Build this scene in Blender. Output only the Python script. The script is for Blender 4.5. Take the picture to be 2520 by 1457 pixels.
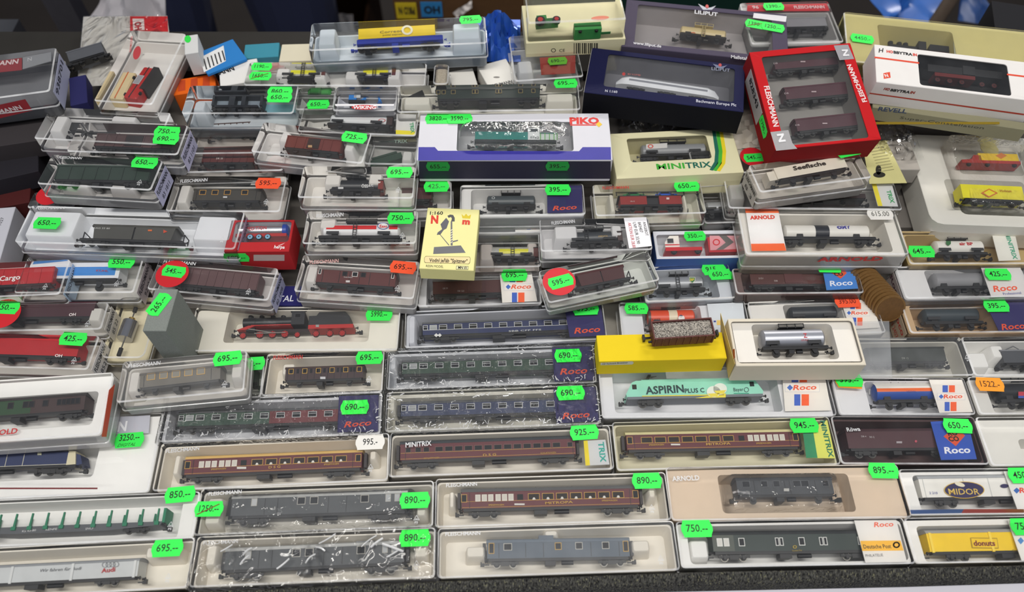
import bpy, math, random
from mathutils import Matrix, Vector
random.seed(7)
for o in list(bpy.data.objects): bpy.data.objects.remove(o)
SC = bpy.context.scene
COL = SC.collection
R = math.radians

# ------------------------------------------------------------------ camera
FW, FH = 2520.0, 1457.0
FPX = 1966.0                       # focal length in pixels of the 2520 wide frame
PITCH = R(57)                      # looking down
CAMZ = 0.686
cam = bpy.data.cameras.new('camera'); camo = bpy.data.objects.new('camera', cam); COL.objects.link(camo)
camo.location = (0, 0, CAMZ); camo.rotation_euler = (R(90) - PITCH, 0, 0)
cam.sensor_width = 36.0; cam.lens = FPX / FW * 36.0; cam.clip_start = 0.02; cam.clip_end = 50
cam.dof.use_dof = True; cam.dof.focus_distance = 0.745; cam.dof.aperture_fstop = 4.5
SC.camera = camo
CM = Matrix.Translation((0, 0, CAMZ)) @ Matrix.Rotation(R(90) - PITCH, 4, 'X')

# ------------------------------------------------------------------ world, lamps, exposure
W = bpy.data.worlds.new('hall'); SC.world = W; W.use_nodes = True
wn = W.node_tree.nodes; wl = W.node_tree.links
wn['Background'].inputs[0].default_value = (0.80, 0.86, 1.0, 1); wn['Background'].inputs[1].default_value = 0.27
def area(name, loc, rot, sx, sy, power, col=(1, 1, 1)):
    l = bpy.data.lights.new(name, 'AREA'); l.shape = 'RECTANGLE'; l.size = sx; l.size_y = sy; l.energy = power; l.color = col
    o = bpy.data.objects.new(name, l); COL.objects.link(o); o.location = loc; o.rotation_euler = [R(a) for a in rot]
    return o
area('ceiling_strip_lamp', (0.0, 0.05, 2.1), (0, 0, 0), 2.4, 0.16, 32, (1, .97, .91))
area('ceiling_strip_lamp', (0.0, -0.75, 2.1), (15, 0, 0), 2.4, 0.16, 10, (1, .97, .92))
area('ceiling_strip_lamp', (0.3, 4.6, 2.3), (-62, 0, 0), 2.6, 0.3, 125, (1, .96, .90))
SC.view_settings.view_transform = 'Standard'; SC.view_settings.look = 'None'
SC.view_settings.gamma = 1.0; SC.view_settings.use_curve_mapping = False
SC.view_settings.exposure = 0.0
SC.cycles.transparent_max_bounces = 24
SC.cycles.max_bounces = 8

# ------------------------------------------------------------------ colours and materials
def lin(h):
    h = h.lstrip('#'); c = [int(h[i:i + 2], 16) / 255 for i in (0, 2, 4)]
    return tuple(x / 12.92 if x <= .04045 else ((x + .055) / 1.055) ** 2.4 for x in c) + (1,)
MATS = {}
def mat(col, rough=.5, metal=0.0, var=.10, scale=90, bump=0.0, bscale=400, spec=.5):
    key = (col, rough, metal, var, scale, bump, bscale)
    if key in MATS: return MATS[key]
    m = bpy.data.materials.new('paint_' + col.lstrip('#')); m.use_nodes = True; MATS[key] = m
    n = m.node_tree.nodes; l = m.node_tree.links; p = n['Principled BSDF']
    p.inputs['Roughness'].default_value = rough; p.inputs['Metallic'].default_value = metal
    p.inputs['Specular IOR Level'].default_value = spec if rough < .72 else .2
    c = lin(col); tc = n.new('ShaderNodeTexCoord'); nz = n.new('ShaderNodeTexNoise'); nz.inputs['Scale'].default_value = scale
    nz.inputs['Detail'].default_value = 3; l.new(tc.outputs['Object'], nz.inputs['Vector'])
    mx = n.new('ShaderNodeMix'); mx.data_type = 'RGBA'; l.new(nz.outputs['Fac'], mx.inputs['Factor'])
    mx.inputs['A'].default_value = tuple(min(1, x * (1 - var)) for x in c[:3]) + (1,)
    mx.inputs['B'].default_value = tuple(min(1, x * (1 + var)) for x in c[:3]) + (1,)
    l.new(mx.outputs['Result'], p.inputs['Base Color'])
    if bump:
        n2 = n.new('ShaderNodeTexNoise'); n2.inputs['Scale'].default_value = bscale; l.new(tc.outputs['Object'], n2.inputs['Vector'])
        b = n.new('ShaderNodeBump'); b.inputs['Strength'].default_value = bump; b.inputs['Distance'].default_value = .001
        l.new(n2.outputs['Fac'], b.inputs['Height']); l.new(b.outputs['Normal'], p.inputs['Normal'])
    return m
def clear_mat(name, haze, tint=(1, 1, 1), gloss=1.0, rough=.04, hazecol=(.85, .87, .9), wav=0.0, wscale=60, ior=1.45, wd=.004):
    """thin clear plastic: what passes straight through, a gloss by the angle, a little dust or painted glare"""
    m = bpy.data.materials.new(name); m.use_nodes = True; n = m.node_tree.nodes; l = m.node_tree.links
    n.remove(n['Principled BSDF']); out = n['Material Output']
    tr = n.new('ShaderNodeBsdfTransparent'); tr.inputs[0].default_value = tint + (1,)
    gl = n.new('ShaderNodeBsdfGlossy'); gl.inputs['Roughness'].default_value = rough; gl.inputs['Color'].default_value = (gloss, gloss, gloss, 1)
    df = n.new('ShaderNodeBsdfDiffuse'); df.inputs[0].default_value = hazecol + (1,)
    fr = n.new('ShaderNodeFresnel'); fr.inputs['IOR'].default_value = ior
    m1 = n.new('ShaderNodeMixShader'); m2 = n.new('ShaderNodeMixShader')
    tc = n.new('ShaderNodeTexCoord'); nz = n.new('ShaderNodeTexNoise'); nz.inputs['Scale'].default_value = 35; nz.inputs['Detail'].default_value = 5
    l.new(tc.outputs['Object'], nz.inputs['Vector'])
    mr = n.new('ShaderNodeMapRange'); mr.inputs['From Min'].default_value = .3; mr.inputs['From Max'].default_value = .8
    mr.inputs['To Min'].default_value = haze * .5; mr.inputs['To Max'].default_value = haze * 1.6
    l.new(nz.outputs['Fac'], mr.inputs['Value']); l.new(mr.outputs['Result'], m1.inputs[0])
    l.new(tr.outputs[0], m1.inputs[1]); l.new(df.outputs[0], m1.inputs[2])
    l.new(fr.outputs[0], m2.inputs[0]); l.new(m1.outputs[0], m2.inputs[1]); l.new(gl.outputs[0], m2.inputs[2])
    if wav:
        w = n.new('ShaderNodeTexNoise'); w.inputs['Scale'].default_value = wscale; w.inputs['Detail'].default_value = 2; w.inputs['Distortion'].default_value = 1.5
        mp = n.new('ShaderNodeMapping'); mp.inputs['Scale'].default_value = (1, .55, 1); l.new(tc.outputs['Object'], mp.inputs[0]); l.new(mp.outputs[0], w.inputs['Vector'])
        b = n.new('ShaderNodeBump'); b.inputs['Strength'].default_value = wav; b.inputs['Distance'].default_value = wd
        l.new(w.outputs['Fac'], b.inputs['Height']); l.new(b.outputs['Normal'], gl.inputs['Normal']); l.new(b.outputs['Normal'], fr.inputs['Normal'])
    l.new(m2.outputs[0], out.inputs['Surface'])
    return m
ACR = clear_mat('clear_acrylic', .016)
EDGE = clear_mat('acrylic_edge', .38, (.97, .97, .98), 1.0, .12, (.88, .88, .88))
RIM_GLINT = clear_mat('acrylic_rim_glint', .56, (.97, .97, .98), 1.0, .12, (.96, .96, .96))  # white haze paints the highlight line along the lid edges
FILM = clear_mat('crinkled_film', .006, (1, 1, 1), 1.0, .06, wav=1.0, wscale=150, ior=1.42, wd=.004)
FILM2 = clear_mat('loose_film', .012, (1, 1, 1), 1.0, .09, wav=1.0, wscale=45, ior=1.42, wd=.010)
GLARE_CREASE = clear_mat('film_crease', .62, (1, 1, 1), 1.0, .16, (.97, .97, .97), ior=1.8)  # film folds coloured white, glare streaks painted into the plastic
PANE = clear_mat('window_film', .02, (1, 1, 1), 1.0, .05)
DULL = clear_mat('scuffed_acrylic', .07, (1, 1, 1), .9, .1)
BLIS = clear_mat('blister_plastic', .03, (1, 1, 1), 1.0, .03, wav=.5, wscale=120, ior=1.55)
WHITE, WARM, CREAM = '#ecebe8', '#e6e0d4', '#e9e2c4'
GREEN, ORANGE, TAGW = '#35f556', '#ff5a30', '#e9e6df'
BLACK, DARK, RED = '#1d1d1f', '#2b2b2d', '#d3202a'

# ------------------------------------------------------------------ mesh builder
class MB:
    def __init__(s): s.v = []; s.f = []; s.m = []; s.mats = []
    def mi(s, m):
        if isinstance(m, str): m = mat(m)
        if m not in s.mats: s.mats.append(m)
        return s.mats.index(m)
    def add(s, vs, fs, m):
        b = len(s.v); k = s.mi(m); s.v += [tuple(v) for v in vs]
        for f in fs: s.f.append(tuple(b + i for i in f)); s.m.append(k)
    def box(s, x0, x1, y0, y1, z0, z1, m):
        vs = [(x, y, z) for z in (z0, z1) for y in (y0, y1) for x in (x0, x1)]
        s.add(vs, [(0, 2, 3, 1), (4, 5, 7, 6), (0, 1, 5, 4), (2, 6, 7, 3), (0, 4, 6, 2), (1, 3, 7, 5)], m); return s
    def cbox(s, x0, x1, y0, y1, z0, z1, c, m):
        """box with a chamfer round its top (z1) and rounded corners"""
        s.loft([rr(x0, x1, y0, y1, c * 1.3, z0), rr(x0, x1, y0, y1, c * 1.3, z1 - c), rr(x0 + c, x1 - c, y0 + c, y1 - c, c * .8, z1)], m, True, True); return s
    def loft(s, rings, m, cap0=False, cap1=False, ms=None):
        n = len(rings[0]); b = len(s.v)
        for r in rings: s.v += [tuple(v) for v in r]
        for k in range(len(rings) - 1):
            q = s.mi(ms[k] if ms else m)
            for i in range(n):
                j = (i + 1) % n
                s.f.append((b + k * n + i, b + k * n + j, b + (k + 1) * n + j, b + (k + 1) * n + i)); s.m.append(q)
        if cap0: s.f.append(tuple(b + i for i in reversed(range(n)))); s.m.append(s.mi(m))
        if cap1: s.f.append(tuple(b + (len(rings) - 1) * n + i for i in range(n))); s.m.append(s.mi(cap1 if not isinstance(cap1, bool) else m))
        return s
    def prism(s, pts, z0, z1, m):
        """polygon in xy, counter clockwise, extruded along z"""
        n = len(pts); s.add([(x, y, z0) for x, y in pts] + [(x, y, z1) for x, y in pts],
            [tuple(reversed(range(n))), tuple(range(n, 2 * n))] + [(i, (i + 1) % n, n + (i + 1) % n, n + i) for i in range(n)], m); return s
    def prismx(s, pts, x0, x1, m):
        """polygon in (z,y), extruded along x"""
        n = len(pts); s.add([(x0, y, z) for z, y in pts] + [(x1, y, z) for z, y in pts],
            [tuple(range(n)), tuple(reversed(range(n, 2 * n)))] + [(n + i, n + (i + 1) % n, (i + 1) % n, i) for i in range(n)], m); return s
    def cyl(s, ax, c, r, h0, h1, m, n=14, r1=None):
        r1 = r if r1 is None else r1; vs = []
        for h, q in ((h0, r), (h1, r1)):
            for i in range(n):
                a = 2 * math.pi * i / n; p, w = q * math.cos(a), q * math.sin(a)
                vs.append({'z': (c[0] + p, c[1] + w, h), 'x': (h, c[0] + p, c[1] + w), 'y': (c[0] + w, h, c[1] + p)}[ax])
        s.add(vs, [tuple(reversed(range(n))), tuple(range(n, 2 * n))] + [(i, (i + 1) % n, n + (i + 1) % n, n + i) for i in range(n)], m); return s
    def lathex(s, prof, yc, zc, m, n=22, a0=0, a1=None):
        """profile [(x,r)] turned about the x axis through yc,zc; a0..a1 for a part of the turn"""
        full = a1 is None; a1 = 2 * math.pi if full else a1; k = n if full else n + 1; vs = []
        for x, r in prof:
            for i in range(k):
                a = a0 + (a1 - a0) * i / n; vs.append((x, yc + r * math.sin(a), zc + r * math.cos(a)))
        fs = []
        for q in range(len(prof) - 1):
            for i in range(n): j = (i + 1) % k if full else i + 1; fs.append((q * k + i, q * k + j, (q + 1) * k + j, (q + 1) * k + i))
        if full: fs += [tuple(range(k)), tuple(reversed(range((len(prof) - 1) * k, len(prof) * k)))]
        s.add(vs, fs, m); return s
    def tube(s, pts, r, m, n=6):
        rings = []
        for i, p in enumerate(pts):
            p = Vector(p); d = (Vector(pts[min(i + 1, len(pts) - 1)]) - Vector(pts[max(i - 1, 0)])).normalized()
            u = d.cross(Vector((0, 0, 1)) if abs(d.z) < .9 else Vector((1, 0, 0))).normalized(); w = d.cross(u)
            rings.append([p + r * (math.cos(2 * math.pi * k / n) * u + math.sin(2 * math.pi * k / n) * w) for k in range(n)])
        return s.loft(rings, m, True, True)
    def mesh(s, name, smooth=True):
        me = bpy.data.meshes.new(name); me.from_pydata(s.v, [], s.f)
        for m in s.mats: me.materials.append(m)
        me.polygons.foreach_set('material_index', s.m)
        if smooth:
            me.polygons.foreach_set('use_smooth', [True] * len(s.f)); me.set_sharp_from_angle(angle=R(38))
        me.update(); return me
def rr(x0, x1, y0, y1, r, z, n=3):
    """ring of a rectangle with rounded corners"""
    r = max(1e-5, min(r, (x1 - x0) / 2.01, (y1 - y0) / 2.01)); out = []
    for cx, cy, a in ((x1 - r, y1 - r, 0), (x0 + r, y1 - r, 90), (x0 + r, y0 + r, 180), (x1 - r, y0 + r, 270)):
        for i in range(n + 1): t = R(a + 90 * i / n); out.append((cx + r * math.cos(t), cy + r * math.sin(t), z))
    return out

# ------------------------------------------------------------------ objects
WM = {}
def link(name, data, parent, M):
    o = bpy.data.objects.new(name, data); COL.objects.link(o); WM[o.name] = M
    if parent is not None: o.parent = parent; o.matrix_basis = WM[parent.name].inverted() @ M
    else: o.matrix_basis = M
    return o
def tag(o, label, cat, group=None, kind=None):
    if label: o['label'] = label
    if cat: o['category'] = cat
    if group: o['group'] = group
    if kind: o['kind'] = kind
    return o
I4 = Matrix.Identity(4)
def T3(x, y, z): return Matrix.Translation((x, y, z))
def RZ(a): return Matrix.Rotation(a, 4, 'Z')

class Frame:
    """a local frame in the place; px() takes the point of its plane z that the photograph shows at a pixel"""
    def __init__(s, M, root=None): s.M = M; s.root = root
    def px(s, x, y, z=0.0):
        d = CM.to_3x3() @ Vector((x - FW / 2, FH / 2 - y, -FPX)); o = Vector((0, 0, CAMZ))
        Mi = s.M.inverted(); o = Mi @ o; d = Mi.to_3x3() @ d
        t = (z - o.z) / d.z; return o + d * t
def fit(quad, h, tilt=0.0):
    """rectangle on the level h (metres) whose corners come nearest to the four pixels TL TR BR BL"""
    G = Frame(T3(0, 0, h)); c = [G.px(*q) for q in quad]
    if tilt:
        m = sum((Vector((p.x, p.y, 0)) for p in c), Vector()) / 4
        G = Frame(T3(m.x, m.y, h) @ Matrix.Rotation(R(tilt), 4, 'X')); c = [G.px(*q) for q in quad]
    TL, TR, BR, BL = [Vector((p.x, p.y)) for p in c]
    u = (TR - TL) + (BR - BL); a = math.atan2(u.y, u.x); u.normalize(); v = Vector((-u.y, u.x))
    m = (TL + TR + BR + BL) / 4
    L = ((TR - TL).dot(u) + (BR - BL).dot(u)) / 2; D = ((TL - BL).dot(v) + (TR - BR).dot(v)) / 2
    return G.M @ T3(m.x, m.y, 0) @ RZ(a), L, D

# ------------------------------------------------------------------ lettering: queued, made into meshes in one go at the end
TEXTQ = []
def text(fr, parent, body, a, b, hpx, col, name='lettering', bold=0.0, shear=0.0, z=.00018, wrap=None):
    """words whose foot runs from pixel a to pixel b, capital height hpx"""
    A = fr.px(a[0], a[1], z); B = fr.px(b[0], b[1], z); d = B - A; w = d.length; ang = math.atan2(d.y, d.x)
    n = Vector((b[1] - a[1], -(b[0] - a[0]))).normalized()      # upwards from the foot in the picture
    C = fr.px(a[0] + n.x * hpx, a[1] + n.y * hpx, z) - A; hh = abs(C.dot(Vector((-math.sin(ang), math.cos(ang), 0))))
    TEXTQ.append((body, fr.M @ T3(A.x, A.y, z) @ RZ(ang), w, hh, col, name, parent, bold, shear, wrap))
def text_at(M, parent, body, w, h, col, name='lettering', bold=0.0, shear=0.0):
    TEXTQ.append((body, M, w, h, col, name, parent, bold, shear, None))
def flush_text():
    made = {}
    for q in TEXTQ:
        k = (q[0], q[7], q[8])
        if k in made: continue
        c = bpy.data.curves.new('t', 'FONT'); c.body = q[0]; c.size = 1; c.resolution_u = 2; c.offset = q[7]; c.shear = q[8]
        o = bpy.data.objects.new('t', c); COL.objects.link(o); made[k] = o
    dg = bpy.context.evaluated_depsgraph_get(); dg.update(); raw = {}
    for k, o in made.items():
        ev = o.evaluated_get(dg); me = ev.to_mesh()
        raw[k] = ([tuple(v.co) for v in me.vertices], [tuple(p.vertices) for p in me.polygons]); ev.to_mesh_clear()
    for o in made.values():
        c = o.data; bpy.data.objects.remove(o); bpy.data.curves.remove(c)
    cache = {}
    for body, M, w, h, col, name, parent, bold, shear, wrap in TEXTQ:
        vs, fs = raw[(body, bold, shear)]
        if not vs: continue
        key = (body, bold, shear, col)
        if wrap or key not in cache:
            x0 = min(v[0] for v in vs); x1 = max(v[0] for v in vs); sx = 1 / (x1 - x0); sy = 1 / .72
            mb = MB(); pts = [((v[0] - x0) * sx, v[1] * sy, 0) for v in vs]
            if wrap:
                fr, yc, zc, r = wrap; Mi = fr.M.inverted() @ M; Mb = M.inverted() @ fr.M; q = []
                for p in pts:
                    c = Mi @ Vector((p[0] * w, p[1] * h, 0)); dy = max(-r, min(r, c.y - yc)); c.z = zc + math.sqrt(max(0, r * r - dy * dy)) + .0002; q.append(Mb @ c)
                pts = [(p.x / w, p.y / h, p.z) for p in q]
            mb.add(pts, fs, mat(col, .6)); me = mb.mesh(name, False)
            if not wrap: cache[key] = me
        else: me = cache[key]
        link(name, me, parent, M @ Matrix.Diagonal((w, h, 1, 1)))
def poly(fr, parent, pts, col, name='print', z=.0001, rough=.55):
    """flat print through pixel points"""
    q = [fr.px(x, y, z) for x, y in pts]; m = sum(q, Vector()) / len(q)
    mb = MB(); vs = [(p.x - m.x, p.y - m.y, 0) for p in q]
    ar = sum(vs[i][0] * vs[(i + 1) % len(vs)][1] - vs[(i + 1) % len(vs)][0] * vs[i][1] for i in range(len(vs)))
    idx = tuple(range(len(vs))) if ar > 0 else tuple(reversed(range(len(vs))))
    mb.add(vs, [idx], mat(col, rough) if isinstance(col, str) else col)
    return link(name, mb.mesh(name, False), parent, fr.M @ T3(m.x, m.y, z))
def rect(fr, parent, x0, y0, x1, y1, col, name='print', z=.0001): return poly(fr, parent, [(x0, y0), (x1, y0), (x1, y1), (x0, y1)], col, name, z)
def oval(fr, parent, cx, cy, rx, ry, col, name='print', z=.0001, ang=0, hole=0.0):
    n = 28; c, s = math.cos(R(ang)), math.sin(R(ang))
    P = lambda k: [(cx + k * (rx * math.cos(2 * math.pi * i / n) * c - ry * math.sin(2 * math.pi * i / n) * s), cy + k * (rx * math.cos(2 * math.pi * i / n) * s + ry * math.sin(2 * math.pi * i / n) * c)) for i in range(n)]
    if not hole: return poly(fr, parent, P(1), col, name, z)
    m = fr.px(cx, cy, z); a = [fr.px(x, y, z) - m for x, y in P(1)]; b = [fr.px(x, y, z) - m for x, y in P(hole)]; mb = MB()
    mb.add([(p.x, p.y, 0) for p in a + b], [(n + i, n + (i + 1) % n, (i + 1) % n, i) for i in range(n)], mat(col, .6))
    return link(name, mb.mesh(name, False), parent, fr.M @ T3(m.x, m.y, z))
def prints(fr, parent, lst):
    for p in lst:
        k = p[0]
        if k == 'T': text(fr, parent, p[1], p[2], p[3], p[4], p[5], **(p[6] if len(p) > 6 else {}))
        elif k == 'P': poly(fr, parent, p[1], p[2], *(p[3:]))
        elif k == 'R': rect(fr, parent, *p[1:])
        elif k == 'E': oval(fr, parent, *p[1:6], **(p[6] if len(p) > 6 else {}))
# ------------------------------------------------------------------ display cases and cartons
CASES = []
class Case(Frame):
    """root frame: z 0 at the foot, T at the lid; x along the case, y away from the viewer"""
    def setup(s, name, label, cat, quad, h, T, tilt=0.0, group=None, grow=0.0):
        Mt, s.L, s.D = fit(quad, h, tilt); s.L += grow; s.D += grow; s.T = T; s.M = Mt @ T3(0, 0, -T); s.h = h; s.quad = quad
        CASES.append(s); s.root = tag(link(name, None, None, s.M), label, cat, group); s.root.empty_display_size = .01
        s.top = Frame(s.M @ T3(0, 0, T)); s.front = Frame(s.M @ T3(0, -s.D / 2, 0) @ Matrix.Rotation(R(90), 4, 'X'))
        s.right = Frame(s.M @ T3(s.L / 2, 0, 0) @ RZ(R(90)) @ Matrix.Rotation(R(90), 4, 'X'))
        s.left = Frame(s.M @ T3(-s.L / 2, 0, 0) @ RZ(R(-90)) @ Matrix.Rotation(R(90), 4, 'X'))
        return s
    def part(s, name, mb, M=None, parent=None, smooth=True): return link(name, mb.mesh(name, smooth), parent or s.root, s.M @ (M or I4))
    def rect(s, px, z):
        """local x0,x1,y0,y1 of a pixel box (left, top, right, bottom) on level z"""
        x0, y0, x1, y1 = px; ym = (y0 + y1) / 2; xm = (x0 + x1) / 2
        xs = sorted((s.px(x0, ym, z).x, s.px(x1, ym, z).x)); ys = sorted((s.px(xm, y0, z).y, s.px(xm, y1, z).y))
        a, b = s.L / 2 - .002, s.D / 2 - .002
        return max(xs[0], -a), min(xs[1], a), max(ys[0], -b), min(ys[1], b)
    def tray(s, col=WHITE, cav=None, blocks=(), zt=None, zf=.005, m=.0014, name='tray', rough=.55, slope=None, bcol=None):
        x, y = s.L / 2 - m, s.D / 2 - m; zt = zt or (s.T - .006 if cav else .015 if s.h > .036 else s.T - .008)
        ma = mat(col, rough, var=.04)
        if cav: c = s.rect(cav, zt); c = (max(c[0] - .002, -x + .001), min(c[1] + .002, x - .001), max(c[2] - .002, -y + .001), min(c[3] + .004, y - .001)); sl = .0015 if slope is None else slope; lip = 0
        else: c = (-x + .0012, x - .0012, -y + .0012, y - .0012); sl = .003 if slope is None else slope
        mb = MB(); mb.loft([rr(-x, x, -y, y, .003, .0015), rr(-x, x, -y, y, .003, zt), rr(c[0], c[1], c[2], c[3], .0035, zt),
                            rr(c[0] + sl, c[1] - sl, c[2] + sl, c[3] - sl, .003, zf)], ma, True, True)
        t = s.part(name, mb); s.zf = zf
        for bl in blocks:
            z = bl[4] if len(bl) > 4 else s.T - .007; q = s.rect(bl[:4], z); k = MB()
            a = .0018
            k.loft([rr(q[0] - a, q[1] + a, q[2] - a, q[3] + a, .002, zf - .0005), rr(q[0], q[1], q[2], q[3], .002, z - .0012), rr(q[0] + .001, q[1] - .001, q[2] + .001, q[3] - .001, .0015, z)], mat(bcol or col, rough, var=.04), True, True)
            s.part('tray_block', k, None, t)
        return t
    def sticker(s, x, y, body, col=GREEN, w=.0255, hh=.0138, ang=0.0, strike=False, ink='#1d2a1c', z=None, scale=1.0, fr=None, two=None, tw=.68):
        f = fr or s.top; p = f.px(x, y, .0003); w *= scale; hh *= scale
        s.ns = getattr(s, 'ns', 0) + 1; M = f.M @ T3(p.x, p.y, .0003 + .0006 * (s.ns - 1)) @ RZ(R(ang))
        pts = [(-.43, -.5), (.43, -.5), (.435, -.40), (.46, -.28), (.495, -.14), (.5, 0), (.495, .14), (.46, .28), (.435, .40), (.43, .5), (-.43, .5), (-.435, .40), (-.46, .28), (-.495, .14), (-.5, 0), (-.495, -.14), (-.46, -.28), (-.435, -.40)]
        mb = MB(); mb.prism([(a * w, b * hh) for a, b in pts], -.0001, .0001, mat(col, .65, var=.03))
        st = link('price_sticker', mb.mesh('price_sticker', False), s.root, M)
        if body:
            tw = w * (tw if len(body) > 4 else .4); text_at(M @ T3(-tw / 2, -hh * (.18 if not two else .02), .0002), st, body, tw, hh * .44, ink, 'price_text', bold=.008)
            if two: text_at(M @ T3(-w * .36, -hh * .42, .0002), st, two, w * .6, hh * .22, ink, 'price_text', shear=.4)
        if strike:
            k = MB(); k.prism([(-w * .4, -hh * .34), (-w * .36, -hh * .38), (w * .34, hh * .28), (w * .32, hh * .33)], .0001, .0002, mat('#7a5a1c', .6))
            link('pen_stroke', k.mesh('pen_stroke', False), st, M @ T3(0, 0, .00012))
        return st
    def disc(s, x, y, r, col=RED):
        p = s.top.px(x, y, 0); k = MB(); k.cyl('z', (0, 0), r, 0, .0002, mat(col, .5, var=.03), 32)
        return link('round_sticker', k.mesh('round_sticker', False), s.root, s.top.M @ T3(p.x, p.y, .0001))
    def card(s, pts, col, lst=(), z=None, name='insert_card'):
        """printed card under the lid, through pixel corners"""
        z = s.T - .0026 if z is None else z; fr = Frame(s.M @ T3(0, 0, z)); q = [fr.px(*p) for p in pts]
        lx, ly = s.L / 2 - .0015, s.D / 2 - .0015
        q = [(max(-lx, min(lx, p.x)), max(-ly, min(ly, p.y))) for p in q]
        ar = sum(q[i][0] * q[(i + 1) % len(q)][1] - q[(i + 1) % len(q)][0] * q[i][1] for i in range(len(q)))
        if ar < 0: q.reverse()
        mb = MB(); mb.prism(q, -.0005, 0, mat(col, .6, var=.03)); c = link(name, mb.mesh(name, False), s.root, fr.M); prints(fr, c, lst); return c
    def end_label(s, side, col, body, ink='#2a2f3c', num=None):
        f = s.right if side == 'R' else s.left; d = s.D * .86; hh = s.T * .7
        k = MB(); k.box(-d / 2, d / 2, s.T * .14, s.T * .14 + hh, 0, .0003, mat(col, .6, var=.03)); o = link('end_label', k.mesh('end_label', False), s.root, f.M @ T3(0, 0, .0004))
        text_at(f.M @ T3(-d * .44, s.T * .58, .0009), o, body, d * .86, s.T * .17, ink, bold=.02)
        if num: text_at(f.M @ T3(-d * .30, s.T * .26, .0009), o, num, d * .6, s.T * .17, ink)
        return o
    def emboss(s, body, a, b, h, col='#d9d9da'): text(s.top, s.root, body, a, b, h, col, 'embossed_lettering', bold=.02, z=.0001)
def case(label, quad, h=.030, T=.030, lid=ACR, film=None, tilt=0.0, r=.003, cat='display case', name='display_case', split=.42):
    c = Case(I4).setup(name, label, cat, quad, h, T, tilt, None, .0024)
    x, y = c.L / 2, c.D / 2; zl = T * split; mb = MB()
    mb.loft([rr(-x - .0006, x + .0006, -y - .0006, y + .0006, r, zl), rr(-x - .0006, x + .0006, -y - .0006, y + .0006, r, zl + .0012), rr(-x, x, -y, y, r, zl + .0014),
             rr(-x + .0004, x - .0004, -y + .0004, y - .0004, r, T - .0012), rr(-x + .0015, x - .0015, -y + .0015, y - .0015, r * .8, T)], EDGE, False, lid, ms=[RIM_GLINT, EDGE, lid, RIM_GLINT])
    c.part('lid', mb)
    mb = MB(); mb.loft([rr(-x + .003, x - .003, -y + .003, y - .003, r, 0), rr(-x + .0012, x - .0012, -y + .0012, y - .0012, r, .0012), rr(-x + .0006, x - .0006, -y + .0006, y - .0006, r, zl)], lid, True, False, ms=[EDGE, lid])
    c.part('case_base', mb)
    if film:
        mb = MB(); g = .0012; n = 26
        vs = [(-x - g + (2 * x + 2 * g) * i / n, -y - g + (2 * y + 2 * g) * j / 8, T + .0006) for j in range(9) for i in range(n + 1)]
        mb.add(vs, [(j * (n + 1) + i, j * (n + 1) + i + 1, (j + 1) * (n + 1) + i + 1, (j + 1) * (n + 1) + i) for j in range(8) for i in range(n)], film)
        mb.loft([rr(-x - g, x + g, -y - g, y + g, .0005, T * .2), rr(-x - g, x + g, -y - g, y + g, .0005, T + .0006)], film)
        c.part('shrink_wrap', mb); glare_creases(c, film is FILM2)
    return c
def glare_creases(c, big):  # small raised folds whose white colour stands for glare on the film
    rnd = random.Random(int(abs(c.L * 1e5))); k = MB(); x, y, z = c.L / 2, c.D / 2, c.T + .0007
    if big:
        for i in range(11):
            cx, cy = rnd.uniform(-.8, .85) * x, rnd.uniform(-.5, .7) * y; a = rnd.uniform(.3, .9) * rnd.choice((1, 1, -1)); l = rnd.uniform(.006, .02); b = rnd.uniform(-.35, .35)
            k.tube([(cx + l * (t - .5) * math.cos(a + b * (t - .5)), cy + l * (t - .5) * math.sin(a + b * (t - .5)), z - .0004 + .0012 * math.sin(math.pi * t)) for t in [q / 8 for q in range(9)]], rnd.uniform(.0005, .0011), GLARE_CREASE)
    else:
        for i in range(110):
            s = rnd.random()
            if s < .62: px, py, a = rnd.uniform(-.97, .97) * x, -y * rnd.uniform(.74, .99), rnd.uniform(.5, 2.2)
            elif s < .8: px, py, a = rnd.choice((-1, 1)) * x * rnd.uniform(.94, .995), rnd.uniform(-.9, .9) * y, rnd.uniform(-.4, .6)
            else: px, py, a = rnd.uniform(-.9, .6) * x, y * rnd.uniform(.5, .95), rnd.uniform(-.2, .5)
            l = rnd.uniform(.0012, .005); q = [(px, py, z)]
            for t in range(3): a += rnd.uniform(-.7, .7); q.append((q[-1][0] + l / 3 * math.cos(a), min(y, max(-y, q[-1][1] + l / 3 * math.sin(a))), z))
            k.tube(q, rnd.uniform(.00026, .0005), GLARE_CREASE, 5)
    tag(c.part('film_glare_creases', k), None, None, kind='stuff')
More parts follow.
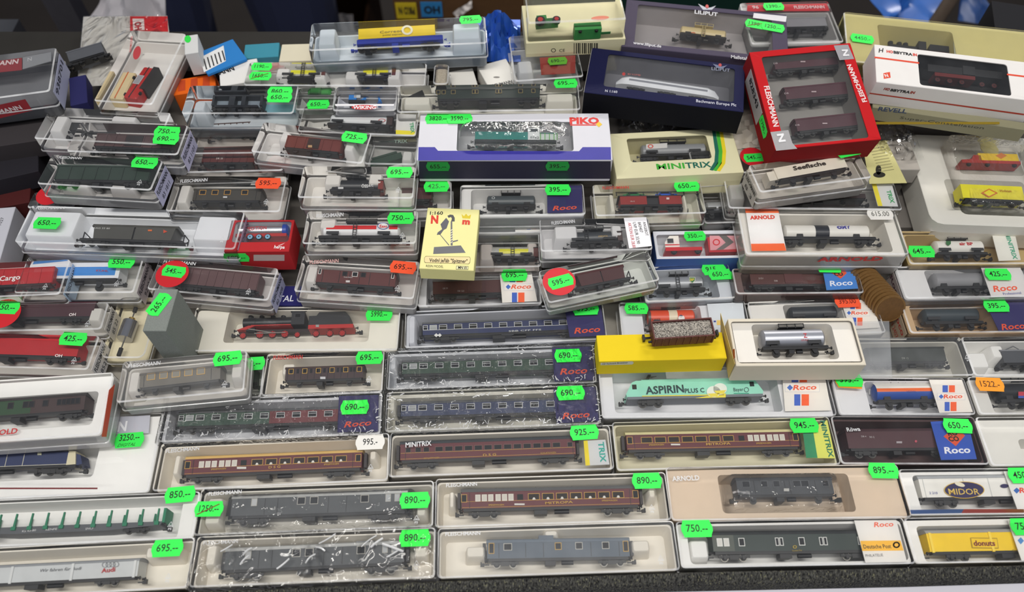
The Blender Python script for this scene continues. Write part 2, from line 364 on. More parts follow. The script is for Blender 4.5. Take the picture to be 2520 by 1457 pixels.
def carton(label, quad, h, T, col, win=None, tilt=0.0, cat='box', name='carton', depth=None, inner=None, pane=True, rough=.8, side=None, r=.0006):
    """printed cardboard box, with a window cut into its face where win is a pixel box"""
    c = Case(I4).setup(name, label, cat, quad, h, T, tilt); x, y = c.L / 2, c.D / 2; ma = mat(col, rough, var=.03); sm = mat(side, rough, var=.03) if side else ma
    mb = MB(); top = [rr(-x, x, -y, y, r, 0), rr(-x, x, -y, y, r, T - .0005), rr(-x + .0005, x - .0005, -y + .0005, y - .0005, r, T)]
    if win:
        q = c.rect(win, T); d = depth or T * .75; zf = T - d
        mb.loft(top + [rr(*q, .003, T), rr(*q, .003, T - .0008)], ma, True, False, ms=[sm, ma, ma, ma]); c.part('carton_shell', mb)
        k = MB(); e = .002; k.loft([rr(q[0] - e, q[1] + e, q[2] - e, q[3] + e, .003, T - .0015), rr(q[0], q[1], q[2], q[3], .003, zf)], mat(inner or WHITE, .6, var=.04), False, True); c.part('inner_tray', k)
        if pane: k = MB(); k.loft([rr(*q, .003, T - .0009)], PANE, False, True); c.part('window_pane', k)
        c.zf = zf
    else:
        mb.loft(top, ma, True, True, ms=[sm, ma]); c.part('carton_shell', mb); c.zf = T
    return c

# ------------------------------------------------------------------ rolling stock: x along the rails, y up, z out of the visible side
class Train(Frame):
    def part(s, name, mb, parent=None, M=None, smooth=True): return link(name, mb.mesh(name, smooth), parent or s.root, s.M @ (M or I4))
def train(name, label, cat, c, a, b, top, W=.0175, zf=None, group=None, roll=8):
    """a thing lying in case c: rails from pixel a to pixel b, roof at pixel top"""
    zf = c.zf + .0004 if zf is None else zf; zz = zf + W * .45
    A = c.px(a[0], a[1], zz); B = c.px(b[0], b[1], zz); C = c.px(top[0], top[1], zf + W); d = B - A; ang = math.atan2(d.y, d.x)
    t = Train(c.M @ T3(A.x, A.y, zf) @ RZ(ang) @ T3(0, W * .45 * math.sin(R(roll)), 0) @ Matrix.Rotation(R(roll), 4, 'X')); t.L = d.length; t.W = W
    t.H = min(.029, max(.0205 if cat in ('model wagon', 'model locomotive') else .012, t.px(top[0], top[1], W).y)); t.root = tag(link(name, None, None, t.M), label, cat, group); t.root.empty_display_size = .01
    t.side = Frame(t.M @ T3(0, 0, W)); return t
MESH = {}
def wheel(t, x, r, parent=None, col='#1a1a1a', rim='#55534f', z=None, spoke=False):
    key = ('wheel', round(r, 5), col, rim, spoke)
    if key not in MESH:
        mb = MB(); mt = mat(rim, .3, .8); mb.cyl('z', (0, 0), r, -.0011, .0003, mt, 18); mb.cyl('z', (0, 0), r * .8, 0, .0006, col, 16); mb.cyl('z', (0, 0), r * .2, 0, .0011, rim, 8)
        if spoke:
            for k in range(8): a = math.pi * k / 4; u = (math.cos(a), math.sin(a)); w = .0003; mb.prism([(-u[1] * w, u[0] * w), (u[1] * w, -u[0] * w), (u[0] * r * .86 + u[1] * w, u[1] * r * .86 - u[0] * w), (u[0] * r * .86 - u[1] * w, u[1] * r * .86 + u[0] * w)], .0004, .0009, spoke)
            mb.cyl('z', (0, 0), r * .2, 0, .0012, spoke, 8)
        MESH[key] = mb.mesh('wheel')
    return link('wheel', MESH[key], parent or t.root, t.M @ T3(x, r, t.W * .74 if z is None else z))
def ends(t, y, col='#202022', coup=True, buf=True):
    for e in (0, 1):
        s = -1 if e == 0 else 1; x = t.L * e
        if buf:
            for z in (.22, .80):
                key = ('buffer', s, col)
                if key not in MESH: mb = MB(); mb.cyl('x', (0, 0), .0007, 0, s * .0022, col, 8); mb.cyl('x', (0, 0), .0014, s * .002, s * .0027, col, 10); MESH[key] = mb.mesh('buffer')
                link('buffer', MESH[key], t.root, t.M @ T3(x - s * .003, y, t.W * z))
        if coup:
            key = ('coupler', s, col)
            if key not in MESH: mb = MB(); mb.box(min(0, s * .005), max(0, s * .005), -.0005, .0005, -.0007, .0007, col); mb.box(min(s * .004, s * .0062), max(s * .004, s * .0062), -.0014, .0012, -.0016, .0016, col); mb.box(min(s * .006, s * .0072), max(s * .006, s * .0072), -.0014, .0022, -.0016, .0016, col); MESH[key] = mb.mesh('coupler')
            link('coupler', MESH[key], t.root, t.M @ T3(x - s * .004, y - .003, t.W * .5))
def bogie(t, xc, wb=None, r=.0034, col='#232324', n=2):
    wb = wb or .013; mb = MB(); w = t.W
    mb.box(xc - wb * .85, xc + wb * .85, r * .9, r * 1.5, w * .80, w * .87, col); mb.box(xc - wb * .25, xc + wb * .25, r * .55, r * 1.6, w * .78, w * .89, col); mb.box(xc - wb * .3, xc + wb * .3, r * 1.2, r * 2.3, w * .2, w * .8, col)
    for k in range(n): x = xc - wb / 2 + wb * k / (n - 1); mb.box(x - .0012, x + .0012, r * .5, r * 1.5, w * .80, w * .90, col)
    b = t.part('bogie', mb)
    for k in range(n): wheel(t, xc - wb / 2 + wb * k / (n - 1), r, b)
    return b
def axles(t, xs, r=.0032, col='#222224'):
    w = t.W
    for x in xs:
        mb = MB(); mb.prism([(x - .0035, r * 2.3), (x - .0012, r * .8), (x + .0012, r * .8), (x + .0035, r * 2.3)], w * .80, w * .88, col); ab = t.part('axle_guard', mb); wheel(t, x, r, ab)
def frame_beam(t, y0, y1, col='#222224', boxes=True, ins=.004):
    mb = MB(); w = t.W; mb.box(ins, t.L - ins, y0, y1, w * .58, w * .94, col)
    mb.box(ins + .001, t.L - ins - .001, y1 - (y1 - y0) * .25, y1 + .0001, w * .30, w * .965, col)
    t.part('underframe', mb)
    if boxes and t.L > .05:
        k = MB(); c = t.L / 2; k.box(c - t.L * .09, c - t.L * .02, y0 - .0035, y0 + .0002, w * .25, w * .86, col); k.cyl('x', (y0 - .0015, w * .7), .0017, c + t.L * .02, c + t.L * .10, mat(col), 10); t.part('brake_gear', k)
def body_box(t, x0, x1, y0, y1, col, roof=None, rh=.003, name='body', z0=.03, z1=.97, ma=None):
    w = t.W; mb = MB(); mb.box(x0, x1, y0, y1, w * z0, w * z1, ma or mat(col, .5)); b = t.part(name, mb)
    if roof:
        k = MB(); n = 8; pts = [(w * (.5 - .5 * math.cos(math.pi * i / n)), y1 + rh * math.sin(math.pi * i / n) ** .7) for i in range(n + 1)]
        k.prismx([(p[0], p[1]) for p in pts] + [(w, y1 - .0004), (0, y1 - .0004)], x0 - .0006, x1 + .0006, mat(roof, .6)); t.part('roof', k)
    return b
def ribs(t, parent, xs, y0, y1, col, w=.0009, z=.97, d=.0006):
    key = ('rib', round(y1 - y0, 5), w, d, col)
    if key not in MESH: mb = MB(); mb.box(-w / 2, w / 2, 0, y1 - y0, 0, d, col); MESH[key] = mb.mesh('rib', False)
    for x in xs: link('rib', MESH[key], parent, t.M @ T3(x, y0, t.W * z))
def window(t, parent, xc, yc, w, h, pane='#1b1d22', frame='#b9b6ae', fw=.0005, z=.97, bar=False):
    key = ('win', round(w, 4), round(h, 4), pane, frame, fw, bar)
    if key not in MESH:
        mb = MB(); mb.box(-w / 2, w / 2, -h / 2, h / 2, 0, .00015, mat(pane, .5, var=.02, spec=.25)); p = mb.mesh('window', False); mf = None
        if frame:
            k = MB()
            for b in ((-w / 2 - fw, w / 2 + fw, h / 2, h / 2 + fw), (-w / 2 - fw, w / 2 + fw, -h / 2 - fw, -h / 2), (-w / 2 - fw, -w / 2, -h / 2, h / 2), (w / 2, w / 2 + fw, -h / 2, h / 2)): k.box(*b, 0, .0003, frame)
            if bar: k.box(-w / 2, w / 2, h * .12, h * .12 + fw * .8, 0, .0003, frame)
            mf = k.mesh('window_frame', False)
        MESH[key] = (p, mf)
    p, mf = MESH[key]; M = t.M @ T3(xc, yc, t.W * z); o = link('window', p, parent, M)
    if mf: link('window_frame', mf, o, M)
    return o
def strip(t, parent, x0, x1, y0, y1, col, z=.97, d=.00012, name='stripe'):
    mb = MB(); mb.box(x0, x1, y0, y1, 0, d, col); return link(name, mb.mesh(name, False), parent, t.M @ T3(0, 0, t.W * z))
def coach(t, body, roof, wins, lines=(), lower='#232325', doors=(), wy=(.56, .74), bog=True, yb=.32, ye=.86, frame='#b9b6ae', pane='#1b1d22', fw=.0005, bar=False, split=None, axl=None, bands=(), endc=None):
    L, H, w = t.L, t.H, t.W; y0, y1 = H * yb, H * ye
    frame_beam(t, y0 - .0022, y0, lower); b = body_box(t, .0025, L - .0025, y0, y1, body, roof, H - y1)
    if split: strip(t, b, L * split, L - .0025, y0, y1, split_col(body), name='painted_half')
    for a, c, col in bands: strip(t, b, .0025, L - .0025, y0 + (y1 - y0) * a, y0 + (y1 - y0) * c, col, name='paint_band')
    for a, col in lines: y = y0 + (y1 - y0) * a; strip(t, b, .003, L - .003, y, y + .00035, col, z=.975)
    for grp in wins:
        f0, f1, n, ww = grp[:4]; kw = dict(grp[4]) if len(grp) > 4 else {}; hy = kw.pop('wy', wy)
        for k in range(n):
            x = L * (f0 + (f1 - f0) * (k / (n - 1) if n > 1 else .5)); window(t, b, x, H * (hy[0] + hy[1]) / 2, ww, H * (hy[1] - hy[0]), kw.get('pane', pane), kw.get('frame', frame), kw.get('fw', fw), .976, kw.get('bar', bar))
    for x in doors: k = MB(); k.box(L * x - .0002, L * x + .0002, y0 + .0005, y1 - .001, 0, .0002, '#171717'); link('door_seam', k.mesh('door_seam', False), b, t.M @ T3(0, 0, w * .972))
    if endc:
        for x in (0, L): k = MB(); k.box(x - .0012, x + .0012, y0 + .001, y1, w * .25, w * .75, endc); t.part('gangway_bellows', k)
    if axl: axles(t, [L * a for a in axl], H * .13)
    elif bog: bogie(t, L * .14, min(.016, L * .11), H * .135); bogie(t, L * .86, min(.016, L * .11), H * .135)
    ends(t, y0 - .001); return b
def split_col(c): return '#7a2f33'
def tank(t, col, walk=True, ladder=True, bands=(), house=None, ends_col=None, metal=0.0, rough=.35, plates=True, r=None, x0=None, x1=None, bog=None, rail='#1f1f21', dome=False, fr='#222224', lad=.5):
    L, H, w = t.L, t.H, t.W; r = r or min(H * .33, w * .52); yc = H * .36 + r; x0 = L * .07 if x0 is None else x0 * L; x1 = L * .93 if x1 is None else x1 * L; zc = w * .5
    t.yc, t.zc, t.r = yc, zc, r
    mb = MB(); e = r * .28
    mb.lathex([(x0, r * .35), (x0 + e * .25, r * .78), (x0 + e, r), (x1 - e, r), (x1 - e * .25, r * .78), (x1, r * .35)], yc, zc, mat(col, rough, metal, var=.05)); tk = t.part('tank', mb)
    for f0, f1, a0, a1, bc in bands:
        k = MB(); xa, xb = x0 + (x1 - x0) * f0, x0 + (x1 - x0) * f1; k.lathex([(xa, r + .00012), (xb, r + .00012)], yc, zc, mat(bc, rough, var=.04), 14, R(max(-80, a0 - 32)), R(a1 - 32 if a1 < 170 else 170)); t.part('paint_band', k, tk)
    frame_beam(t, H * .24, H * .34, fr)
    for f in (.22, .78):
        k = MB(); k.box(L * f - .003, L * f + .003, H * .32, yc - r * .55, w * .3, w * .88, fr); t.part('saddle', k)
    if plates:
        for f in (.2, .76): k = MB(); k.box(L * f - .006, L * f + .006, H * .40, H * .40 + r * .38, w * .99, w * 1.02, '#2a2b2e'); t.part('data_plate', k)
    if walk:
        k = MB(); ya = yc + r; xa, xb = L * .33, L * .67
        k.box(xa, xb, ya + .0004, ya + .0010, w * .25, w * .85, rail)
        for z in (w * .27, w * .83):
            k.box(xa, xb, ya + .0038, ya + .0043, z - .0002, z + .0002, rail)
            for q in range(4): x = xa + (xb - xa) * q / 3; k.box(x - .0003, x + .0003, ya - .0004, ya + .0043, z - .0003, z + .0003, rail)
        t.part('walkway', k)
    if dome: k = MB(); k.cyl('y', (L * .42, zc), r * .35, yc + r * .8, yc + r * 1.3, fr, 12); t.part('filler_dome', k)
    if ladder:
        k = MB(); xa = L * lad
        z = zc + r + .0012
        for d in (-.0016, .0016): k.box(xa + d - .0003, xa + d + .0003, H * .22, yc + r * .9, z - .0003, z + .0003, rail)
        for q in range(7): y = H * .24 + (yc + r * .85 - H * .24) * q / 6; k.box(xa - .0016, xa + .0016, y - .0002, y + .0002, z - .0002, z + .0003, rail)
        t.part('ladder', k)
    if house: k = MB(); k.box(L * .90, L * .985, H * .34, H * .80, w * .1, w * .95, house); k.box(L * .893, L * .99, H * .80, H * .83, w * .05, w * 1.0, DARK); t.part('brake_house', k)
    if bog: bogie(t, L * .16, .011, H * .13); bogie(t, L * .84, .011, H * .13)
    else: axles(t, [L * .24, L * .76], H * .135)
    ends(t, H * .28, fr); return tk
def van(t, col, roof=None, rib=9, open_top=False, door=False, bog=False, y0=.30, y1=None, fr='#1e1e20', ribc=None, sliding=None):
    L, H, w = t.L, t.H, t.W; ya = H * y0; yb = H * (y1 or (.88 if roof else 1.0))
    frame_beam(t, ya - .0022, ya, fr); b = body_box(t, .002, L - .002, ya, yb, col, roof, H - yb)
    if rib: ribs(t, b, [.003 + (L - .006) * i / rib for i in range(rib + 1)], ya, yb, ribc or col)
    if rib: strip(t, b, .002, L - .002, yb - .0009, yb, ribc or col, d=.0007, name='top_rail')
    if door: k = MB(); k.box(L * .40, L * .60, ya + .0008, yb - .001, 0, .0008, door); link('sliding_door', k.mesh('sliding_door', False), b, t.M @ T3(0, 0, w * .97))
    if bog: bogie(t, L * .17, .0115, H * .14); bogie(t, L * .83, .0115, H * .14)
    else: axles(t, [L * .22, L * .78], H * .14)
    ends(t, ya - .001, fr); return b
def hopper(t, col, fr='#2a2a2c', lid=None, bog=True, dark='#222226'):
    L, H, w = t.L, t.H, t.W; ya = H * .30; yb = H * .93; frame_beam(t, ya - .002, ya, fr)
    for i, (a, c) in enumerate(((.14, .50), (.515, .87))):
        mb = MB(); mb.prism([(L * (a + .02 * (i == 0)), ya), (L * (c - .02 * (i == 1)), ya), (L * c, yb * .93), (L * a, yb * .93)], w * .05, w * .98, mat(col, .5)); b = t.part('hopper_bin', mb)
    k = MB(); k.box(L * .495, L * .52, ya, yb * .9, w * .05, w * .9, dark); t.part('end_frame', k)
    k = MB(); k.prismx([(w * .05, yb * .93), (w * .98, yb * .93), (w * .9, H), (w * .15, H)], L * .12, L * .89, mat(lid or col, .5)); t.part('roof', k)
    for s in (0, 1):
        k = MB(); x = L * (.05 if s == 0 else .95); k.box(x - .0004, x + .0004, ya, H * .66, w * .75, w * .8, dark); k.box(x - .0004, x + .0004, ya, H * .66, w * .15, w * .2, dark); k.box(x - .0004, x + .0004, H * .63, H * .66, w * .15, w * .8, dark)
        q = 1 if s == 0 else -1; k.prism([(x, ya), (x + q * L * .1, ya), (x + q * L * .1, ya + .001)][::q], w * .7, w * .75, dark); t.part('platform_rail', k)
    if bog: bogie(t, L * .2, .0125, H * .13); bogie(t, L * .8, .0125, H * .13)
    else: axles(t, [L * .22, L * .78], H * .14)
    ends(t, ya - .001, fr)
# ------------------------------------------------------------------ setting
def gpx(x, y, z): return Frame(T3(0, 0, z)).px(x, y, 0)
fl = MB(); fl.box(-3, 3, -1.5, 7, -.77, -.75, mat('#2a2523', .8, var=.3, scale=6)); o = link('floor', fl.mesh('floor'), None, I4); o['kind'] = 'structure'
bw = MB(); bw.box(-3, 3, 6.4, 6.5, -.75, 2.4, mat('#241d18', .8, var=.3, scale=4)); o = link('wall_back', bw.mesh('wall_back'), None, I4); o['kind'] = 'structure'
# table: white board on trestle legs
tb = tag(link('display_table', None, None, T3(0, .35, -.75)), 'long white table carrying the whole display of model trains', 'table')
k = MB(); k.box(-.80, .80, -.06, .35 + .42, -.03, -.0012, mat('#d4d3dc', .55, var=.04, scale=20)); link('table_top', k.mesh('table_top'), tb, I4)
for x in (-.7, .7):
    for y in (.02, .9): k = MB(); k.box(x - .02, x + .02, y - .02, y + .02, -.75, -.03, mat('#55565a', .4, .6)); link('leg', k.mesh('leg'), tb, I4)
# felt covered mat with its raised front border
feltm = bpy.data.materials.new('dark_felt'); feltm.use_nodes = True; n = feltm.node_tree.nodes; l = feltm.node_tree.links; p = n['Principled BSDF']; p.inputs['Roughness'].default_value = 1; p.inputs['Specular IOR Level'].default_value = .1
tc = n.new('ShaderNodeTexCoord'); mp = n.new('ShaderNodeMapping'); mp.inputs['Scale'].default_value = (1, .45, .45); l.new(tc.outputs['Object'], mp.inputs[0])
nz = n.new('ShaderNodeTexNoise'); nz.inputs['Scale'].default_value = 900; nz.inputs['Detail'].default_value = 4; l.new(mp.outputs[0], nz.inputs['Vector'])
vo = n.new('ShaderNodeTexVoronoi'); vo.inputs['Scale'].default_value = 1500; l.new(mp.outputs[0], vo.inputs['Vector'])
cr = n.new('ShaderNodeValToRGB'); e = cr.color_ramp; e.elements[0].position = .35; e.elements[0].color = lin('#1e1e20'); e.elements[1].position = .75; e.elements[1].color = lin('#66655f'); l.new(nz.outputs['Fac'], cr.inputs['Fac'])
hs = n.new('ShaderNodeSeparateColor'); l.new(vo.outputs['Color'], hs.inputs[0]); gt = n.new('ShaderNodeMath'); gt.operation = 'GREATER_THAN'; gt.inputs[1].default_value = .955; l.new(hs.outputs[0], gt.inputs[0])
mx = n.new('ShaderNodeMix'); mx.data_type = 'RGBA'; l.new(gt.outputs[0], mx.inputs['Factor']); l.new(cr.outputs['Color'], mx.inputs['A']); mx.inputs['B'].default_value = lin('#77755f'); l.new(mx.outputs['Result'], p.inputs['Base Color'])
bp = n.new('ShaderNodeBump'); bp.inputs['Strength'].default_value = .8; bp.inputs['Distance'].default_value = .001; l.new(nz.outputs['Fac'], bp.inputs['Height']); l.new(bp.outputs[0], p.inputs['Normal'])
fm = tag(link('felt_mat', None, None, T3(0, .4, 0)), 'pale liner mat with raised dark felt front border', 'mat')
k = MB(); k.box(-.78, .78, .24, .76, -.0011, -.0002, mat('#b4afa6', .9, var=.08, scale=200)); link('liner_sheet', k.mesh('liner_sheet'), fm, I4)
# border: follows the foot of the front row
edge_px = [(-160, 1485), (460, 1446), (1070, 1420), (1670, 1398), (2250, 1386), (2700, 1376)]
low_px = [(-160, 1540), (460, 1492), (1070, 1462), (1670, 1442), (2250, 1430), (2700, 1416)]
k = MB(); rings = []
for (a, b) in zip(edge_px, low_px):
    A = gpx(a[0], a[1], .027); B = gpx(b[0], b[1], .020)
    rings.append([(A.x, A.y - .0035, .0003), (A.x, A.y - .0035, .0268), (A.x, A.y - .005, .0285), (A.x * .5 + B.x * .5, (A.y + B.y) / 2, .0278), (B.x, B.y + .002, .0250), (B.x, B.y, .020), (B.x, B.y, .0003)])
k.loft(rings, feltm, True, True); link('padded_border', k.mesh('padded_border'), fm, I4)
k = MB(); rnd = random.Random(3); fc = [mat('#3a3a38', .9), mat('#201f20', .9), mat('#6c6a5e', .9)]
for i in range(2600):
    q = rnd.random() * (len(edge_px) - 1); j = min(int(q), len(edge_px) - 2); f = q - j; t = .2 + .8 * rnd.random() ** .6
    A = gpx(edge_px[j][0] * (1 - f) + edge_px[j + 1][0] * f, edge_px[j][1] * (1 - f) + edge_px[j + 1][1] * f, .027); B = gpx(low_px[j][0] * (1 - f) + low_px[j + 1][0] * f, low_px[j][1] * (1 - f) + low_px[j + 1][1] * f, .022)
    P = A.lerp(B, t); z = .0280 - .0025 * t * t - (.003 if t > .93 else 0); a = rnd.uniform(-2.6, -.5); ll = rnd.uniform(.001, .0028); w = .00012
    d = Vector((math.cos(a) * ll, math.sin(a) * ll, rnd.uniform(.0002, .0012))); s = Vector((-math.sin(a), math.cos(a), 0)) * w
    P = Vector((P.x, P.y, z)); k.add([P - s, P + s, P + d], [(0, 1, 2)], fc[rnd.randrange(3)])
tag(link('felt_fibres', k.mesh('felt_fibres', False), fm, I4), None, None, kind='stuff')
# stepped stand beneath the rear rows
REAR = gpx(1260, 78, .08).y
st = tag(link('display_stand', None, None, T3(0, .55, 0)), 'low stepped stand of grey card under the rear rows of cases', 'stand')
XR = gpx(2225, 440, .05).x
for (ypx, z) in ((742, .005), (650, .014), (560, .026), (460, .042), (345, .066), (308, .0655), (175, .080)):
    y = gpx(1260, ypx, z).y; k = MB(); k.box(-.72, XR if ypx in (460, 345) else .72, y, REAR + .0002 * z, 0.0, z, mat('#7d7873' if ypx > 200 else '#34322f', .9, var=.12, scale=40)); link('step', k.mesh('step'), st, I4)
# ------------------------------------------------------------------ front rows
GOLD = '#c49a3a'
# --- first row
c = case('clear case at the front edge holding the pale grey sliding-wall van', [(-118, 1354), (478, 1324), (458, 1443), (-136, 1476)])
c.tray(WARM, blocks=[(360, 1345, 440, 1372)]); c.sticker(412, 1349, '695.--')
t = train('sliding_wall_van', 'pale grey sliding-wall van with red lettering and four linked rings', 'model wagon', c, (-128, 1466), (352, 1441), (352, 1370))
b = van(t, '#c3c6c7', '#8f9296', 0, bog=True, y0=.30)
for f in (.03, .34, .65, .97): strip(t, b, t.L * f - .001, t.L * f + .001, t.H * .26, t.H * .88, '#d2d4d4', d=.0009, name='wall_post')
prints(t.side, b, [('T', 'Wir fahren für Audi', (98, 1408), (200, 1402), 8, '#5a5c60', dict(shear=.2)), ('T', 'Audi', (249, 1410), (283, 1406), 11, '#b0161e', dict(bold=.02))])
for i in range(4): oval(t.side, b, 258 + 9 * i, 1390 - .5 * i, 7.5, 7, '#83868a', 'logo_ring', .0003, 0, .8)
c = case('clear case with glaring loose film over a dark grey train, front row', [(487, 1322), (1070, 1300), (1067, 1418), (466, 1443)], film=FILM2)
c.tray(WARM, blocks=[(508, 1340, 532, 1392), (1020, 1335, 1050, 1372)]); c.sticker(1021, 1324, '890.--'); c.emboss('FLEISCHMANN', (500, 1341), (585, 1336), 9)
def greycoach(label, c, a, b, top, seed):
    t = train('luggage_van', label, 'model wagon', c, a, b, top, roll=5)
    bb = coach(t, '#4a4d50', '#b9bab8', [(.14, .14, 1, .004, dict(pane='#c9cbcc')), (.40, .47, 2, .006), (.75, .75, 1, .006), (.88, .93, 2, .0035, dict(pane='#b9bcbe'))], doors=(.2, .27, .55, .65), wy=(.62, .82), endc=DARK)
    for f in (.10, .22, .30, .36, .5): k = MB(); k.box(t.L * f, t.L * f + .007, t.H * .9, t.H * .96, t.W * .80, t.W * .86, '#4d4f52'); t.part('roof_vent', k)
    k = MB(); k.box(t.L * .72, t.L * .82, t.H * .90, t.H * .99, t.W * .3, t.W * .9, '#77797a'); t.part('roof_lookout', k)
    return t
greycoach('dark grey luggage van under glaring film in the front row', c, (548, 1436), (1004, 1415), (548, 1345), 1)
c = case('clear case with fingerprint smudges over a slate blue-grey train, front row', [(1079, 1301), (1656, 1284), (1671, 1399), (1079, 1421)], lid=DULL)
c.tray(WARM, blocks=[(1148, 1345, 1192, 1372), (1556, 1330, 1598, 1358), (1340, 1305, 1372, 1320)]); c.emboss('FLEISCHMANN', (1096, 1319), (1182, 1316), 9)
t = train('baggage_coach', 'slate blue-grey baggage coach with two gold-framed end windows', 'model wagon', c, (1192, 1402), (1556, 1396), (1192, 1325))
coach(t, '#4b5866', '#6d7884', [(.05, .05, 1, .0035, dict(frame=GOLD, wy=(.5, .82))), (.16, .16, 1, .006), (.50, .50, 1, .0045, dict(frame=GOLD)), (.64, .82, 2, .005), (.955, .955, 1, .0035, dict(frame=GOLD, wy=(.5, .82)))], doors=(.1, .28, .4, .72, .91), wy=(.6, .8), endc=DARK)
k = MB(); k.box(t.L * .37, t.L * .47, t.H * .95, t.H * 1.08, t.W * .3, t.W * .9, '#4b5866'); t.part('roof_lookout', k)
c = case('clear case holding the dark green mail coach beside a yellow-banded card', [(1664, 1285), (2222, 1275), (2252, 1384), (1681, 1395)])
c.tray(WHITE, cav=(1700, 1303, 2225, 1378), blocks=[(1700, 1330, 1742, 1374)]); c.sticker(1715, 1301, '750.--', scale=1.02)
t = train('mail_coach', 'dark green mail coach with white-framed windows', 'model wagon', c, (1745, 1386), (2160, 1381), (1745, 1305))
b = coach(t, '#24332f', '#24282a', [(.06, .10, 2, .0035, dict(pane='#d7d5cf', frame='#e6e6e2')), (.19, .19, 1, .004), (.40, .425, 2, .002), (.545, .545, 1, .004), (.66, .685, 2, .002), (.895, .895, 1, .0042)], frame='#e6e6e2', wy=(.5, .72))
strip(t, b, .0027, t.L * .145, t.H * .33, t.H * .84, '#4a5048', name='painted_end', d=.00008); prints(t.side, b, [('T', 'Deutsche Post', (1950, 1357), (1974, 1356), 4, '#b39a3a'), ('E', 1956, 1346, 5, 4, '#b39a3a', dict(hole=.6))])
c.card([(2102, 1281), (2206, 1280), (2232, 1383), (2130, 1385)], '#e4e2de', [('T', 'Roco', (2151, 1297), (2200, 1295), 12, '#ea6444', dict(bold=.02, shear=.25)), ('P', [(2117, 1331), (2216, 1330), (2224, 1355), (2122, 1356)], '#f0b93c'), ('T', 'Deutsche Post', (2126, 1350), (2194, 1349), 10, '#2b2a28', dict(bold=.012)), ('E', 2206, 1341, 9, 8, '#4d5a5c', dict(hole=.55)), ('T', 'PHILATELIE', (2131, 1371), (2174, 1369), 7, '#55555a')])
c = case('clear case holding the yellow sliding-wall van at the front corner', [(2229, 1276), (2790, 1266), (2830, 1374), (2256, 1384)])
c.tray(WHITE, cav=(2272, 1302, 2800, 1378)); t = train('sliding_wall_van', 'bright yellow sliding-wall van with a maroon boxed sign', 'model wagon', c, (2276, 1386), (2720, 1378), (2276, 1302))
b = van(t, '#f0cb17', '#9a9a98', 0, bog=True); 
for f in (.03, .36, .68): strip(t, b, t.L * f - .001, t.L * f + .001, t.H * .27, t.H * .88, '#f4d64a', d=.0009, name='wall_post')
prints(t.side, b, [('P', [(2388, 1323), (2454, 1324), (2458, 1350), (2392, 1349)], '#a5881a'), ('P', [(2390, 1325), (2453, 1326), (2456, 1348), (2394, 1347)], '#ecc616', 'print', .0002), ('T', 'donuts', (2397, 1343), (2450, 1343), 13, '#7a2a22', dict(bold=.035, z=.0004)), ('T', 'Coop', (2492, 1358), (2512, 1358), 6, '#6f5c14')])
c.card([(2480, 1281), (2600, 1279), (2640, 1380), (2515, 1382)], '#e4e2de', [('P', [(2504, 1330), (2512, 1322), (2520, 1331), (2512, 1340)], '#4a86c4')]); c.sticker(2525, 1296, '750.--', ang=0)
# --- second row
c = case('clear case holding the green stake wagon', [(-118, 1237), (486, 1210), (475, 1322), (-138, 1347)])
c.tray(WHITE, cav=(-140, 1240, 436, 1336)); c.sticker(443, 1217, '850.--', ang=3)
t = train('stake_wagon', 'grey flat wagon with a row of green side stakes', 'model wagon', c, (-96, 1336), (412, 1316), (412, 1248), roll=3)
L, H, w = t.L, t.H, t.W; G = '#1f7a58'
k = MB(); k.prism([(.004, H * .30), (L * .26, H * .16), (L * .72, H * .16), (L - .004, H * .30), (L - .002, H * .44), (.002, H * .44)], w * .08, w * .95, '#54575b'); t.part('deck_frame', k)
for i in range(13):
    for z, nm in ((.97, 'stake'), (.05, 'stake')):
        x = L * (.04 + .92 * i / 12); key = ('stake', nm)
        if key not in MESH: k = MB(); k.prism([(-.0009, -.002), (.0009, -.002), (.0006, H * .52), (-.0006, H * .52)], -.0007, .0007, G); k.box(-.0018, .0018, -.003, 0, -.0006, .0012, G); MESH[key] = k.mesh('stake', False)
        link('stake', MESH[key], t.root, t.M @ T3(x + (.004 if z < .5 else 0), H * .44, w * z))
for x in (0.001, L - .003): k = MB(); k.box(x, x + .0022, H * .40, H * .98, w * .05, w * .95, G); t.part('end_wall', k)
bogie(t, L * .13, .013, H * .135); bogie(t, L * .86, .013, H * .135); ends(t, H * .33)
prints(Frame(t.M @ T3(0, 0, w * .95)), t.root, [('T', 'Ks 43-80', (54, 1310), (88, 1307), 5, '#d8d8d8'), ('T', 'RENFE', (112, 1306), (140, 1304), 5, '#d8d8d8'), ('T', 'SNCF', (210, 1304), (230, 1302), 5, '#d8d8d8')])
c = case('clear case with struck-out 1250 tag, dark grey train in moulded blister', [(494, 1204), (1065, 1184), (1064, 1293), (480, 1315)])
c.tray('#d6d2c8', blocks=[(508, 1226, 544, 1290), (1026, 1215, 1048, 1270)]); c.sticker(1021, 1231, '890.--'); c.sticker(515, 1253, '1250.--', strike=True, scale=.94, ang=-1); c.emboss('FLEISCHMANN', (513, 1220), (594, 1214), 9)
greycoach('dark grey luggage van inside a moulded clear blister', c, (564, 1302), (1010, 1287), (564, 1216), 2)
q = c.rect((560, 1212, 1020, 1296), .026); k = MB(); k.loft([rr(q[0] - .003, q[1] + .003, q[2] - .002, q[3] + .002, .003, .010), rr(q[0], q[1], q[2], q[3], .004, .0278), rr(q[0] + .001, q[1] - .001, q[2] + .001, q[3] - .001, .004, .0288)], BLIS, False, True); c.part('blister', k)
c = case('clear case holding the dining car with grey roof', [(1073, 1181), (1634, 1162), (1652, 1278), (1073, 1294)])
c.tray(WARM, blocks=[(1106, 1210, 1118, 1250), (1596, 1200, 1612, 1225)]); c.sticker(1592, 1183, '890.--'); c.emboss('FLEISCHMANN', (1098, 1199), (1174, 1195), 9)
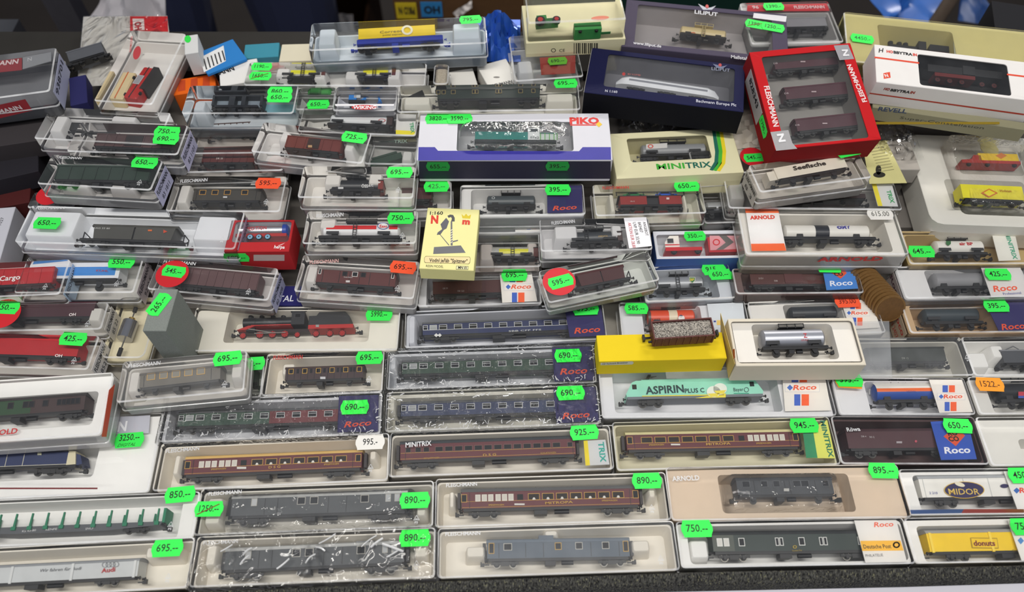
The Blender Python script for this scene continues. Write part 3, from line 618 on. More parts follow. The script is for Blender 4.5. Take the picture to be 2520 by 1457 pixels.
MAR, GO = '#5e1a24', '#bd8f3c'
def diner(label, c, a, b, top, roof, words, lamps=True, flip=False):
    t = train('dining_car', label, 'model wagon', c, a, b, top)
    pale = dict(pane='#cfcbc2', frame='#e2ddd2'); fl = (lambda f: 1 - f) if flip else (lambda f: f)
    wins = [(fl(.03), fl(.03), 1, .004, dict(wy=(.54, .76)))] + [(fl(.105), fl(.175), 3, .0034, pale), (fl(.215), fl(.285), 3, .0034, pale), (fl(.335), fl(.335), 1, .005, dict(frame=None)), (fl(.41), fl(.87), 7, .009, dict(pane='#2a2320')), (fl(.965), fl(.965), 1, .004, dict(wy=(.54, .76)))]
    bb = coach(t, MAR, roof, wins, [(.40, GO), (.05, GO)], frame=GO, wy=(.56, .74), doors=(.06, .935), endc='#2a2022')
    if lamps:
        for k in range(7):
            x = t.L * fl(.41 + .46 * k / 6); m = MB(); m.cyl('z', (x, t.H * .585), .0011, 0, .0006, '#dcd9d2', 8); m.box(x - .0015, x + .0015, t.H * .555, t.H * .57, 0, .0005, '#dcd9d2'); link('table_lamp', m.mesh('table_lamp', False), bb, t.M @ T3(0, 0, t.W * .986))
    for f in (.2, .42, .62, .8): m = MB(); m.box(t.L * f, t.L * f + .001, t.H * .97, t.H * 1.02, t.W * .45, t.W * .55, DARK); t.part('roof_vent', m)
    for wd, p, q, h in words: text(t.side, bb, wd, p, q, h, '#c9a04a', bold=.015)
    return t, bb
t, b = diner('maroon and gold dining car with grey roof, wide-spaced gold name', c, (1130, 1282), (1580, 1271), (1130, 1200), '#5d5e5f', [('MITROPA', (1342, 1241), (1410, 1238), 6, ), ('SPEISEWAGEN', (1202, 1245), (1240, 1244), 4), ('SPEISEWAGEN', (1481, 1234), (1519, 1233), 4)])
rect(t.side, b, 1266, 1239, 1291, 1243, '#d9d7d2', 'route_board', .0003)
c = case('clear case with beige tray and blister holding a short dark railcar', [(1640, 1150), (2217, 1144), (2232, 1270), (1656, 1279)], h=.031, T=.031)
c.tray('#d9c6b0', cav=(1778, 1178, 2092, 1256)); c.sticker(2174, 1158, '895.--', ang=-2); c.emboss('ARNOLD', (1655, 1184), (1722, 1181), 12)
t = train('luggage_van', 'short dark slate luggage van in blister on beige tray', 'model wagon', c, (1806, 1246), (2056, 1243), (1806, 1172), roll=4)
coach(t, '#3d4045', '#3a3c40', [(.12, .12, 1, .006), (.30, .42, 2, .005), (.62, .70, 2, .006), (.90, .90, 1, .005)], doors=(.2, .5, .55, .8), wy=(.6, .8), frame='#55585c', bog=False, axl=(.18, .82)); rect(t.side, t.root, 1929, 1202, 1942, 1209, '#cfcfca', 'data_plate')
q = c.rect((1798, 1166, 2066, 1250), .027); k = MB(); k.loft([rr(q[0] - .003, q[1] + .003, q[2] - .002, q[3] + .002, .003, .010), rr(*q, .004, .0278), rr(q[0] + .001, q[1] - .001, q[2] + .001, q[3] - .001, .004, .0288)], BLIS, False, True); c.part('blister', k)
c = case('clear case holding the white van with a navy oval', [(2221, 1157), (2740, 1150), (2790, 1260), (2237, 1264)])
c.tray(WHITE, cav=(2262, 1178, 2760, 1252)); t = train('sliding_wall_van', 'white sliding-wall van with a large navy and gold oval', 'model wagon', c, (2258, 1254), (2640, 1248), (2258, 1168))
b = van(t, '#e8e6e0', '#9da0a3', 0, bog=True, y0=.30)
for f in (.04, .30, .46, .62, .78): strip(t, b, t.L * f - .0003, t.L * f + .0003, t.H * .30, t.H * .86, '#cfd0ce', d=.0005, name='wall_seam')
prints(t.side, b, [('E', 2373, 1206, 50, 21, '#d6b03c', dict(z=.0003)), ('E', 2373, 1206, 48, 19.5, '#231c50', dict(z=.0004)), ('T', 'MIDOR', (2336, 1217), (2412, 1217), 15, '#d9b85a', dict(z=.0006, bold=.01)), ('E', 2362, 1192, 13, 5, '#e6dfc8', dict(z=.0006, ang=18)), ('E', 2472, 1196, 10, 5, '#231c50', dict(z=.0004)), ('T', '2 210', (2288, 1216), (2308, 1216), 6, '#39439a', dict(z=.0003))])
c.card([(2470, 1160), (2600, 1158), (2640, 1255), (2505, 1257)], '#e4e2de', [('P', [(2494, 1207), (2502, 1200), (2510, 1207), (2502, 1215)], '#2f63b0'), ('T', 'Roco', (2509, 1213), (2560, 1212), 13, '#e0452e', dict(bold=.03, shear=.25))]); c.sticker(2518, 1170, '450.--')
poly(c.front, c.root, [(2240, 1255), (2372, 1253), (2366, 1263), (2242, 1265)], '#3268b4', 'printed_strip'); poly(c.front, c.root, [(2372, 1253), (2520, 1253), (2520, 1262), (2366, 1263)], '#c23a3a', 'printed_strip')
# --- third row
c = case('large clear case with a navy blue diesel locomotive and N corner card', [(-265, 1046), (386, 1018), (376, 1206), (-300, 1240)])
c.tray(WHITE, cav=(-240, 1088, 232, 1180)); c.card([(262, 1026), (370, 1020), (366, 1066), (258, 1070)], '#b9bac4', [('T', 'N', (288, 1062), (310, 1060), 24, '#f2f2f4', dict(bold=.03))]); c.sticker(318, 1083, '3250.--', two='DIGITAL', ang=2)
rect(c.front, c.root, -200, 1200, 240, 1204, '#b02430', 'printed_strip')
t = train('diesel_locomotive', 'navy blue diesel locomotive with cream cab end', 'model locomotive', c, (-215, 1188), (206, 1172), (206, 1106), W=.019)
L, H, w = t.L, t.H, t.W; frame_beam(t, H * .30, H * .40, '#1b1c1e'); b = body_box(t, .012, L - .012, H * .40, H * .92, '#1d2c58', '#26305a', H * .08)
for f in (.30, .56, .66): strip(t, b, L * f, L * f + .0005, H * .40, H * .90, '#cfcab4', name='trim_line')
k = MB(); k.prism([(L - .012, H * .38), (L - .004, H * .40), (L - .006, H * .95), (L - .012, H * .97)], w * .05, w * .98, '#d8d0b0'); t.part('cab_end', k); k = MB(); k.prism([(L - .005, H * .36), (L + .001, H * .42), (L - .002, H * .8), (L - .006, H * .86)], w * .1, w * .9, '#1d2c58'); t.part('nose', k)
strip(t, b, .012, L - .012, H * .41, H * .43, '#cfcab4', name='trim_line'); bogie(t, L * .18, .022, H * .15, n=3); bogie(t, L * .82, .022, H * .15, n=3); ends(t, H * .3); rect(t.side, b, 92, 1114, 102, 1120, '#c9c8a8', 'badge', .0003)
c = case('clear case holding the cream-roofed dining car beside a white tag', [(396, 1091), (957, 1068), (951, 1178), (378, 1207)])
c.tray(WARM, blocks=[(428, 1120, 442, 1168), (910, 1108, 926, 1132)]); c.sticker(911, 1088, '995.-', TAGW, ink='#2a2a2a', tw=.5); c.emboss('FLEISCHMANN', (408, 1115), (490, 1107), 9)
t, b = diner('maroon dining car with cream roof and white table lamps', c, (452, 1198), (900, 1179), (452, 1120), '#d9b46c', [('D S G', (661, 1153), (690, 1151), 6), ('SPEISEWAGEN', (519, 1157), (556, 1155), 4), ('SPEISEWAGEN', (797, 1145), (834, 1143), 4)])
rect(t.side, b, 583, 1149, 606, 1154, '#d9d7d2', 'route_board', .0003)
c = case('clear case with grey and yellow card holding the maroon sleeping car', [(962, 1068), (1500, 1045), (1508, 1154), (958, 1169)])
c.tray(WARM, cav=(968, 1078, 1494, 1168)); c.card([(1436, 1085), (1490, 1082), (1500, 1143), (1441, 1146)], '#cfd0d2', [('P', [(1436, 1085), (1446, 1084), (1452, 1145), (1441, 1146)], '#ecd62c'), ('T', 'TRIX', (1472, 1088), (1478, 1138), 14, '#35a596', dict(bold=.03))])
c.sticker(1438, 1064, '925.--', ang=2); c.emboss('MINITRIX', (998, 1101), (1062, 1096), 12)
t = train('sleeping_car', 'maroon sleeping car with dark roof and small paired windows', 'model wagon', c, (980, 1163), (1424, 1147), (980, 1083))
b = coach(t, MAR, '#3c4145', [(.06, .06, 1, .004), (.115, .16, 2, .0045), (.23, .88, 13, .0062), (.955, .955, 1, .004)], [(.42, GO), (.06, GO)], frame='#6b4a44', wy=(.58, .72), doors=(.045, .97), endc='#241c1e')
prints(t.side, b, [('T', 'D S G', (1189, 1123), (1221, 1121), 6, '#c9a04a', dict(bold=.015)), ('T', 'SCHLAFWAGEN', (1043, 1130), (1081, 1128), 4, '#c9a04a'), ('T', 'SCHLAFWAGEN', (1330, 1117), (1368, 1115), 4, '#c9a04a')])
c = case('clear case with green and yellow card holding the cream-roofed maroon diner', [(1514, 1038), (2043, 1028), (2063, 1138), (1514, 1158)])
c.tray('#dcd6b8', cav=(1524, 1052, 2040, 1148)); c.card([(1978, 1065), (2040, 1033), (2056, 1128), (1984, 1127)], '#dfe06a', [('P', [(1976, 1066), (2000, 1054), (2012, 1127), (1984, 1127)], '#2f8e62'), ('T', 'MINITRIX', (2018, 1035), (2040, 1126), 12, '#2c7a5c', dict(bold=.03))]); c.sticker(1979, 1047, '945.--')
t, b = diner('maroon dining car with cream roof and three-pane pale windows at one end', c, (1535, 1136), (1970, 1127), (1535, 1060), '#d8cf9c', [('MITROPA', (1738, 1096), (1798, 1094), 6), ('SPEISEWAGEN', (1597, 1097), (1634, 1096), 4), ('SPEISEWAGEN', (1861, 1093), (1898, 1092), 4)], lamps=False, flip=True)
rect(t.side, b, 1651, 1092, 1674, 1096, '#d9d7d2', 'route_board', .0003)
c = case('clear case with blue diamond card holding the maroon covered wagon', [(2050, 1027), (2399, 1025), (2430, 1142), (2070, 1137)])
c.tray('#4a3230', cav=(2064, 1048, 2410, 1132), bcol='#4a3230'); c.card([(2290, 1038), (2380, 1032), (2404, 1130), (2316, 1132)], '#2d56b4', [('P', [(2352, 1050), (2375, 1072), (2352, 1098), (2322, 1074)], '#e2562c'), ('T', 'RO', (2334, 1072), (2358, 1071), 13, BLACK, dict(bold=.04)), ('T', 'CO', (2336, 1086), (2362, 1085), 12, BLACK, dict(bold=.04)), ('T', 'Roco', (2325, 1116), (2390, 1114), 16, '#f1f1f2', dict(bold=.03, shear=.15))]); c.sticker(2357, 1048, '650.--', ang=-2); c.emboss('Röwa', (2085, 1062), (2118, 1060), 10)
t = train('covered_wagon', 'dark maroon covered wagon with diamond card over its end', 'model wagon', c, (2078, 1132), (2360, 1129), (2078, 1052)); b = van(t, '#4a252b', '#3f2026', 0, bog=True)
prints(t.side, b, [('T', 'DB 4', (2120, 1076), (2132, 1076), 4, '#c7bfc0'), ('T', '345 12', (2140, 1078), (2152, 1078), 5, '#c7bfc0'), ('R', 2206, 1086, 2220, 1091, '#a79ea2'), ('E', 2254, 1086, 3, 3, '#c05060')])
c = case('clear case with an empty white tray at the table side', [(2407, 1028), (2720, 1024), (2760, 1140), (2440, 1143)]); c.tray('#dedcd6', cav=(2520, 1090, 2740, 1132))
# ------------------------------------------------------------------ middle rows
ROCOR = '#e8552f'
def blue_card(c, pts, logo, y=0, col='#2c2760'):
    c.card(pts, col, [('T', 'Roco', logo[0], logo[1], logo[2], ROCOR, dict(bold=.02, shear=.28))])
def flag_card(c, pts, cx, cy, k=1.0, wide=True):
    """white card, lozenge and red name between blue and orange bars"""
    c.card(pts, '#e8e4dc', [('R', cx - 34 * k, cy - 42 * k, cx - 14 * k, cy - 16 * k, '#3c62c0'), ('R', cx - 10 * k, cy - 42 * k, cx + 12 * k, cy - 16 * k, '#f0602c'),
        ('R', cx - 54 * k, cy - 12 * k, cx + 50 * k, cy + 13 * k, '#c8ccd6'), ('P', [(cx - 53 * k, cy - 11 * k), (cx + 49 * k, cy - 11 * k), (cx + 49 * k, cy + 12 * k), (cx - 53 * k, cy + 12 * k)], '#ece8e0', 'print', .0002),
        ('P', [(cx - 48 * k, cy), (cx - 39 * k, cy - 9 * k), (cx - 30 * k, cy), (cx - 39 * k, cy + 9 * k)], '#3a6ac0', 'print', .0003), ('T', 'Roco', (cx - 30 * k, cy + 7 * k), (cx + 42 * k, cy + 5 * k), 15 * k, '#e8552f', dict(bold=.02, shear=.28, z=.0004)),
        ('R', cx - 26 * k, cy + 20 * k, cx - 8 * k, cy + 54 * k, '#3c62c0'), ('R', cx - 4 * k, cy + 20 * k, cx + 18 * k, cy + 54 * k, '#f0602c')])
# --- row of wrapped coaches
c = case('shrink-wrapped case, half green half red coach and navy card', [(404, 986), (938, 966), (934, 1066), (396, 1084)], film=FILM)
c.tray('#dcdde2', cav=(420, 1000, 905, 1082), blocks=[(408, 1000, 418, 1044)]); blue_card(c, [(834, 975), (932, 972), (930, 1062), (830, 1064)], ((846, 1052), (914, 1046), 14)); c.sticker(873, 1002, '690.--', scale=1.0)
def roco_coach(label, c, a, b, top, col, n=11, bands=(), lines=(), two=None, f=(.13, .90)):
    t = train('passenger_coach', label, 'model wagon', c, a, b, top)
    bb = coach(t, col, '#5b5d60', [(.03, .03, 1, .0035), (.075, .075, 1, .006, dict(pane='#9da0a2'))] + [(f[0], f[1], n, .0068)], lines, wy=(.56, .76), frame='#c9cacb', bar=True, endc='#26262a', bands=bands)
    if two: strip(t, bb, t.L * .5, t.L - .0026, t.H * .32, t.H * .86, two, name='painted_half', d=.0001)
    k = MB(); k.box(t.L * .46, t.L * .53, t.H * .18, t.H * .30, t.W * .5, t.W * .92, '#3b3d42'); t.part('battery_box', k); return t, bb
t, b = roco_coach('express coach painted half green and half dark red', c, (436, 1075), (896, 1060), (436, 1010), '#2f4a3c', 10, two='#6e2a2e')
c = case('shrink-wrapped case, slate blue coach, cream end block and navy card', [(952, 967), (1467, 946), (1477, 1041), (950, 1059)], film=FILM)
c.tray('#dbd8cc', cav=(962, 982, 1462, 1056), blocks=[(958, 975, 972, 1012)]); blue_card(c, [(1362, 958), (1466, 950), (1474, 1036), (1370, 1042)], ((1384, 1031), (1452, 1026), 15)); c.sticker(1404, 967, '690.--', scale=1.02)
roco_coach('slate blue express coach with silver-framed windows', c, (982, 1050), (1440, 1036), (982, 986), '#323c5e', 10)
c = case('shrink-wrapped case, dark green coach, white end block and navy card', [(955, 866), (1457, 847), (1467, 941), (953, 955)], film=FILM)
c.tray('#d6d8dd', cav=(965, 880, 1452, 952), blocks=[(960, 872, 975, 910)]); blue_card(c, [(1358, 852), (1455, 849), (1465, 935), (1365, 939)], ((1378, 922), (1446, 918), 15)); c.sticker(1398, 875, '690.--', scale=1.0)
roco_coach('dark green express coach with silver-framed windows', c, (985, 946), (1436, 932), (985, 884), '#2c4636', 10)
c = case('clear case with navy card holding the dark blue striped coach', [(999, 766), (1484, 746), (1490, 832), (997, 854)], h=.034, T=.033)
c.tray('#cfd1d8', cav=(1012, 776, 1480, 850), blocks=[(1003, 774, 1022, 846)]); blue_card(c, [(1389, 752), (1478, 747), (1490, 826), (1402, 830)], ((1413, 821), (1478, 816), 14)); c.sticker(1441, 760, '695.--')
t, b = roco_coach('dark blue coach with thin white waist line and arrow emblem', c, (1036, 850), (1466, 833), (1036, 790), '#222c56', 10, lines=[(.40, '#d7d8d4')])
prints(t.side, b, [('T', 'SBB CFF FFS', (1252, 817), (1332, 813), 4, '#d7d8d4'), ('P', [(1068, 825), (1074, 820), (1076, 823), (1080, 823), (1082, 820), (1087, 825), (1082, 830), (1080, 827), (1076, 827), (1074, 830)], '#e4e4e0')])
# --- loco case with cream tray
c = case('wide clear case with cream tray holding the black and red steam engine', [(480, 752), (979, 757), (981, 854), (463, 866)], h=.034, T=.033)
c.tray('#e6e2d6', cav=(562, 766, 905, 838), blocks=[(492, 765, 525, 812, .022), (535, 778, 560, 815, .022), (922, 790, 948, 820, .02)]); c.sticker(933, 774, '5990.--', tw=.6, scale=1.0, ang=-1)
t = train('steam_locomotive', 'black steam locomotive with tender and bright red wheels', 'model locomotive', c, (578, 840), (884, 832), (578, 768), W=.018)
L, H, w = t.L, t.H, t.W; RD = '#b3241f'; BK = '#222326'
k = MB(); k.box(L * .03, L * .60, H * .27, H * .38, w * .15, w * .6, '#2a1a1a'); k.prism([(L * .03, H * .30), (L * .10, H * .30), (L * .18, H * .46), (L * .12, H * .46)], w * .1, w * .95, RD); k.box(L * .14, L * .46, H * .44, H * .475, w * .05, w * .98, RD); t.part('running_board', k)
k = MB(); k.lathex([(L * .06, .001), (L * .06, H * .19), (L * .16, H * .20), (L * .16, H * .185), (L * .48, H * .20), (L * .48, .001)], H * .68, w * .5, mat(BK, .4)); t.part('boiler', k)
k = MB(); k.cyl('y', (L * .11, w * .5), .0026, H * .84, H * 1.02, BK, 12); t.part('chimney', k)
for f in (.20, .29, .375): k = MB(); k.cyl('y', (L * f, w * .5), .0024, H * .84, H * .97, BK, 12); t.part('dome', k)
k = MB(); k.box(L * .46, L * .565, H * .46, H * .96, w * .03, w * .97, BK); k.box(L * .45, L * .58, H * .96, H * 1.0, w * .0, w * 1.0, BK); cab = t.part('cab', k); window(t, cab, L * .51, H * .8, .005, .0035, '#0e0e10', '#3a3a3c')
k = MB(); k.cyl('x', (H * .34, w * .78), H * .085, L * .10, L * .17, BK, 12); t.part('cylinder_block', k)
for f, r in ((.075, .125), (.21, .15), (.31, .15), (.41, .15), (.51, .11)): wheel(t, L * f, H * r, None, '#8a1c18', '#4a4040', spoke=RD)
k = MB(); y = H * .16; k.box(L * .17, L * .42, y, y + .0007, w * .86, w * .90, '#8a8580'); k.prism([(L * .12, H * .33), (L * .31, y), (L * .31, y + .0007), (L * .12, H * .33 + .0007)], w * .9, w * .93, '#8a8580'); t.part('coupling_rod', k)
k = MB(); k.prism([(L * .60, H * .42), (L * .93, H * .42), (L * .93, H * .72), (L * .89, H * .92), (L * .68, H * .92), (L * .66, H * .78), (L * .60, H * .78)], w * .04, w * .96, BK); tdr = t.part('tender', k)
k = MB(); k.box(L * .60, L * .96, H * .27, H * .42, w * .08, w * .97, RD); t.part('tender_frame', k, tdr)
for f in (.66, .77, .87): wheel(t, L * f, H * .13, tdr, '#8a1c18', '#4a4040', spoke=RD)
rect(t.side, tdr, 777, 799, 785, 805, '#9a9a96', 'data_plate'); ends(t, H * .30, BK)
c = carton('navy carton lying beneath the brown coach case, silver lettering along edge', [(560, 700), (985, 708), (986, 752), (556, 752)], .033, .026, '#2b2a66'); text(c.top, c.root, 'DIGITAL', (640, 745), (722, 741), 15, '#e8e8ee', bold=.01, shear=.15)
# --- compartment coaches
c = case('clear case with red embossed name, dark purple-brown compartment coach', [(655, 869), (942, 865), (940, 961), (648, 974)])
c.tray(WARM, blocks=[(695, 895, 725, 922)]); c.sticker(909, 880, '695.--'); text(c.top, c.root, 'FLEISCHMANN', (672, 885), (744, 883), 10, '#c23a34', 'embossed_lettering', bold=.02)
t = train('compartment_coach', 'purple-brown compartment coach with six gold-framed windows', 'model wagon', c, (699, 960), (903, 953), (699, 902))
b = coach(t, '#3a2628', '#4a3a38', [(.10, .92, 6, .0036, dict(frame='#c79a3c')), (.18, .98, 6, .0022, dict(frame=None)), (.26, .86, 5, .0022, dict(frame=None))], doors=(.06, .14, .22, .30, .38, .46, .54, .62, .70, .78, .86), wy=(.62, .82), axl=(.2, .8)); rect(t.side, b, 788, 927, 801, 933, '#c9c9cc', 'data_plate')
c = case('small clear case mostly hidden, green tag at its corner, beside compartment coach', [(490, 888), (650, 880), (640, 975), (478, 985)]); c.tray('#c9cac0'); c.sticker(618, 895, '690.--')
t = train('covered_wagon', 'dark green wagon end showing in a half-hidden case', 'model wagon', c, (500, 970), (636, 962), (500, 918)); van(t, '#3a4a40', None, 6)
c = case('scuffed clear case lying askew with a pale grey-brown coach', [(303, 889), (601, 866), (602, 957), (288, 990)], h=.060, T=.029, lid=DULL)
c.tray('#d6d2cc', blocks=[(318, 915, 342, 965), (570, 885, 596, 930)]); c.sticker(560, 882, '695.--', ang=1); c.emboss('FLEISCHMANN', (316, 905), (394, 897), 9)
t = train('branch_line_coach', 'grey-brown branch coach seen through scuffed plastic, five gold windows', 'model wagon', c, (345, 982), (556, 958), (345, 915))
coach(t, '#6a655c', '#66635e', [(.16, .74, 5, .0062, dict(frame='#d0a24a', pane='#8a867c'))], wy=(.62, .86), frame='#d0a24a', lower='#3c3a38', axl=(.2, .8), doors=(.08, .86))
# --- front-left heavy case
c = case('clear case resting on the navy engine case, green and brown coach inside', [(-130, 942), (273, 919), (246, 1064), (-150, 1096)], h=.062, T=.031)
c.tray(WHITE, cav=(-110, 985, 226, 1052)); text(c.top, c.root, 'ARNOLD', (-52, 1076), (42, 1066), 13, '#c32a2e', bold=.03, z=-.002)
t = train('old_coach', 'dim green and brown coach of two halves with dark windows', 'model wagon', c, (-95, 1060), (222, 1036), (-95, 985)); b = coach(t, '#3a2726', '#2a2424', [(.10, .16, 2, .004), (.40, .40, 1, .004), (.52, .56, 2, .0045), (.67, .67, 1, .004), (.78, .92, 5, .0036)], wy=(.56, .76), frame='#2a2020'); strip(t, b, .0026, t.L * .56, t.H * .33, t.H * .85, '#234326', name='painted_half', d=.00006)
poly(c.right, c.root, [(268, 960), (283, 945), (262, 1075), (250, 1075)], '#c84a2c', 'printed_strip')
# --- electric locomotive
c = case('wide clear case with white tray and flag card, mint green electric locomotive', [(1473, 904), (2032, 903), (2055, 1018), (1485, 1027)])
c.tray('#e3e3e6', cav=(1515, 918, 1912, 1010)); flag_card(c, [(1924, 912), (2028, 908), (2046, 1010), (1932, 1012)], 1976, 954, .82)
t = train('electric_locomotive', 'mint green electric locomotive with black advert lettering', 'model locomotive', c, (1532, 1010), (1884, 1001), (1532, 932), W=.019)
L, H, w = t.L, t.H, t.W; MI = '#96dcc4'
k = MB(); k.prism([(.004, H * .32), (L - .004, H * .32), (L - .003, H * .45), (L * .93, H * .86), (L * .90, H * .92), (L * .10, H * .92), (L * .07, H * .86), (.003, H * .45)], w * .03, w * .97, mat(MI, .4)); b = t.part('body', k); k = MB(); k.prism([(.004, H * .26), (L - .004, H * .26), (L - .004, H * .35), (.004, H * .35)], w * .02, w * .985, '#6c7078'); t.part('solebar', k)
for f in (.085, .905): window(t, b, L * f, H * .70, .004, .0045, '#1c2226', None, z=.972)
k = MB(); k.box(L * .14, L * .86, H * .92, H * .98, w * .1, w * .85, '#7fbfa8'); t.part('roof', k)
k = MB(); k.tube([(L * .15, H * .99, w * .8), (L * .25, H * 1.10, w * .8), (L * .20, H * 1.13, w * .6)], .0004, BK); k.tube([(L * .15, H * .99, w * .3), (L * .25, H * 1.10, w * .3), (L * .20, H * 1.13, w * .6)], .0004, BK); k.box(L * .19, L * .21, H * 1.11, H * 1.15, w * .1, w * .9, BK); t.part('pantograph', k)
bogie(t, L * .19, .014, H * .15); bogie(t, L * .80, .014, H * .15); ends(t, H * .30)
prints(t.side, b, [('P', [(1580, 974), (1782, 970), (1782, 973), (1580, 976)], '#e8d23a'), ('P', [(1710, 980), (1746, 974), (1786, 968), (1786, 978)], '#f0dc3c'), ('T', 'ASPIRIN', (1590, 970), (1684, 965), 19, '#16323a', dict(bold=.02)), ('T', 'PLUS C', (1686, 967), (1734, 965), 11, '#16323a', dict(bold=.015)), ('T', 'Bayer', (1806, 963), (1830, 962), 9, '#233a42'), ('E', 1837, 959, 6, 6, '#233a42', dict(hole=.8)), ('R', 1806, 967, 1843, 969, '#3aa88c')])
for (x, y) in ((1756, 964), (1772, 957)): oval(t.side, b, x, y, 17, 14, '#e9ebe4', 'tablet_print', .0003); poly(t.side, b, [(x - 15, y + 5), (x + 15, y + 3), (x + 9, y + 12), (x - 6, y + 13)], '#ecd84a', 'tablet_print', .0005)
# --- tank wagons at the side
BAND = [(0, 1, 44, 180, '#e9e7e0'), (0, 1, 22, 44, '#ec6b2a'), (0, 1, -60, 22, '#2c52a4')]
c = case('clear case with flag card holding the white, orange and blue tank wagon', [(2054, 930), (2372, 930), (2400, 1018), (2066, 1016)])
c.tray('#e2e2e4', cav=(2140, 942, 2320, 1016)); flag_card(c, [(2286, 933), (2370, 932), (2398, 1014), (2312, 1016)], 2342, 976, .66); c.sticker(2089, 939, '395.--', '#f09a22', ang=-4, scale=.98); c.sticker(2089, 936, '395.--', ang=-1, scale=.98)
t = train('tank_wagon', 'tank wagon striped white over orange over blue', 'model wagon', c, (2146, 1014), (2308, 1012), (2146, 940)); tk = tank(t, '#2c52a4', bands=BAND, ladder=False, plates=False); text(t.side, tk, 'VEEDOL', (2232, 966), (2256, 966), 5, '#2c3a7a', wrap=(t, t.yc, t.zc, t.r))
c = case('clear case with orange tag holding the black tank wagon', [(2385, 928), (2680, 926), (2710, 1014), (2413, 1017)])
c.tray('#d9d7d2', cav=(2440, 946, 2640, 1012)); c.sticker(2436, 946, '1522.-', '#f59a24', ang=-3, ink='#6a3a10')
t = train('tank_wagon', 'black tank wagon with white letters, red and blue emblem', 'model wagon', c, (2446, 1012), (2608, 1010), (2446, 940)); tk = tank(t, '#24262a', ladder=False, plates=False); prints(t.side, tk, [('T', 'VTG', (2484, 980), (2498, 980), 6, '#d4d4d2', dict(wrap=(t, t.yc, t.zc, t.r))), ('R', 2506, 964, 2520, 974, '#c23044'), ('R', 2506, 974, 2520, 980, '#3a58b0')])
c = case('clear case half covered by loose plastic sleeve, dark olive van inside', [(2094, 832), (2364, 830), (2397, 921), (2108, 924)], lid=DULL)
c.tray('#c9c6bc'); t = train('covered_wagon', 'dark olive-black covered van under loose plastic sleeve', 'model wagon', c, (2132, 915), (2328, 912), (2132, 852)); b = van(t, '#262c26', '#20241f', 0, bog=True); text(t.side, b, 'DR 12', (2220, 884), (2236, 884), 5, '#9a9c94')
c = case('clear case with white blocks and small grey loco showing at the side', [(2371, 830), (2640, 828), (2680, 920), (2398, 922)]); c.tray(WHITE, blocks=[(2385, 868, 2430, 905), (2440, 850, 2470, 880)])
t = train('shunting_locomotive', 'small grey shunting locomotive with bent current collector', 'model locomotive', c, (2458, 916), (2600, 914), (2458, 862)); b = van(t, '#4b4d52', '#86888c', 0); k = MB(); k.tube([(t.L * .15, t.H, t.W * .6), (t.L * .35, t.H * 1.22, t.W * .6), (t.L * .45, t.H * 1.02, t.W * .6)], .0005, '#6a6c70'); t.part('pantograph', k)
# --- orange tank, dark tanks
c = case('clear case partly under the yellow carton, orange tank wagon inside', [(1527, 744), (1834, 740), (1846, 830), (1531, 836)], h=.032, T=.031)
c.tray('#dcdde0', cav=(1588, 762, 1724, 832)); c.card([(1740, 748), (1828, 744), (1838, 826), (1752, 830)], '#d4d8dc', [('R', 1756, 789, 1762, 793, '#2a3a94'), ('R', 1764, 788, 1778, 800, '#ecc66a')]); c.sticker(1566, 759, '585.--', ang=-2, scale=.9)
t = train('tank_wagon', 'orange tank wagon with cream centre band and white roundel', 'model wagon', c, (1586, 822), (1722, 820), (1586, 758)); tk = tank(t, '#e2502a', bands=[(.44, .62, -80, 180, '#e6d9bc'), (0, .06, -80, 180, '#5a4a46')], ladder=False, plates=False)
prints(t.side, tk, [('E', 1677, 783, 8, 7, '#eceae6', dict(z=.0009)), ('T', '*', (1673, 787), (1681, 787), 12, '#26365a', dict(z=.0013, bold=.05)), ('T', 'TRANSOL', (1602, 787), (1628, 786), 5, '#3a2420', dict(wrap=(t, t.yc, t.zc, t.r)))])
c = case('clear case with orange tag and flag card, dark tank wagon half hidden', [(1845, 740), (2152, 735), (2178, 812), (1858, 832)], h=.034, T=.033)
c.tray('#e2dfda', cav=(1938, 748, 2072, 815)); flag_card(c, [(2070, 742), (2142, 732), (2166, 806), (2092, 810)], 2112, 770, .58); c.sticker(2085, 742, '395.00', ORANGE, scale=.95, ink='#7a1c10')
t = train('tank_wagon', 'charcoal tank wagon half hidden behind the open white box', 'model wagon', c, (1936, 812), (2072, 808), (1936, 748)); tank(t, '#33373c', ladder=False)
c = case('clear case with tan tray and navy card, slate tank wagon inside', [(2222, 742), (2545, 738), (2568, 814), (2240, 817)], h=.038, T=.036)
c.tray('#c8a982', cav=(2250, 748, 2440, 814)); blue_card(c, [(2425, 746), (2540, 741), (2562, 812), (2458, 814)], ((2466, 812), (2525, 808), 15)); c.sticker(2452, 753, '395.--', scale=.95); c.end_label('L', '#b9a58c', 'Roco', '#c03a30', 'N 2407')
t = train('tank_wagon', 'slate grey tank wagon on tan tray with black frame', 'model wagon', c, (2262, 820), (2424, 818), (2262, 752)); tank(t, '#3d464c', ladder=False)
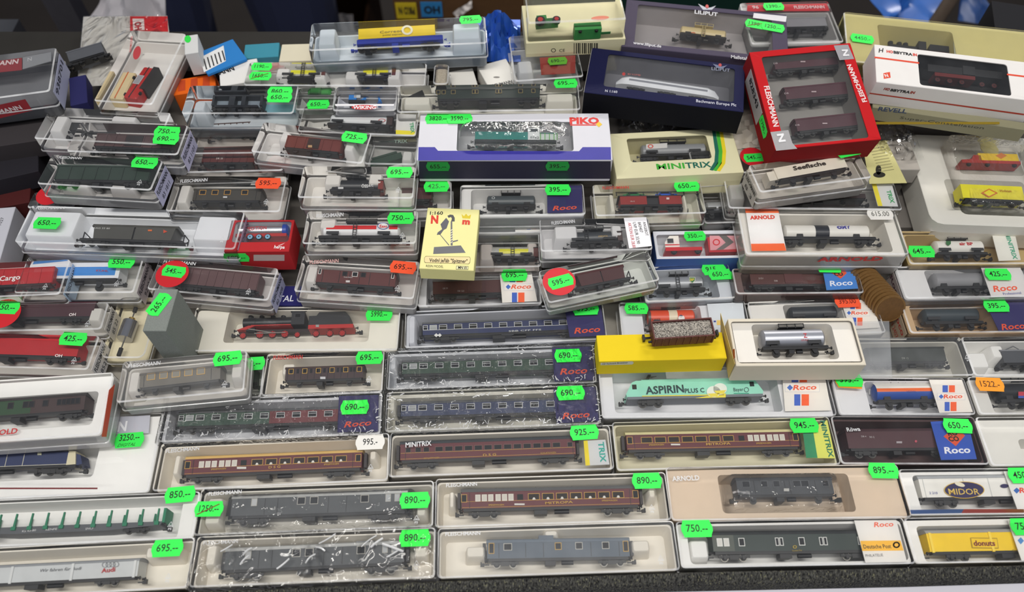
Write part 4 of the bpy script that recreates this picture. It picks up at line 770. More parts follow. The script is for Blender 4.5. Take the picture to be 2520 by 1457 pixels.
# --- yellow carton with gravel wagon, open white box with silver tank wagon, clear sleeve
c = carton('plain yellow carton carrying the loose gravel wagon', [(1469, 825), (1780, 817), (1786, 882), (1473, 890)], .058, .024, '#e6c921')
prints(c.front, c.root, [('P', [(1478, 893), (1556, 889), (1560, 893), (1556, 897), (1478, 899)], '#d8d4c0'), ('T', 'CD Fachwerk Brueckner', (1482, 898), (1545, 894), 4, '#4a4634', dict(z=.0003))])
A = c.top.px(1602, 862); B = c.top.px(1750, 852); ang = math.atan2(B.y - A.y, B.x - A.x); L = (B - A).length; w = .0185; H = .0195
g = tag(link('gravel_wagon', None, None, c.top.M @ T3(A.x, A.y, .0002) @ RZ(ang)), 'loose red-brown open wagon full of grey gravel on yellow carton', 'model wagon')
GM = WM[g.name]; PO = '#5a2b28'
def gp(nm, mb, smooth=True, par=None): return link(nm, mb.mesh(nm, smooth), par or g, GM)
k = MB(); k.loft([rr(0, L, 0, w, .0004, .0065), rr(0, L, 0, w, .0004, H), rr(.0012, L - .0012, .0012, w - .0012, .0004, H), rr(.0012, L - .0012, .0012, w - .0012, .0004, .008)], mat(PO, .6), True, True); bd = gp('body', k)
for i in range(9): k = MB(); k.box(L * (.03 + .117 * i), L * (.03 + .117 * i) + .001, -.0006, 0, .007, H, PO); gp('rib', k, False, bd)
rnd = random.Random(5); k = MB(); nx, ny = 64, 18; vs = []
for j in range(ny + 1):
    for i in range(nx + 1):
        e = min(i, nx - i, 6) / 6 * min(j, ny - j, 4) / 4; vs.append((.0014 + (L - .0028) * i / nx, .0014 + (w - .0028) * j / ny, H - .002 + .0022 * e + rnd.uniform(-.0005, .0005)))
grm = bpy.data.materials.new('gravel'); grm.use_nodes = True; n = grm.node_tree.nodes; l = grm.node_tree.links; vo = n.new('ShaderNodeTexVoronoi'); vo.inputs['Scale'].default_value = 1400; tc = n.new('ShaderNodeTexCoord'); l.new(tc.outputs['Object'], vo.inputs['Vector']); sp = n.new('ShaderNodeSeparateColor'); l.new(vo.outputs['Color'], sp.inputs[0]); cr = n.new('ShaderNodeValToRGB'); cr.color_ramp.elements[0].color = lin('#3a3634'); cr.color_ramp.elements[1].color = lin('#c4bcb0'); l.new(sp.outputs[0], cr.inputs[0]); l.new(cr.outputs[0], n['Principled BSDF'].inputs['Base Color']); n['Principled BSDF'].inputs['Roughness'].default_value = .9
k.add(vs, [(j * (nx + 1) + i, j * (nx + 1) + i + 1, (j + 1) * (nx + 1) + i + 1, (j + 1) * (nx + 1) + i) for j in range(ny) for i in range(nx)], grm); tag(gp('gravel_load', k, False), None, None, kind='stuff')
k = MB(); k.box(.003, L - .003, .002, w - .002, .0045, .0065, BLACK); gp('underframe', k)
for x in (L * .25, L * .75):
    for y in (.004, w - .004): k = MB(); k.cyl('y', (x, .0032), .0032, y - .0008, y + .0008, mat('#2a2a2c', .4, .5), 14); gp('wheel', k)
for s, x in ((-1, 0), (1, L)):
    k = MB(); k.box(min(x, x + s * .006), max(x, x + s * .006), w * .45, w * .55, .005, .0065, BLACK); k.box(min(x + s * .005, x + s * .007), max(x + s * .005, x + s * .007), w * .35, w * .65, .0035, .008, BLACK); gp('coupler', k)
    for y in (.2, .8): k = MB(); k.cyl('x', (w * y, .0085), .0012, x, x + s * .003, BLACK, 10); gp('buffer', k)
c = carton('open white card box with cream flap, silver tank wagon inside', [(1795, 784), (2102, 782), (2130, 898), (1808, 901)], .064, .028, '#d9d0be', win=(1806, 790, 2116, 893), depth=.0222, inner='#e6e1d8', pane=False, cat='box')
c.zf = .024; k = MB(); q = c.rect((1808, 792, 2116, 891), .024); q2 = c.rect((1856, 798, 2056, 885), .024); k.loft([rr(*q, .001, .0242), rr(*q2, .004, .0242), rr(q2[0] + .001, q2[1] - .001, q2[2] + .001, q2[3] - .001, .004, .0062)], mat('#e6e1d8', .6, var=.03), False, True); c.part('moulded_tray', k)
t = train('tank_wagon', 'silver tank wagon with red emblem in open white box', 'model wagon', c, (1864, 886), (2046, 882), (1864, 806), zf=.0066, W=.0172); tk = tank(t, '#b4b6be', metal=.7, rough=.35, ladder=False)
prints(t.side, tk, [('T', 'LEUNA', (1973, 838), (1992, 838), 4, '#c03038', dict(wrap=(t, t.yc, t.zc, t.r))), ('T', 'Z', (1978, 831), (1987, 831), 11, '#c03038', dict(bold=.02, wrap=(t, t.yc, t.zc, t.r)))])
k = MB(); lx = -c.L / 2; k.add([(lx - .0002, -c.D / 2 + .002, .001), (lx - .0002, c.D / 2, .001), (lx - .007, c.D / 2 + .003, .033), (lx - .001, -c.D / 2 + .002, .0285), (lx - .0006, -c.D / 2 + .002, .001), (lx - .0006, c.D / 2, .001), (lx - .0074, c.D / 2 + .003, .033), (lx - .0014, -c.D / 2 + .002, .0285)], [(0, 1, 2, 3), (7, 6, 5, 4), (0, 3, 7, 4), (1, 5, 6, 2), (2, 6, 7, 3), (0, 4, 5, 1)], mat('#cbb36a', .6)); fp = c.part('end_flap', k, None, None, False); poly(c.left, fp, [(1803, 860), (1808, 858), (1809, 880), (1805, 884)], '#b02a22', 'print', .004)
k = MB(); pts = [gpx(1622, 805, .0345), gpx(2188, 790, .0345), gpx(2196, 930, .0345), gpx(1640, 932, .0345)]; m = sum(pts, Vector()) / 4; k.prism([(p.x - m.x, p.y - m.y) for p in reversed(pts)], 0, .0004, clear_mat('loose_sleeve', .12, (1, 1, 1), .8, .15)); tag(link('plastic_sleeve', k.mesh('plastic_sleeve'), None, T3(m.x, m.y, .0342)), 'loose flat clear plastic sleeve beneath the open white box', 'plastic sleeve')
# --- left column
c = case('clear case holding the bright red hinged-roof wagon', [(-130, 818), (243, 826), (212, 908), (-150, 896)], h=.044, T=.033)
c.tray('#d2cfc8'); c.sticker(180, 834, '425.--', ang=-2); c.end_label('R', '#d8d6d8', 'FLEISCHMANN', num='85237')
t = train('hopper_wagon', 'bright red hinged-roof wagon with small white dot and letter', 'model wagon', c, (-130, 895), (200, 905), (-130, 822)); b = van(t, '#b3181f', '#c8242a', 0, bog=True); text(t.side, b, 'OH', (134, 878), (152, 879), 7, '#f0e8e6', bold=.03)
c = case('clear case holding the dark plum hopper wagon, white label on its end', [(-130, 760), (268, 738), (243, 815), (-150, 808)], h=.050, T=.031)
c.tray('#cfccc6', blocks=[(222, 750, 250, 790)]); c.disc(8, 772, .016); c.sticker(15, 757, '550.--', ang=-4); c.end_label('R', '#d3cfc8', 'FLEISCHMANN', num='85 22')
t = train('hopper_wagon', 'dark plum hopper wagon with small white dot and letter', 'model wagon', c, (-120, 808), (240, 804), (-120, 742)); b = van(t, '#43222a', '#4a2830', 0, bog=True); text(t.side, b, 'OH', (169, 778), (186, 777), 7, '#eadedd', bold=.03)
c = case('clear case tipped over its neighbours, bright red goods wagon inside', [(-130, 652), (164, 638), (150, 722), (-150, 734)], h=.062, T=.030)
c.tray('#d6d3ce'); c.end_label('R', '#b9cfe4', 'FLEISCHMANN'); c.sticker(180, 702, '465.--', fr=c.right, ang=0, scale=.8)
t = train('goods_wagon', 'bright red goods wagon with white lettering', 'model wagon', c, (-120, 735), (142, 722), (-120, 668)); b = van(t, '#b3181f', None, 8, bog=True); text(t.side, b, 'Cargo', (-2, 692), (49, 687), 12, '#f0eeec', bold=.02)
c = case('clear case holding the blue and white refrigerator van', [(60, 632), (352, 630), (326, 718), (45, 718)], h=.058, T=.031)
c.tray('#d0cdc8'); c.sticker(299, 645, '550.--', ang=-2); c.end_label('R', '#b9aeb2', 'FLEISCHMANN', '#3a3440', '9240 K')
t = train('refrigerator_van', 'white refrigerator van with broad sky blue panel', 'model wagon', c, (65, 724), (300, 722), (65, 646)); b = van(t, '#e4e6ea', None, 0, y0=.42); strip(t, b, .004, t.L - .006, t.H * .52, t.H * .84, '#3b86d0', name='painted_panel'); text(t.side, b, 'KÜHL', (236, 668), (266, 669), 5, '#c23a44')
c = case('clear case with red dot and 545 tag, ribbed brown van inside', [(392, 634), (676, 660), (664, 738), (366, 709)], h=.060, T=.031)
c.tray('#cfcac8', blocks=[(400, 660, 430, 700)]); c.disc(424, 674, .0155); c.sticker(428, 668, '545.--', ang=-3, scale=.9); c.end_label('R', '#b9bcd8', 'FLEISCHMANN', num='82 1408'); c.emboss('FLEISCHMANN', (402, 646), (480, 653), 8)
t = train('covered_wagon', 'faded brown ribbed van beside a red dot sticker', 'model wagon', c, (440, 724), (638, 742), (440, 656)); van(t, '#5e4142', None, 9, bog=True)
# motor in flat box
c = case('small flat clear box with cream pad holding a round electric motor', [(289, 732), (378, 732), (368, 878), (253, 878)], h=.034, T=.022, r=.006)
c.tray('#e2d8b8', zt=.010, slope=.001, zf=.009)
M0 = c.px(312, 815, .018); M1 = c.px(335, 752, .018); ang = math.atan2(M1.y - M0.y, M1.x - M0.x) - R(90)
mo = tag(link('electric_motor', None, None, c.M @ T3(M0.x, M0.y, .0092) @ RZ(ang)), 'small silver electric motor with long shaft and black worm ends', 'motor'); mm = WM[mo.name]
k = MB(); k.cyl('y', (0, .0075), .0072, -.008, .011, mat('#a9a9ac', .25, .9), 24); link('motor_can', k.mesh('motor_can'), mo, mm); k = MB(); k.cyl('y', (0, .0075), .003, .011, .015, mat('#c8a85a', .3, .9), 14); link('bearing', k.mesh('bearing'), mo, mm); k = MB(); k.cyl('y', (0, .0075), .0006, -.022, .028, mat('#777777', .3, .9), 8); link('shaft', k.mesh('shaft'), mo, mm)
for y in (-.026, .022): k = MB(); k.cyl('y', (0, .0075), .002, y, y + .008, '#1c1c1e', 12); link('worm_gear', k.mesh('worm_gear'), mo, mm)
# foam block
c = carton('rough grey-green foam block with a sideways 265 tag', [(376, 711), (435, 711), (411, 815), (356, 814)], .098, .072, '#7d817f', cat='foam block', name='foam_block', rough=.9); c.sticker(391, 749, '265.--', ang=68, scale=.95)
c.root.children[0].name = 'foam_body'; c.root.children[0].data.materials[0] = mat('#868b86', .95, var=.18, scale=900, bump=.6, bscale=1800)
# ------------------------------------------------------------------ rear rows, centre and left
c = case('clear case with orange 695 tag, red-brown railway post van', [(743, 627), (1027, 643), (1020, 734), (730, 714)], h=.062, T=.031)
c.tray('#d8d4d0', blocks=[(756, 650, 780, 695)]); c.sticker(992, 658, '695.--', ORANGE, ang=-2, ink='#3a1a10'); c.emboss('FLEISCHMANN', (762, 650), (833, 646), 9, '#d8a8a2')
t = train('mail_van', 'red-brown mail van with white-edged doors and grey roof', 'model wagon', c, (772, 722), (978, 735), (772, 652))
b = coach(t, '#5c2a28', '#7a7472', [(.06, .06, 1, .0018, dict(frame='#e0dcd8', wy=(.66, .86))), (.36, .36, 1, .004, dict(frame='#3a2a26')), (.48, .48, 1, .0045, dict(frame='#e0dcd8')), (.58, .58, 1, .004, dict(frame='#3a2a26')), (.93, .93, 1, .0018, dict(frame='#e0dcd8', wy=(.66, .86)))], doors=(.1, .3, .42, .54, .66, .9), wy=(.64, .80), axl=(.2, .5, .8))
rect(t.side, b, 851, 690, 861, 695, '#d8d0ce', 'data_plate', .0003); text(t.side, b, 'Deutsche Reichspost', (846, 683), (868, 684), 3, '#d8d0ce')
c = case('clear case holding the white tank wagon with red band', [(757, 520), (1025, 519), (1023, 597), (746, 597)], h=.084, T=.031)
c.tray('#dedbd6', blocks=[(788, 538, 826, 562)]); c.sticker(986, 537, '750.--'); c.emboss('FLEISCHMANN', (778, 536), (845, 532), 9)
t = train('tank_wagon', 'white tank wagon with broad red band and oval emblem', 'model wagon', c, (776, 608), (1000, 608), (776, 545)); tk = tank(t, '#e2e2e4', bands=[(.06, .70, 25, 62, '#d82a2c'), (.86, .97, 25, 62, '#d82a2c')], ladder=True, bog=True, lad=.44)
S2 = Frame(t.M @ T3(0, 0, t.zc + t.r * .93)); prints(S2, tk, [('E', 943, 556, 14, 8.5, '#2a3f9a', dict(z=.0010)), ('E', 943, 556, 12.5, 7, '#f0f0f0', dict(z=.0012)), ('T', 'Esso', (934, 560), (953, 560), 7, '#d0202a', dict(z=.0015, bold=.03))])
c = case('clear case holding the black tank wagon with white lettering', [(745, 410), (1018, 409), (1018, 487), (737, 482)], h=.104, T=.031)
c.tray('#dedad4', blocks=[(800, 430, 838, 455), (908, 428, 940, 452)]); c.sticker(983, 424, '695.--')
t = train('tank_wagon', 'glossy black tank wagon with white lettering, rust-red hut', 'model wagon', c, (804, 492), (946, 492), (804, 442)); tk = tank(t, '#1e2024', house='#7a2a22', ladder=False, plates=False, dome=True)
prints(t.side, tk, [('T', 'ÖSSAG', (888, 457), (917, 457), 6, '#e4e4e4', dict(bold=.02, wrap=(t, t.yc, t.zc, t.r))), ('R', 832, 460, 845, 465, '#c8c8c8')])
# water crane kit box
c = carton('pale yellow kit box with a printed water crane picture', [(1049, 510), (1177, 516), (1169, 666), (1035, 661)], .092, .016, '#eee7a2', cat='kit box', name='kit_box')
GRY = '#6c6c70'
prints(c.top, c.root, [('T', '1:160', (1058, 528), (1090, 528), 8, '#202020', dict(bold=.02)), ('T', 'N', (1060, 549), (1078, 549), 19, '#d8301e', dict(bold=.05)), ('T', 'm', (1137, 551), (1156, 552), 14, '#d8402a', dict(bold=.06)), ('P', [(1138, 537), (1136, 527), (1142, 532), (1147, 526), (1152, 532), (1159, 528), (1157, 538)], '#d8c020'),
    ('P', [(1068, 608), (1134, 604), (1146, 622), (1066, 625)], GRY), ('P', [(1109, 604), (1114, 604), (1113, 545), (1109, 545)], GRY), ('P', [(1110, 545), (1119, 545), (1119, 536), (1115, 529), (1108, 528), (1101, 531), (1104, 536), (1110, 534), (1112, 538)], '#4a4a4e'), ('P', [(1084, 552), (1098, 536), (1105, 545), (1099, 562), (1092, 566), (1084, 577), (1075, 578), (1077, 572), (1088, 564)], '#5c5c64'), ('P', [(1081, 576), (1083, 576), (1106, 603), (1104, 604)], GRY), ('P', [(1111, 594), (1127, 590), (1127, 593), (1112, 597)], GRY),
    ('P', [(1048, 630), (1156, 632), (1158, 636), (1157, 646), (1154, 650), (1046, 647), (1044, 644), (1044, 634)], '#7a7440'), ('P', [(1049, 631), (1155, 633), (1157, 636), (1156, 645), (1153, 649), (1047, 646), (1045, 643), (1045, 634)], '#eed9a0', 'print', .0002), ('T', 'Vodní jeřáb "Spitzner"', (1056, 644), (1150, 647), 9, '#221f1a', dict(z=.0004, bold=.015)), ('T', 'RESIN MODEL', (1048, 657), (1091, 659), 6, '#3a382e'), ('P', [(1123, 654), (1153, 655), (1152, 664), (1122, 663)], '#5a5634'), ('P', [(1124, 655), (1152, 656), (1151, 663), (1123, 662)], '#f3eebc', 'print', .0002), ('T', 'MN 01', (1127, 661), (1149, 662), 6, '#221f1a', dict(bold=.03, z=.0004))])
for k0 in range(6): poly(c.top, c.root, [(1109, 566 + 6 * k0), (1114, 563 + 6 * k0), (1114, 566 + 6 * k0), (1109, 569 + 6 * k0)], '#d8d4c0', 'print', .0002)
# brown van with flag card, hopper with red dot
c = case('clear case with flag card, red-brown bogie van beside the kit box', [(1032, 672), (1329, 667), (1333, 743), (1027, 753)], h=.039, T=.032)
c.tray('#dcdcde', cav=(1055, 682, 1325, 750)); flag_card(c, [(1230, 672), (1308, 670), (1322, 741), (1236, 745)], 1278, 706, .70); c.sticker(1266, 677, '695.--')
t = train('covered_wagon', 'red-brown bogie van with centre door partly behind flag card', 'model wagon', c, (1062, 750), (1286, 743), (1062, 686)); b = van(t, '#4f2622', '#7f7c7a', 0, door='#4a221f', bog=True); prints(t.side, b, [('T', 'DB 24', (1090, 712), (1102, 711), 4, '#c8bcb8'), ('T', '150 123', (1126, 718), (1142, 718), 4, '#c8bcb8')])
c = case('clear case lying crooked with red dot, 595 tag and brown hopper', [(1336, 667), (1600, 611), (1613, 690), (1342, 744)], h=.068, T=.026)
c.tray('#cfd2cc', zf=.003, zt=.012); c.disc(1376, 693, .0155); c.sticker(1380, 693, '595.--', ang=4, scale=.95)
t = train('hopper_wagon', 'dark red-brown hopper wagon lying crooked beside red dot', 'model wagon', c, (1408, 733), (1562, 702), (1408, 680), W=.0165); hopper(t, '#4a2424', lid='#552a2a', bog=False)
c = case('clear case with stacked 915 and 650 tags, silver tank wagon', [(1585, 660), (1792, 646), (1809, 733), (1582, 738)], h=.038, T=.032)
c.tray('#cfd3da', cav=(1592, 665, 1760, 734)); c.sticker(1757, 663, '915.--', scale=.95); c.sticker(1772, 676, '650.--', scale=.9)
t = train('tank_wagon', 'silver tank wagon with green shield badge', 'model wagon', c, (1606, 738), (1744, 734), (1606, 676)); tk = tank(t, '#a2a4a8', metal=.25, rough=.35, bog=False, lad=.45); S2 = Frame(t.M @ T3(0, 0, t.zc + t.r * .97)); prints(S2, tk, [('P', [(1696, 682), (1711, 682), (1711, 691), (1704, 697), (1696, 691)], '#e6e2c0', 'print', .0006), ('P', [(1697, 683), (1710, 683), (1710, 690), (1704, 696), (1697, 690)], '#2f7a4a', 'print', .0008), ('T', 'BP', (1699, 691), (1709, 691), 6, '#ecd23a', dict(z=.0012, bold=.02))])
c = case('clear case with blue diamond card, red-brown slab-sided open wagon', [(1806, 660), (2111, 660), (2122, 717), (1812, 722)], h=.046, T=.032)
c.tray('#6a5450', cav=(1830, 664, 2100, 716)); c.card([(2024, 662), (2100, 660), (2112, 710), (2034, 714)], '#3f82cc', [('P', [(2065, 652), (2084, 672), (2069, 686), (2040, 668)], '#e2562c'), ('T', 'CO', (2054, 679), (2076, 678), 9, BLACK, dict(bold=.04)), ('T', 'Roco', (2043, 704), (2100, 701), 13, '#f0f0f2', dict(bold=.02, shear=.15))]); c.sticker(2040, 657, '477.--', ang=-2, scale=.95)
t = train('open_wagon', 'red-brown slab-sided open wagon beside blue diamond card', 'model wagon', c, (1840, 724), (2060, 721), (1840, 668)); b = van(t, '#4d2421', None, 0, bog=True, door='#55292a'); prints(t.side, b, [('T', '2151', (1867, 687), (1878, 687), 4, '#c8bcb8'), ('T', 'DB', (1906, 693), (1914, 693), 4, '#c8bcb8')])
c = case('clear case with pale card and orange logo, grey tank wagon', [(2212, 656), (2530, 651), (2546, 727), (2227, 732)], h=.046, T=.033)
c.tray('#d9d8d8', cav=(2288, 662, 2446, 730)); c.card([(2414, 658), (2510, 655), (2532, 728), (2440, 732)], '#d7d4d2', [('T', 'Roco', (2446, 718), (2506, 713), 15, ROCOR, dict(bold=.02, shear=.25)), ('T', 'Professional', (2470, 726), (2514, 723), 6, '#3a4a9a')]); c.sticker(2456, 675, '425.--', ang=-2, scale=.98); c.end_label('L', '#b4a8a4', 'Roco', '#5a3a4a', '25243')
t = train('tank_wagon', 'light grey tank wagon with black walkway beside orange-logo card', 'model wagon', c, (2290, 734), (2432, 732), (2290, 666)); tank(t, '#8d8d90', ladder=False, plates=False)
# stack of wooden discs
A = gpx(2110, 690, .030); B = gpx(2182, 770, .030); rnd = random.Random(9); ORD = 'first second third fourth fifth sixth seventh eighth ninth tenth eleventh twelfth thirteenth'.split()
for i in range(13):
    f = i / 12; P = A.lerp(B, f); k = MB(); k.cyl('z', (0, 0), .0145, -.0011, .0011, mat('#7a5a30', .5, var=.3, scale=300), 28); k.cyl('z', (0, 0), .0128, .0011, .0015, mat('#644622', .5, var=.3, scale=400), 28)
    o = link('wooden_disc', k.mesh('wooden_disc'), None, T3(P.x, P.y, .038) @ Matrix.Rotation(R(62), 4, 'X') @ Matrix.Rotation(R(rnd.uniform(-5, 5)), 4, 'Y')); tag(o, 'brown wooden disc, ' + ORD[i] + ' from the back of the leaning roll', 'wooden disc', 'roll of brown wooden discs')
# fuel tank with ANGEBOT slip
c = case('clear case with white offer slip, dark grey tank wagon', [(1329, 540), (1593, 536), (1605, 612), (1333, 616)], h=.073, T=.031)
c.tray('#dad9da', blocks=[(1365, 556, 1420, 588), (1505, 555, 1530, 580)]); c.emboss('FLEISCHMANN', (1358, 553), (1415, 548), 8)
t = train('tank_wagon', 'dark grey tank wagon with tall ladder frame and brown hut', 'model wagon', c, (1394, 622), (1534, 617), (1394, 566)); tk = tank(t, '#3c3f43', house='#4a3a38', dome=True, lad=.36); text(t.side, tk, 'MINOL', (1474, 581), (1498, 580), 4, '#c09a4a', wrap=(t, t.yc, t.zc, t.r))
k = MB(); pts = [c.top.px(*p) for p in [(1535, 537), (1590, 535), (1604, 606), (1548, 612)]]; k.prism([(p.x, p.y) for p in reversed(pts)], 0, .0003, mat('#efedf0', .6, var=.02)); sl = link('price_slip', k.mesh('price_slip', False), c.root, c.top.M @ T3(0, 0, .0002)); F = Frame(c.top.M @ T3(0, 0, .0005))
for body, a, b2, h, col in (('ANGEBOT', (1582, 546), (1589, 580), 7, '#2a2a2e'), ('843407', (1569, 547), (1575, 572), 8, '#2a2a2e'), ('UVP EUR 33,90', (1557, 547), (1568, 600), 8, '#2a2a2e'), ('AKTION EUR 28,80', (1545, 548), (1557, 610), 8, '#c02a3a')): text(F, sl, body, a, b2, h, col)
c = case('clear case with tall ladder tank wagon, yellow name band, beside kit box', [(1150, 574), (1327, 572), (1328, 654), (1146, 656)], h=.050, T=.030)
c.tray('#c6bdb8', blocks=[(1182, 600, 1212, 640), (1298, 598, 1322, 625)])
def ladder_tank(label, c, a, b, top, word, p, q, h):
    t = train('tank_wagon', label, 'model wagon', c, a, b, top); tk = tank(t, '#a9a9a4', bands=[(.2, .86, 5, 48, '#d8d224')], house='#5a2a26', dome=False); text(t.side, tk, word, p, q, h, '#4a4a18', bold=.02, wrap=(t, t.yc, t.zc, t.r)); return t
ladder_tank('silver tank wagon with yellow band and small gantry beside kit box', c, (1197, 656), (1326, 656), (1197, 606), 'RETRO', (1230, 630), (1266, 629), 5)
c = case('half-hidden clear case behind the kit box with flag-striped card edge', [(1140, 528), (1330, 526), (1330, 570), (1140, 572)], h=.060, T=.030)
c.tray('#b9b9b8', cav=(1160, 540, 1325, 568)); c.card([(1268, 560), (1330, 558), (1330, 570), (1268, 571)], '#e6e4e0', [('R', 1296, 561, 1306, 565, '#3c62c0'), ('R', 1308, 560, 1320, 564, '#f0602c')])
t = train('tank_wagon', 'black tank wagon barely showing behind the kit box', 'model wagon', c, (1165, 588), (1290, 588), (1165, 556)); tank(t, '#2a2b2e', ladder=False, walk=False)
# truck box
c = carton('flat blue and white box with red and white toy lorry', [(1607, 568), (1850, 566), (1858, 632), (1616, 638)], .050, .024, '#e2e3ea', win=(1618, 576, 1838, 630), depth=.018, inner='#dcdde2', side='#4a6ab0')
c.sticker(1710, 581, '350.--', ang=2, scale=.85)
t = train('toy_lorry', 'red and white toy lorry with a tall cab', 'toy lorry', c, (1634, 634), (1728, 632), (1634, 580), W=.014); L, H, w = t.L, t.H, t.W
k = MB(); k.prism([(L * .02, H * .30), (L * .40, H * .30), (L * .40, H * .98), (L * .16, H * .98), (L * .02, H * .62)], 0, w, '#e4dfd8'); cb = t.part('cab', k); k = MB(); k.box(L * .02, L * .40, H * .16, H * .36, 0, w * 1.01, '#c8202a'); t.part('bumper', k, cb); window(t, cb, L * .17, H * .70, .006, .005, '#3a3c40', '#c8c4be', z=1.0); strip(t, cb, L * .02, L * .40, H * .46, H * .52, '#c8202a', z=1.0)
k = MB(); k.box(L * .38, L * .98, H * .18, H * .36, w * .05, w * .98, '#c8202a'); t.part('chassis', k)
for f in (.24, .86): wheel(t, L * f, H * .15, None, '#2a2a2c', '#3a3a3e', z=w * .93)
t = train('toy_trailer', 'red box trailer with grey chevron and round emblem', 'toy trailer', c, (1742, 634), (1838, 632), (1742, 584), W=.014); k = MB(); k.box(0, t.L, t.H * .1, t.H, 0, t.W, '#b8202a'); b = t.part('body', k)
poly(t.side, b, [(1746, 580), (1834, 580), (1834, 612), (1748, 616)], '#d89aa0', 'print', .0002); poly(t.side, b, [(1770, 580), (1788, 580), (1806, 596), (1780, 614), (1762, 615), (1786, 597)], '#6a6664', 'print', .0004); oval(t.side, b, 1763, 596, 9, 8, '#c8202a', 'emblem', .0005, 0, .7)
# big rounded case with OMV tank
c = case('large clear case with white and orange card, white tank wagon', [(1828, 510), (2206, 513), (2230, 622), (1826, 624)], h=.074, T=.036)
c.tray('#e4e0d8', cav=(1900, 538, 2180, 616)); c.card([(1834, 512), (1914, 512), (1935, 616), (1850, 618)], '#ecebea', [('P', [(1833, 511), (1914, 511), (1917, 524), (1835, 524)], '#f0682a'), ('P', [(1848, 600), (1930, 599), (1935, 617), (1850, 618)], '#f0682a'), ('T', 'ARNOLD', (1846, 540), (1908, 538), 9, '#d8381e', dict(bold=.045, shear=.1))]); c.sticker(2166, 527, '615.00', TAGW, scale=1.0, ink='#6a6a64')
t = train('tank_wagon', 'white tank wagon with wide black centre band', 'model wagon', c, (1912, 612), (2160, 613), (1912, 546), W=.019); tk = tank(t, '#e8e5de', bands=[(.36, .52, -80, 180, '#23262e')], walk=False, ladder=False, plates=False, bog=True); text(t.side, tk, 'OMV', (2062, 561), (2096, 560), 8, '#3a3a9a', bold=.08, wrap=(t, t.yc, t.zc, t.r))
prints(c.front, c.root, [('T', 'ARNOLD', (2010, 644), (2170, 641), 10, '#c83a34', dict(bold=.04))])
# air BP
c = case('long clear case with tan tray and green lettered card, small white tank wagon', [(2221, 568), (2640, 568), (2660, 645), (2236, 648)], h=.051, T=.031)
c.tray('#bfa670', cav=(2240, 582, 2600, 643)); c.card([(2440, 572), (2496, 570), (2512, 640), (2458, 642)], '#dedcd4', [('T', 'MINITRIX', (2473, 574), (2494, 638), 10, '#4aa080', dict(bold=.03))]); c.sticker(2268, 619, '645.--', ang=-1, scale=1.0)
t = train('tank_wagon', 'small white tank wagon with red words and shield', 'model wagon', c, (2292, 648), (2434, 648), (2292, 586)); tk = tank(t, '#e6e4de', ladder=False); WR = dict(wrap=(t, t.yc, t.zc, t.r)); prints(t.side, tk, [('T', 'air BP', (2363, 602), (2397, 602), 8, '#b8282e', dict(bold=.04, **WR)), ('P', [(2328, 593), (2340, 593), (2340, 600), (2334, 605), (2328, 600)], '#2f6a3a', 'print', .0004)])
# row with dark tank and navy card
c = case('clear case with navy card and 395 tag, slate tank wagon in grey recess', [(1136, 455), (1435, 452), (1438, 525), (1132, 530)], h=.081, T=.031)
c.tray('#e0dfdd', cav=(1164, 462, 1342, 524), bcol='#d0d0d0'); c.card([(1346, 458), (1432, 455), (1434, 522), (1347, 524)], '#28245e', [('T', 'Roco', (1360, 518), (1420, 514), 11, ROCOR, dict(bold=.02, shear=.28))]); c.sticker(1373, 467, '395.--', ang=-1)
t = train('tank_wagon', 'slate grey tank wagon with white shield outline', 'model wagon', c, (1188, 530), (1328, 529), (1188, 474)); tk = tank(t, '#454c50', ladder=False, plates=False); oval(Frame(t.M @ T3(0, 0, t.zc + t.r)), tk, 1214, 487, 4, 3, '#c8cccc', 'emblem', .0003, 0, .7)
c = case('clear case with faded 425 tag, maroon van end showing behind kit box', [(985, 449), (1112, 445), (1106, 512), (978, 516)], h=.084, T=.030)
c.tray('#cfcac6'); c.sticker(1074, 459, '425.--', ang=-1, scale=.98, ink='#3a8a44'); t = train('covered_wagon', 'maroon van end poking out beside black tank case', 'model wagon', c, (985, 515), (1068, 514), (985, 468)); van(t, '#4a201f', '#5a2a28', 0)
c = case('clear case with red embossed name, red double-deck car carrier', [(1464, 455), (1722, 448), (1737, 522), (1464, 529)], h=.077, T=.032)
c.tray('#d5d2c4', blocks=[(1500, 478, 1512, 522), (1682, 480, 1690, 515)]); c.sticker(1690, 458, '650.--', ang=1); text(c.top, c.root, 'FLEISCHMANN', (1483, 466), (1548, 464), 7, '#c23a34', 'embossed_lettering', bold=.02)
t = train('car_carrier', 'red double-deck car carrier with black upper railing', 'model wagon', c, (1516, 530), (1686, 528), (1516, 472)); L, H, w = t.L, t.H, t.W
frame_beam(t, H * .24, H * .32); b = body_box(t, .004, L * .44, H * .32, H * .76, '#8e2824'); b2 = body_box(t, L * .62, L - .004, H * .32, H * .76, '#8e2824', name='side_panel'); k = MB(); k.box(L * .44, L * .62, H * .34, H * .74, w * .2, w * .8, '#2a2a2c'); k.box(.002, L - .002, H * .76, H * .80, w * .02, w * .98, '#2a2a2c'); t.part('upper_deck', k)
k = MB(); 
for x in [L * f for f in (.01, .2, .4, .6, .8, .985)]: k.box(x - .0004, x + .0004, H * .8, H * 1.0, w * .94, w * .98, '#202022')
k.box(0, L, H * .97, H * 1.0, w * .94, w * .98, '#202022'); t.part('railing', k); bogie(t, L * .15, .011, H * .12); bogie(t, L * .85, .011, H * .12); ends(t, H * .3); rect(t.side, b, 1640, 486, 1647, 491, '#d8c8c4', 'badge', .0003); text(t.side, b, 'Offs 55', (1551, 497), (1562, 497), 3, '#d8c8c4')
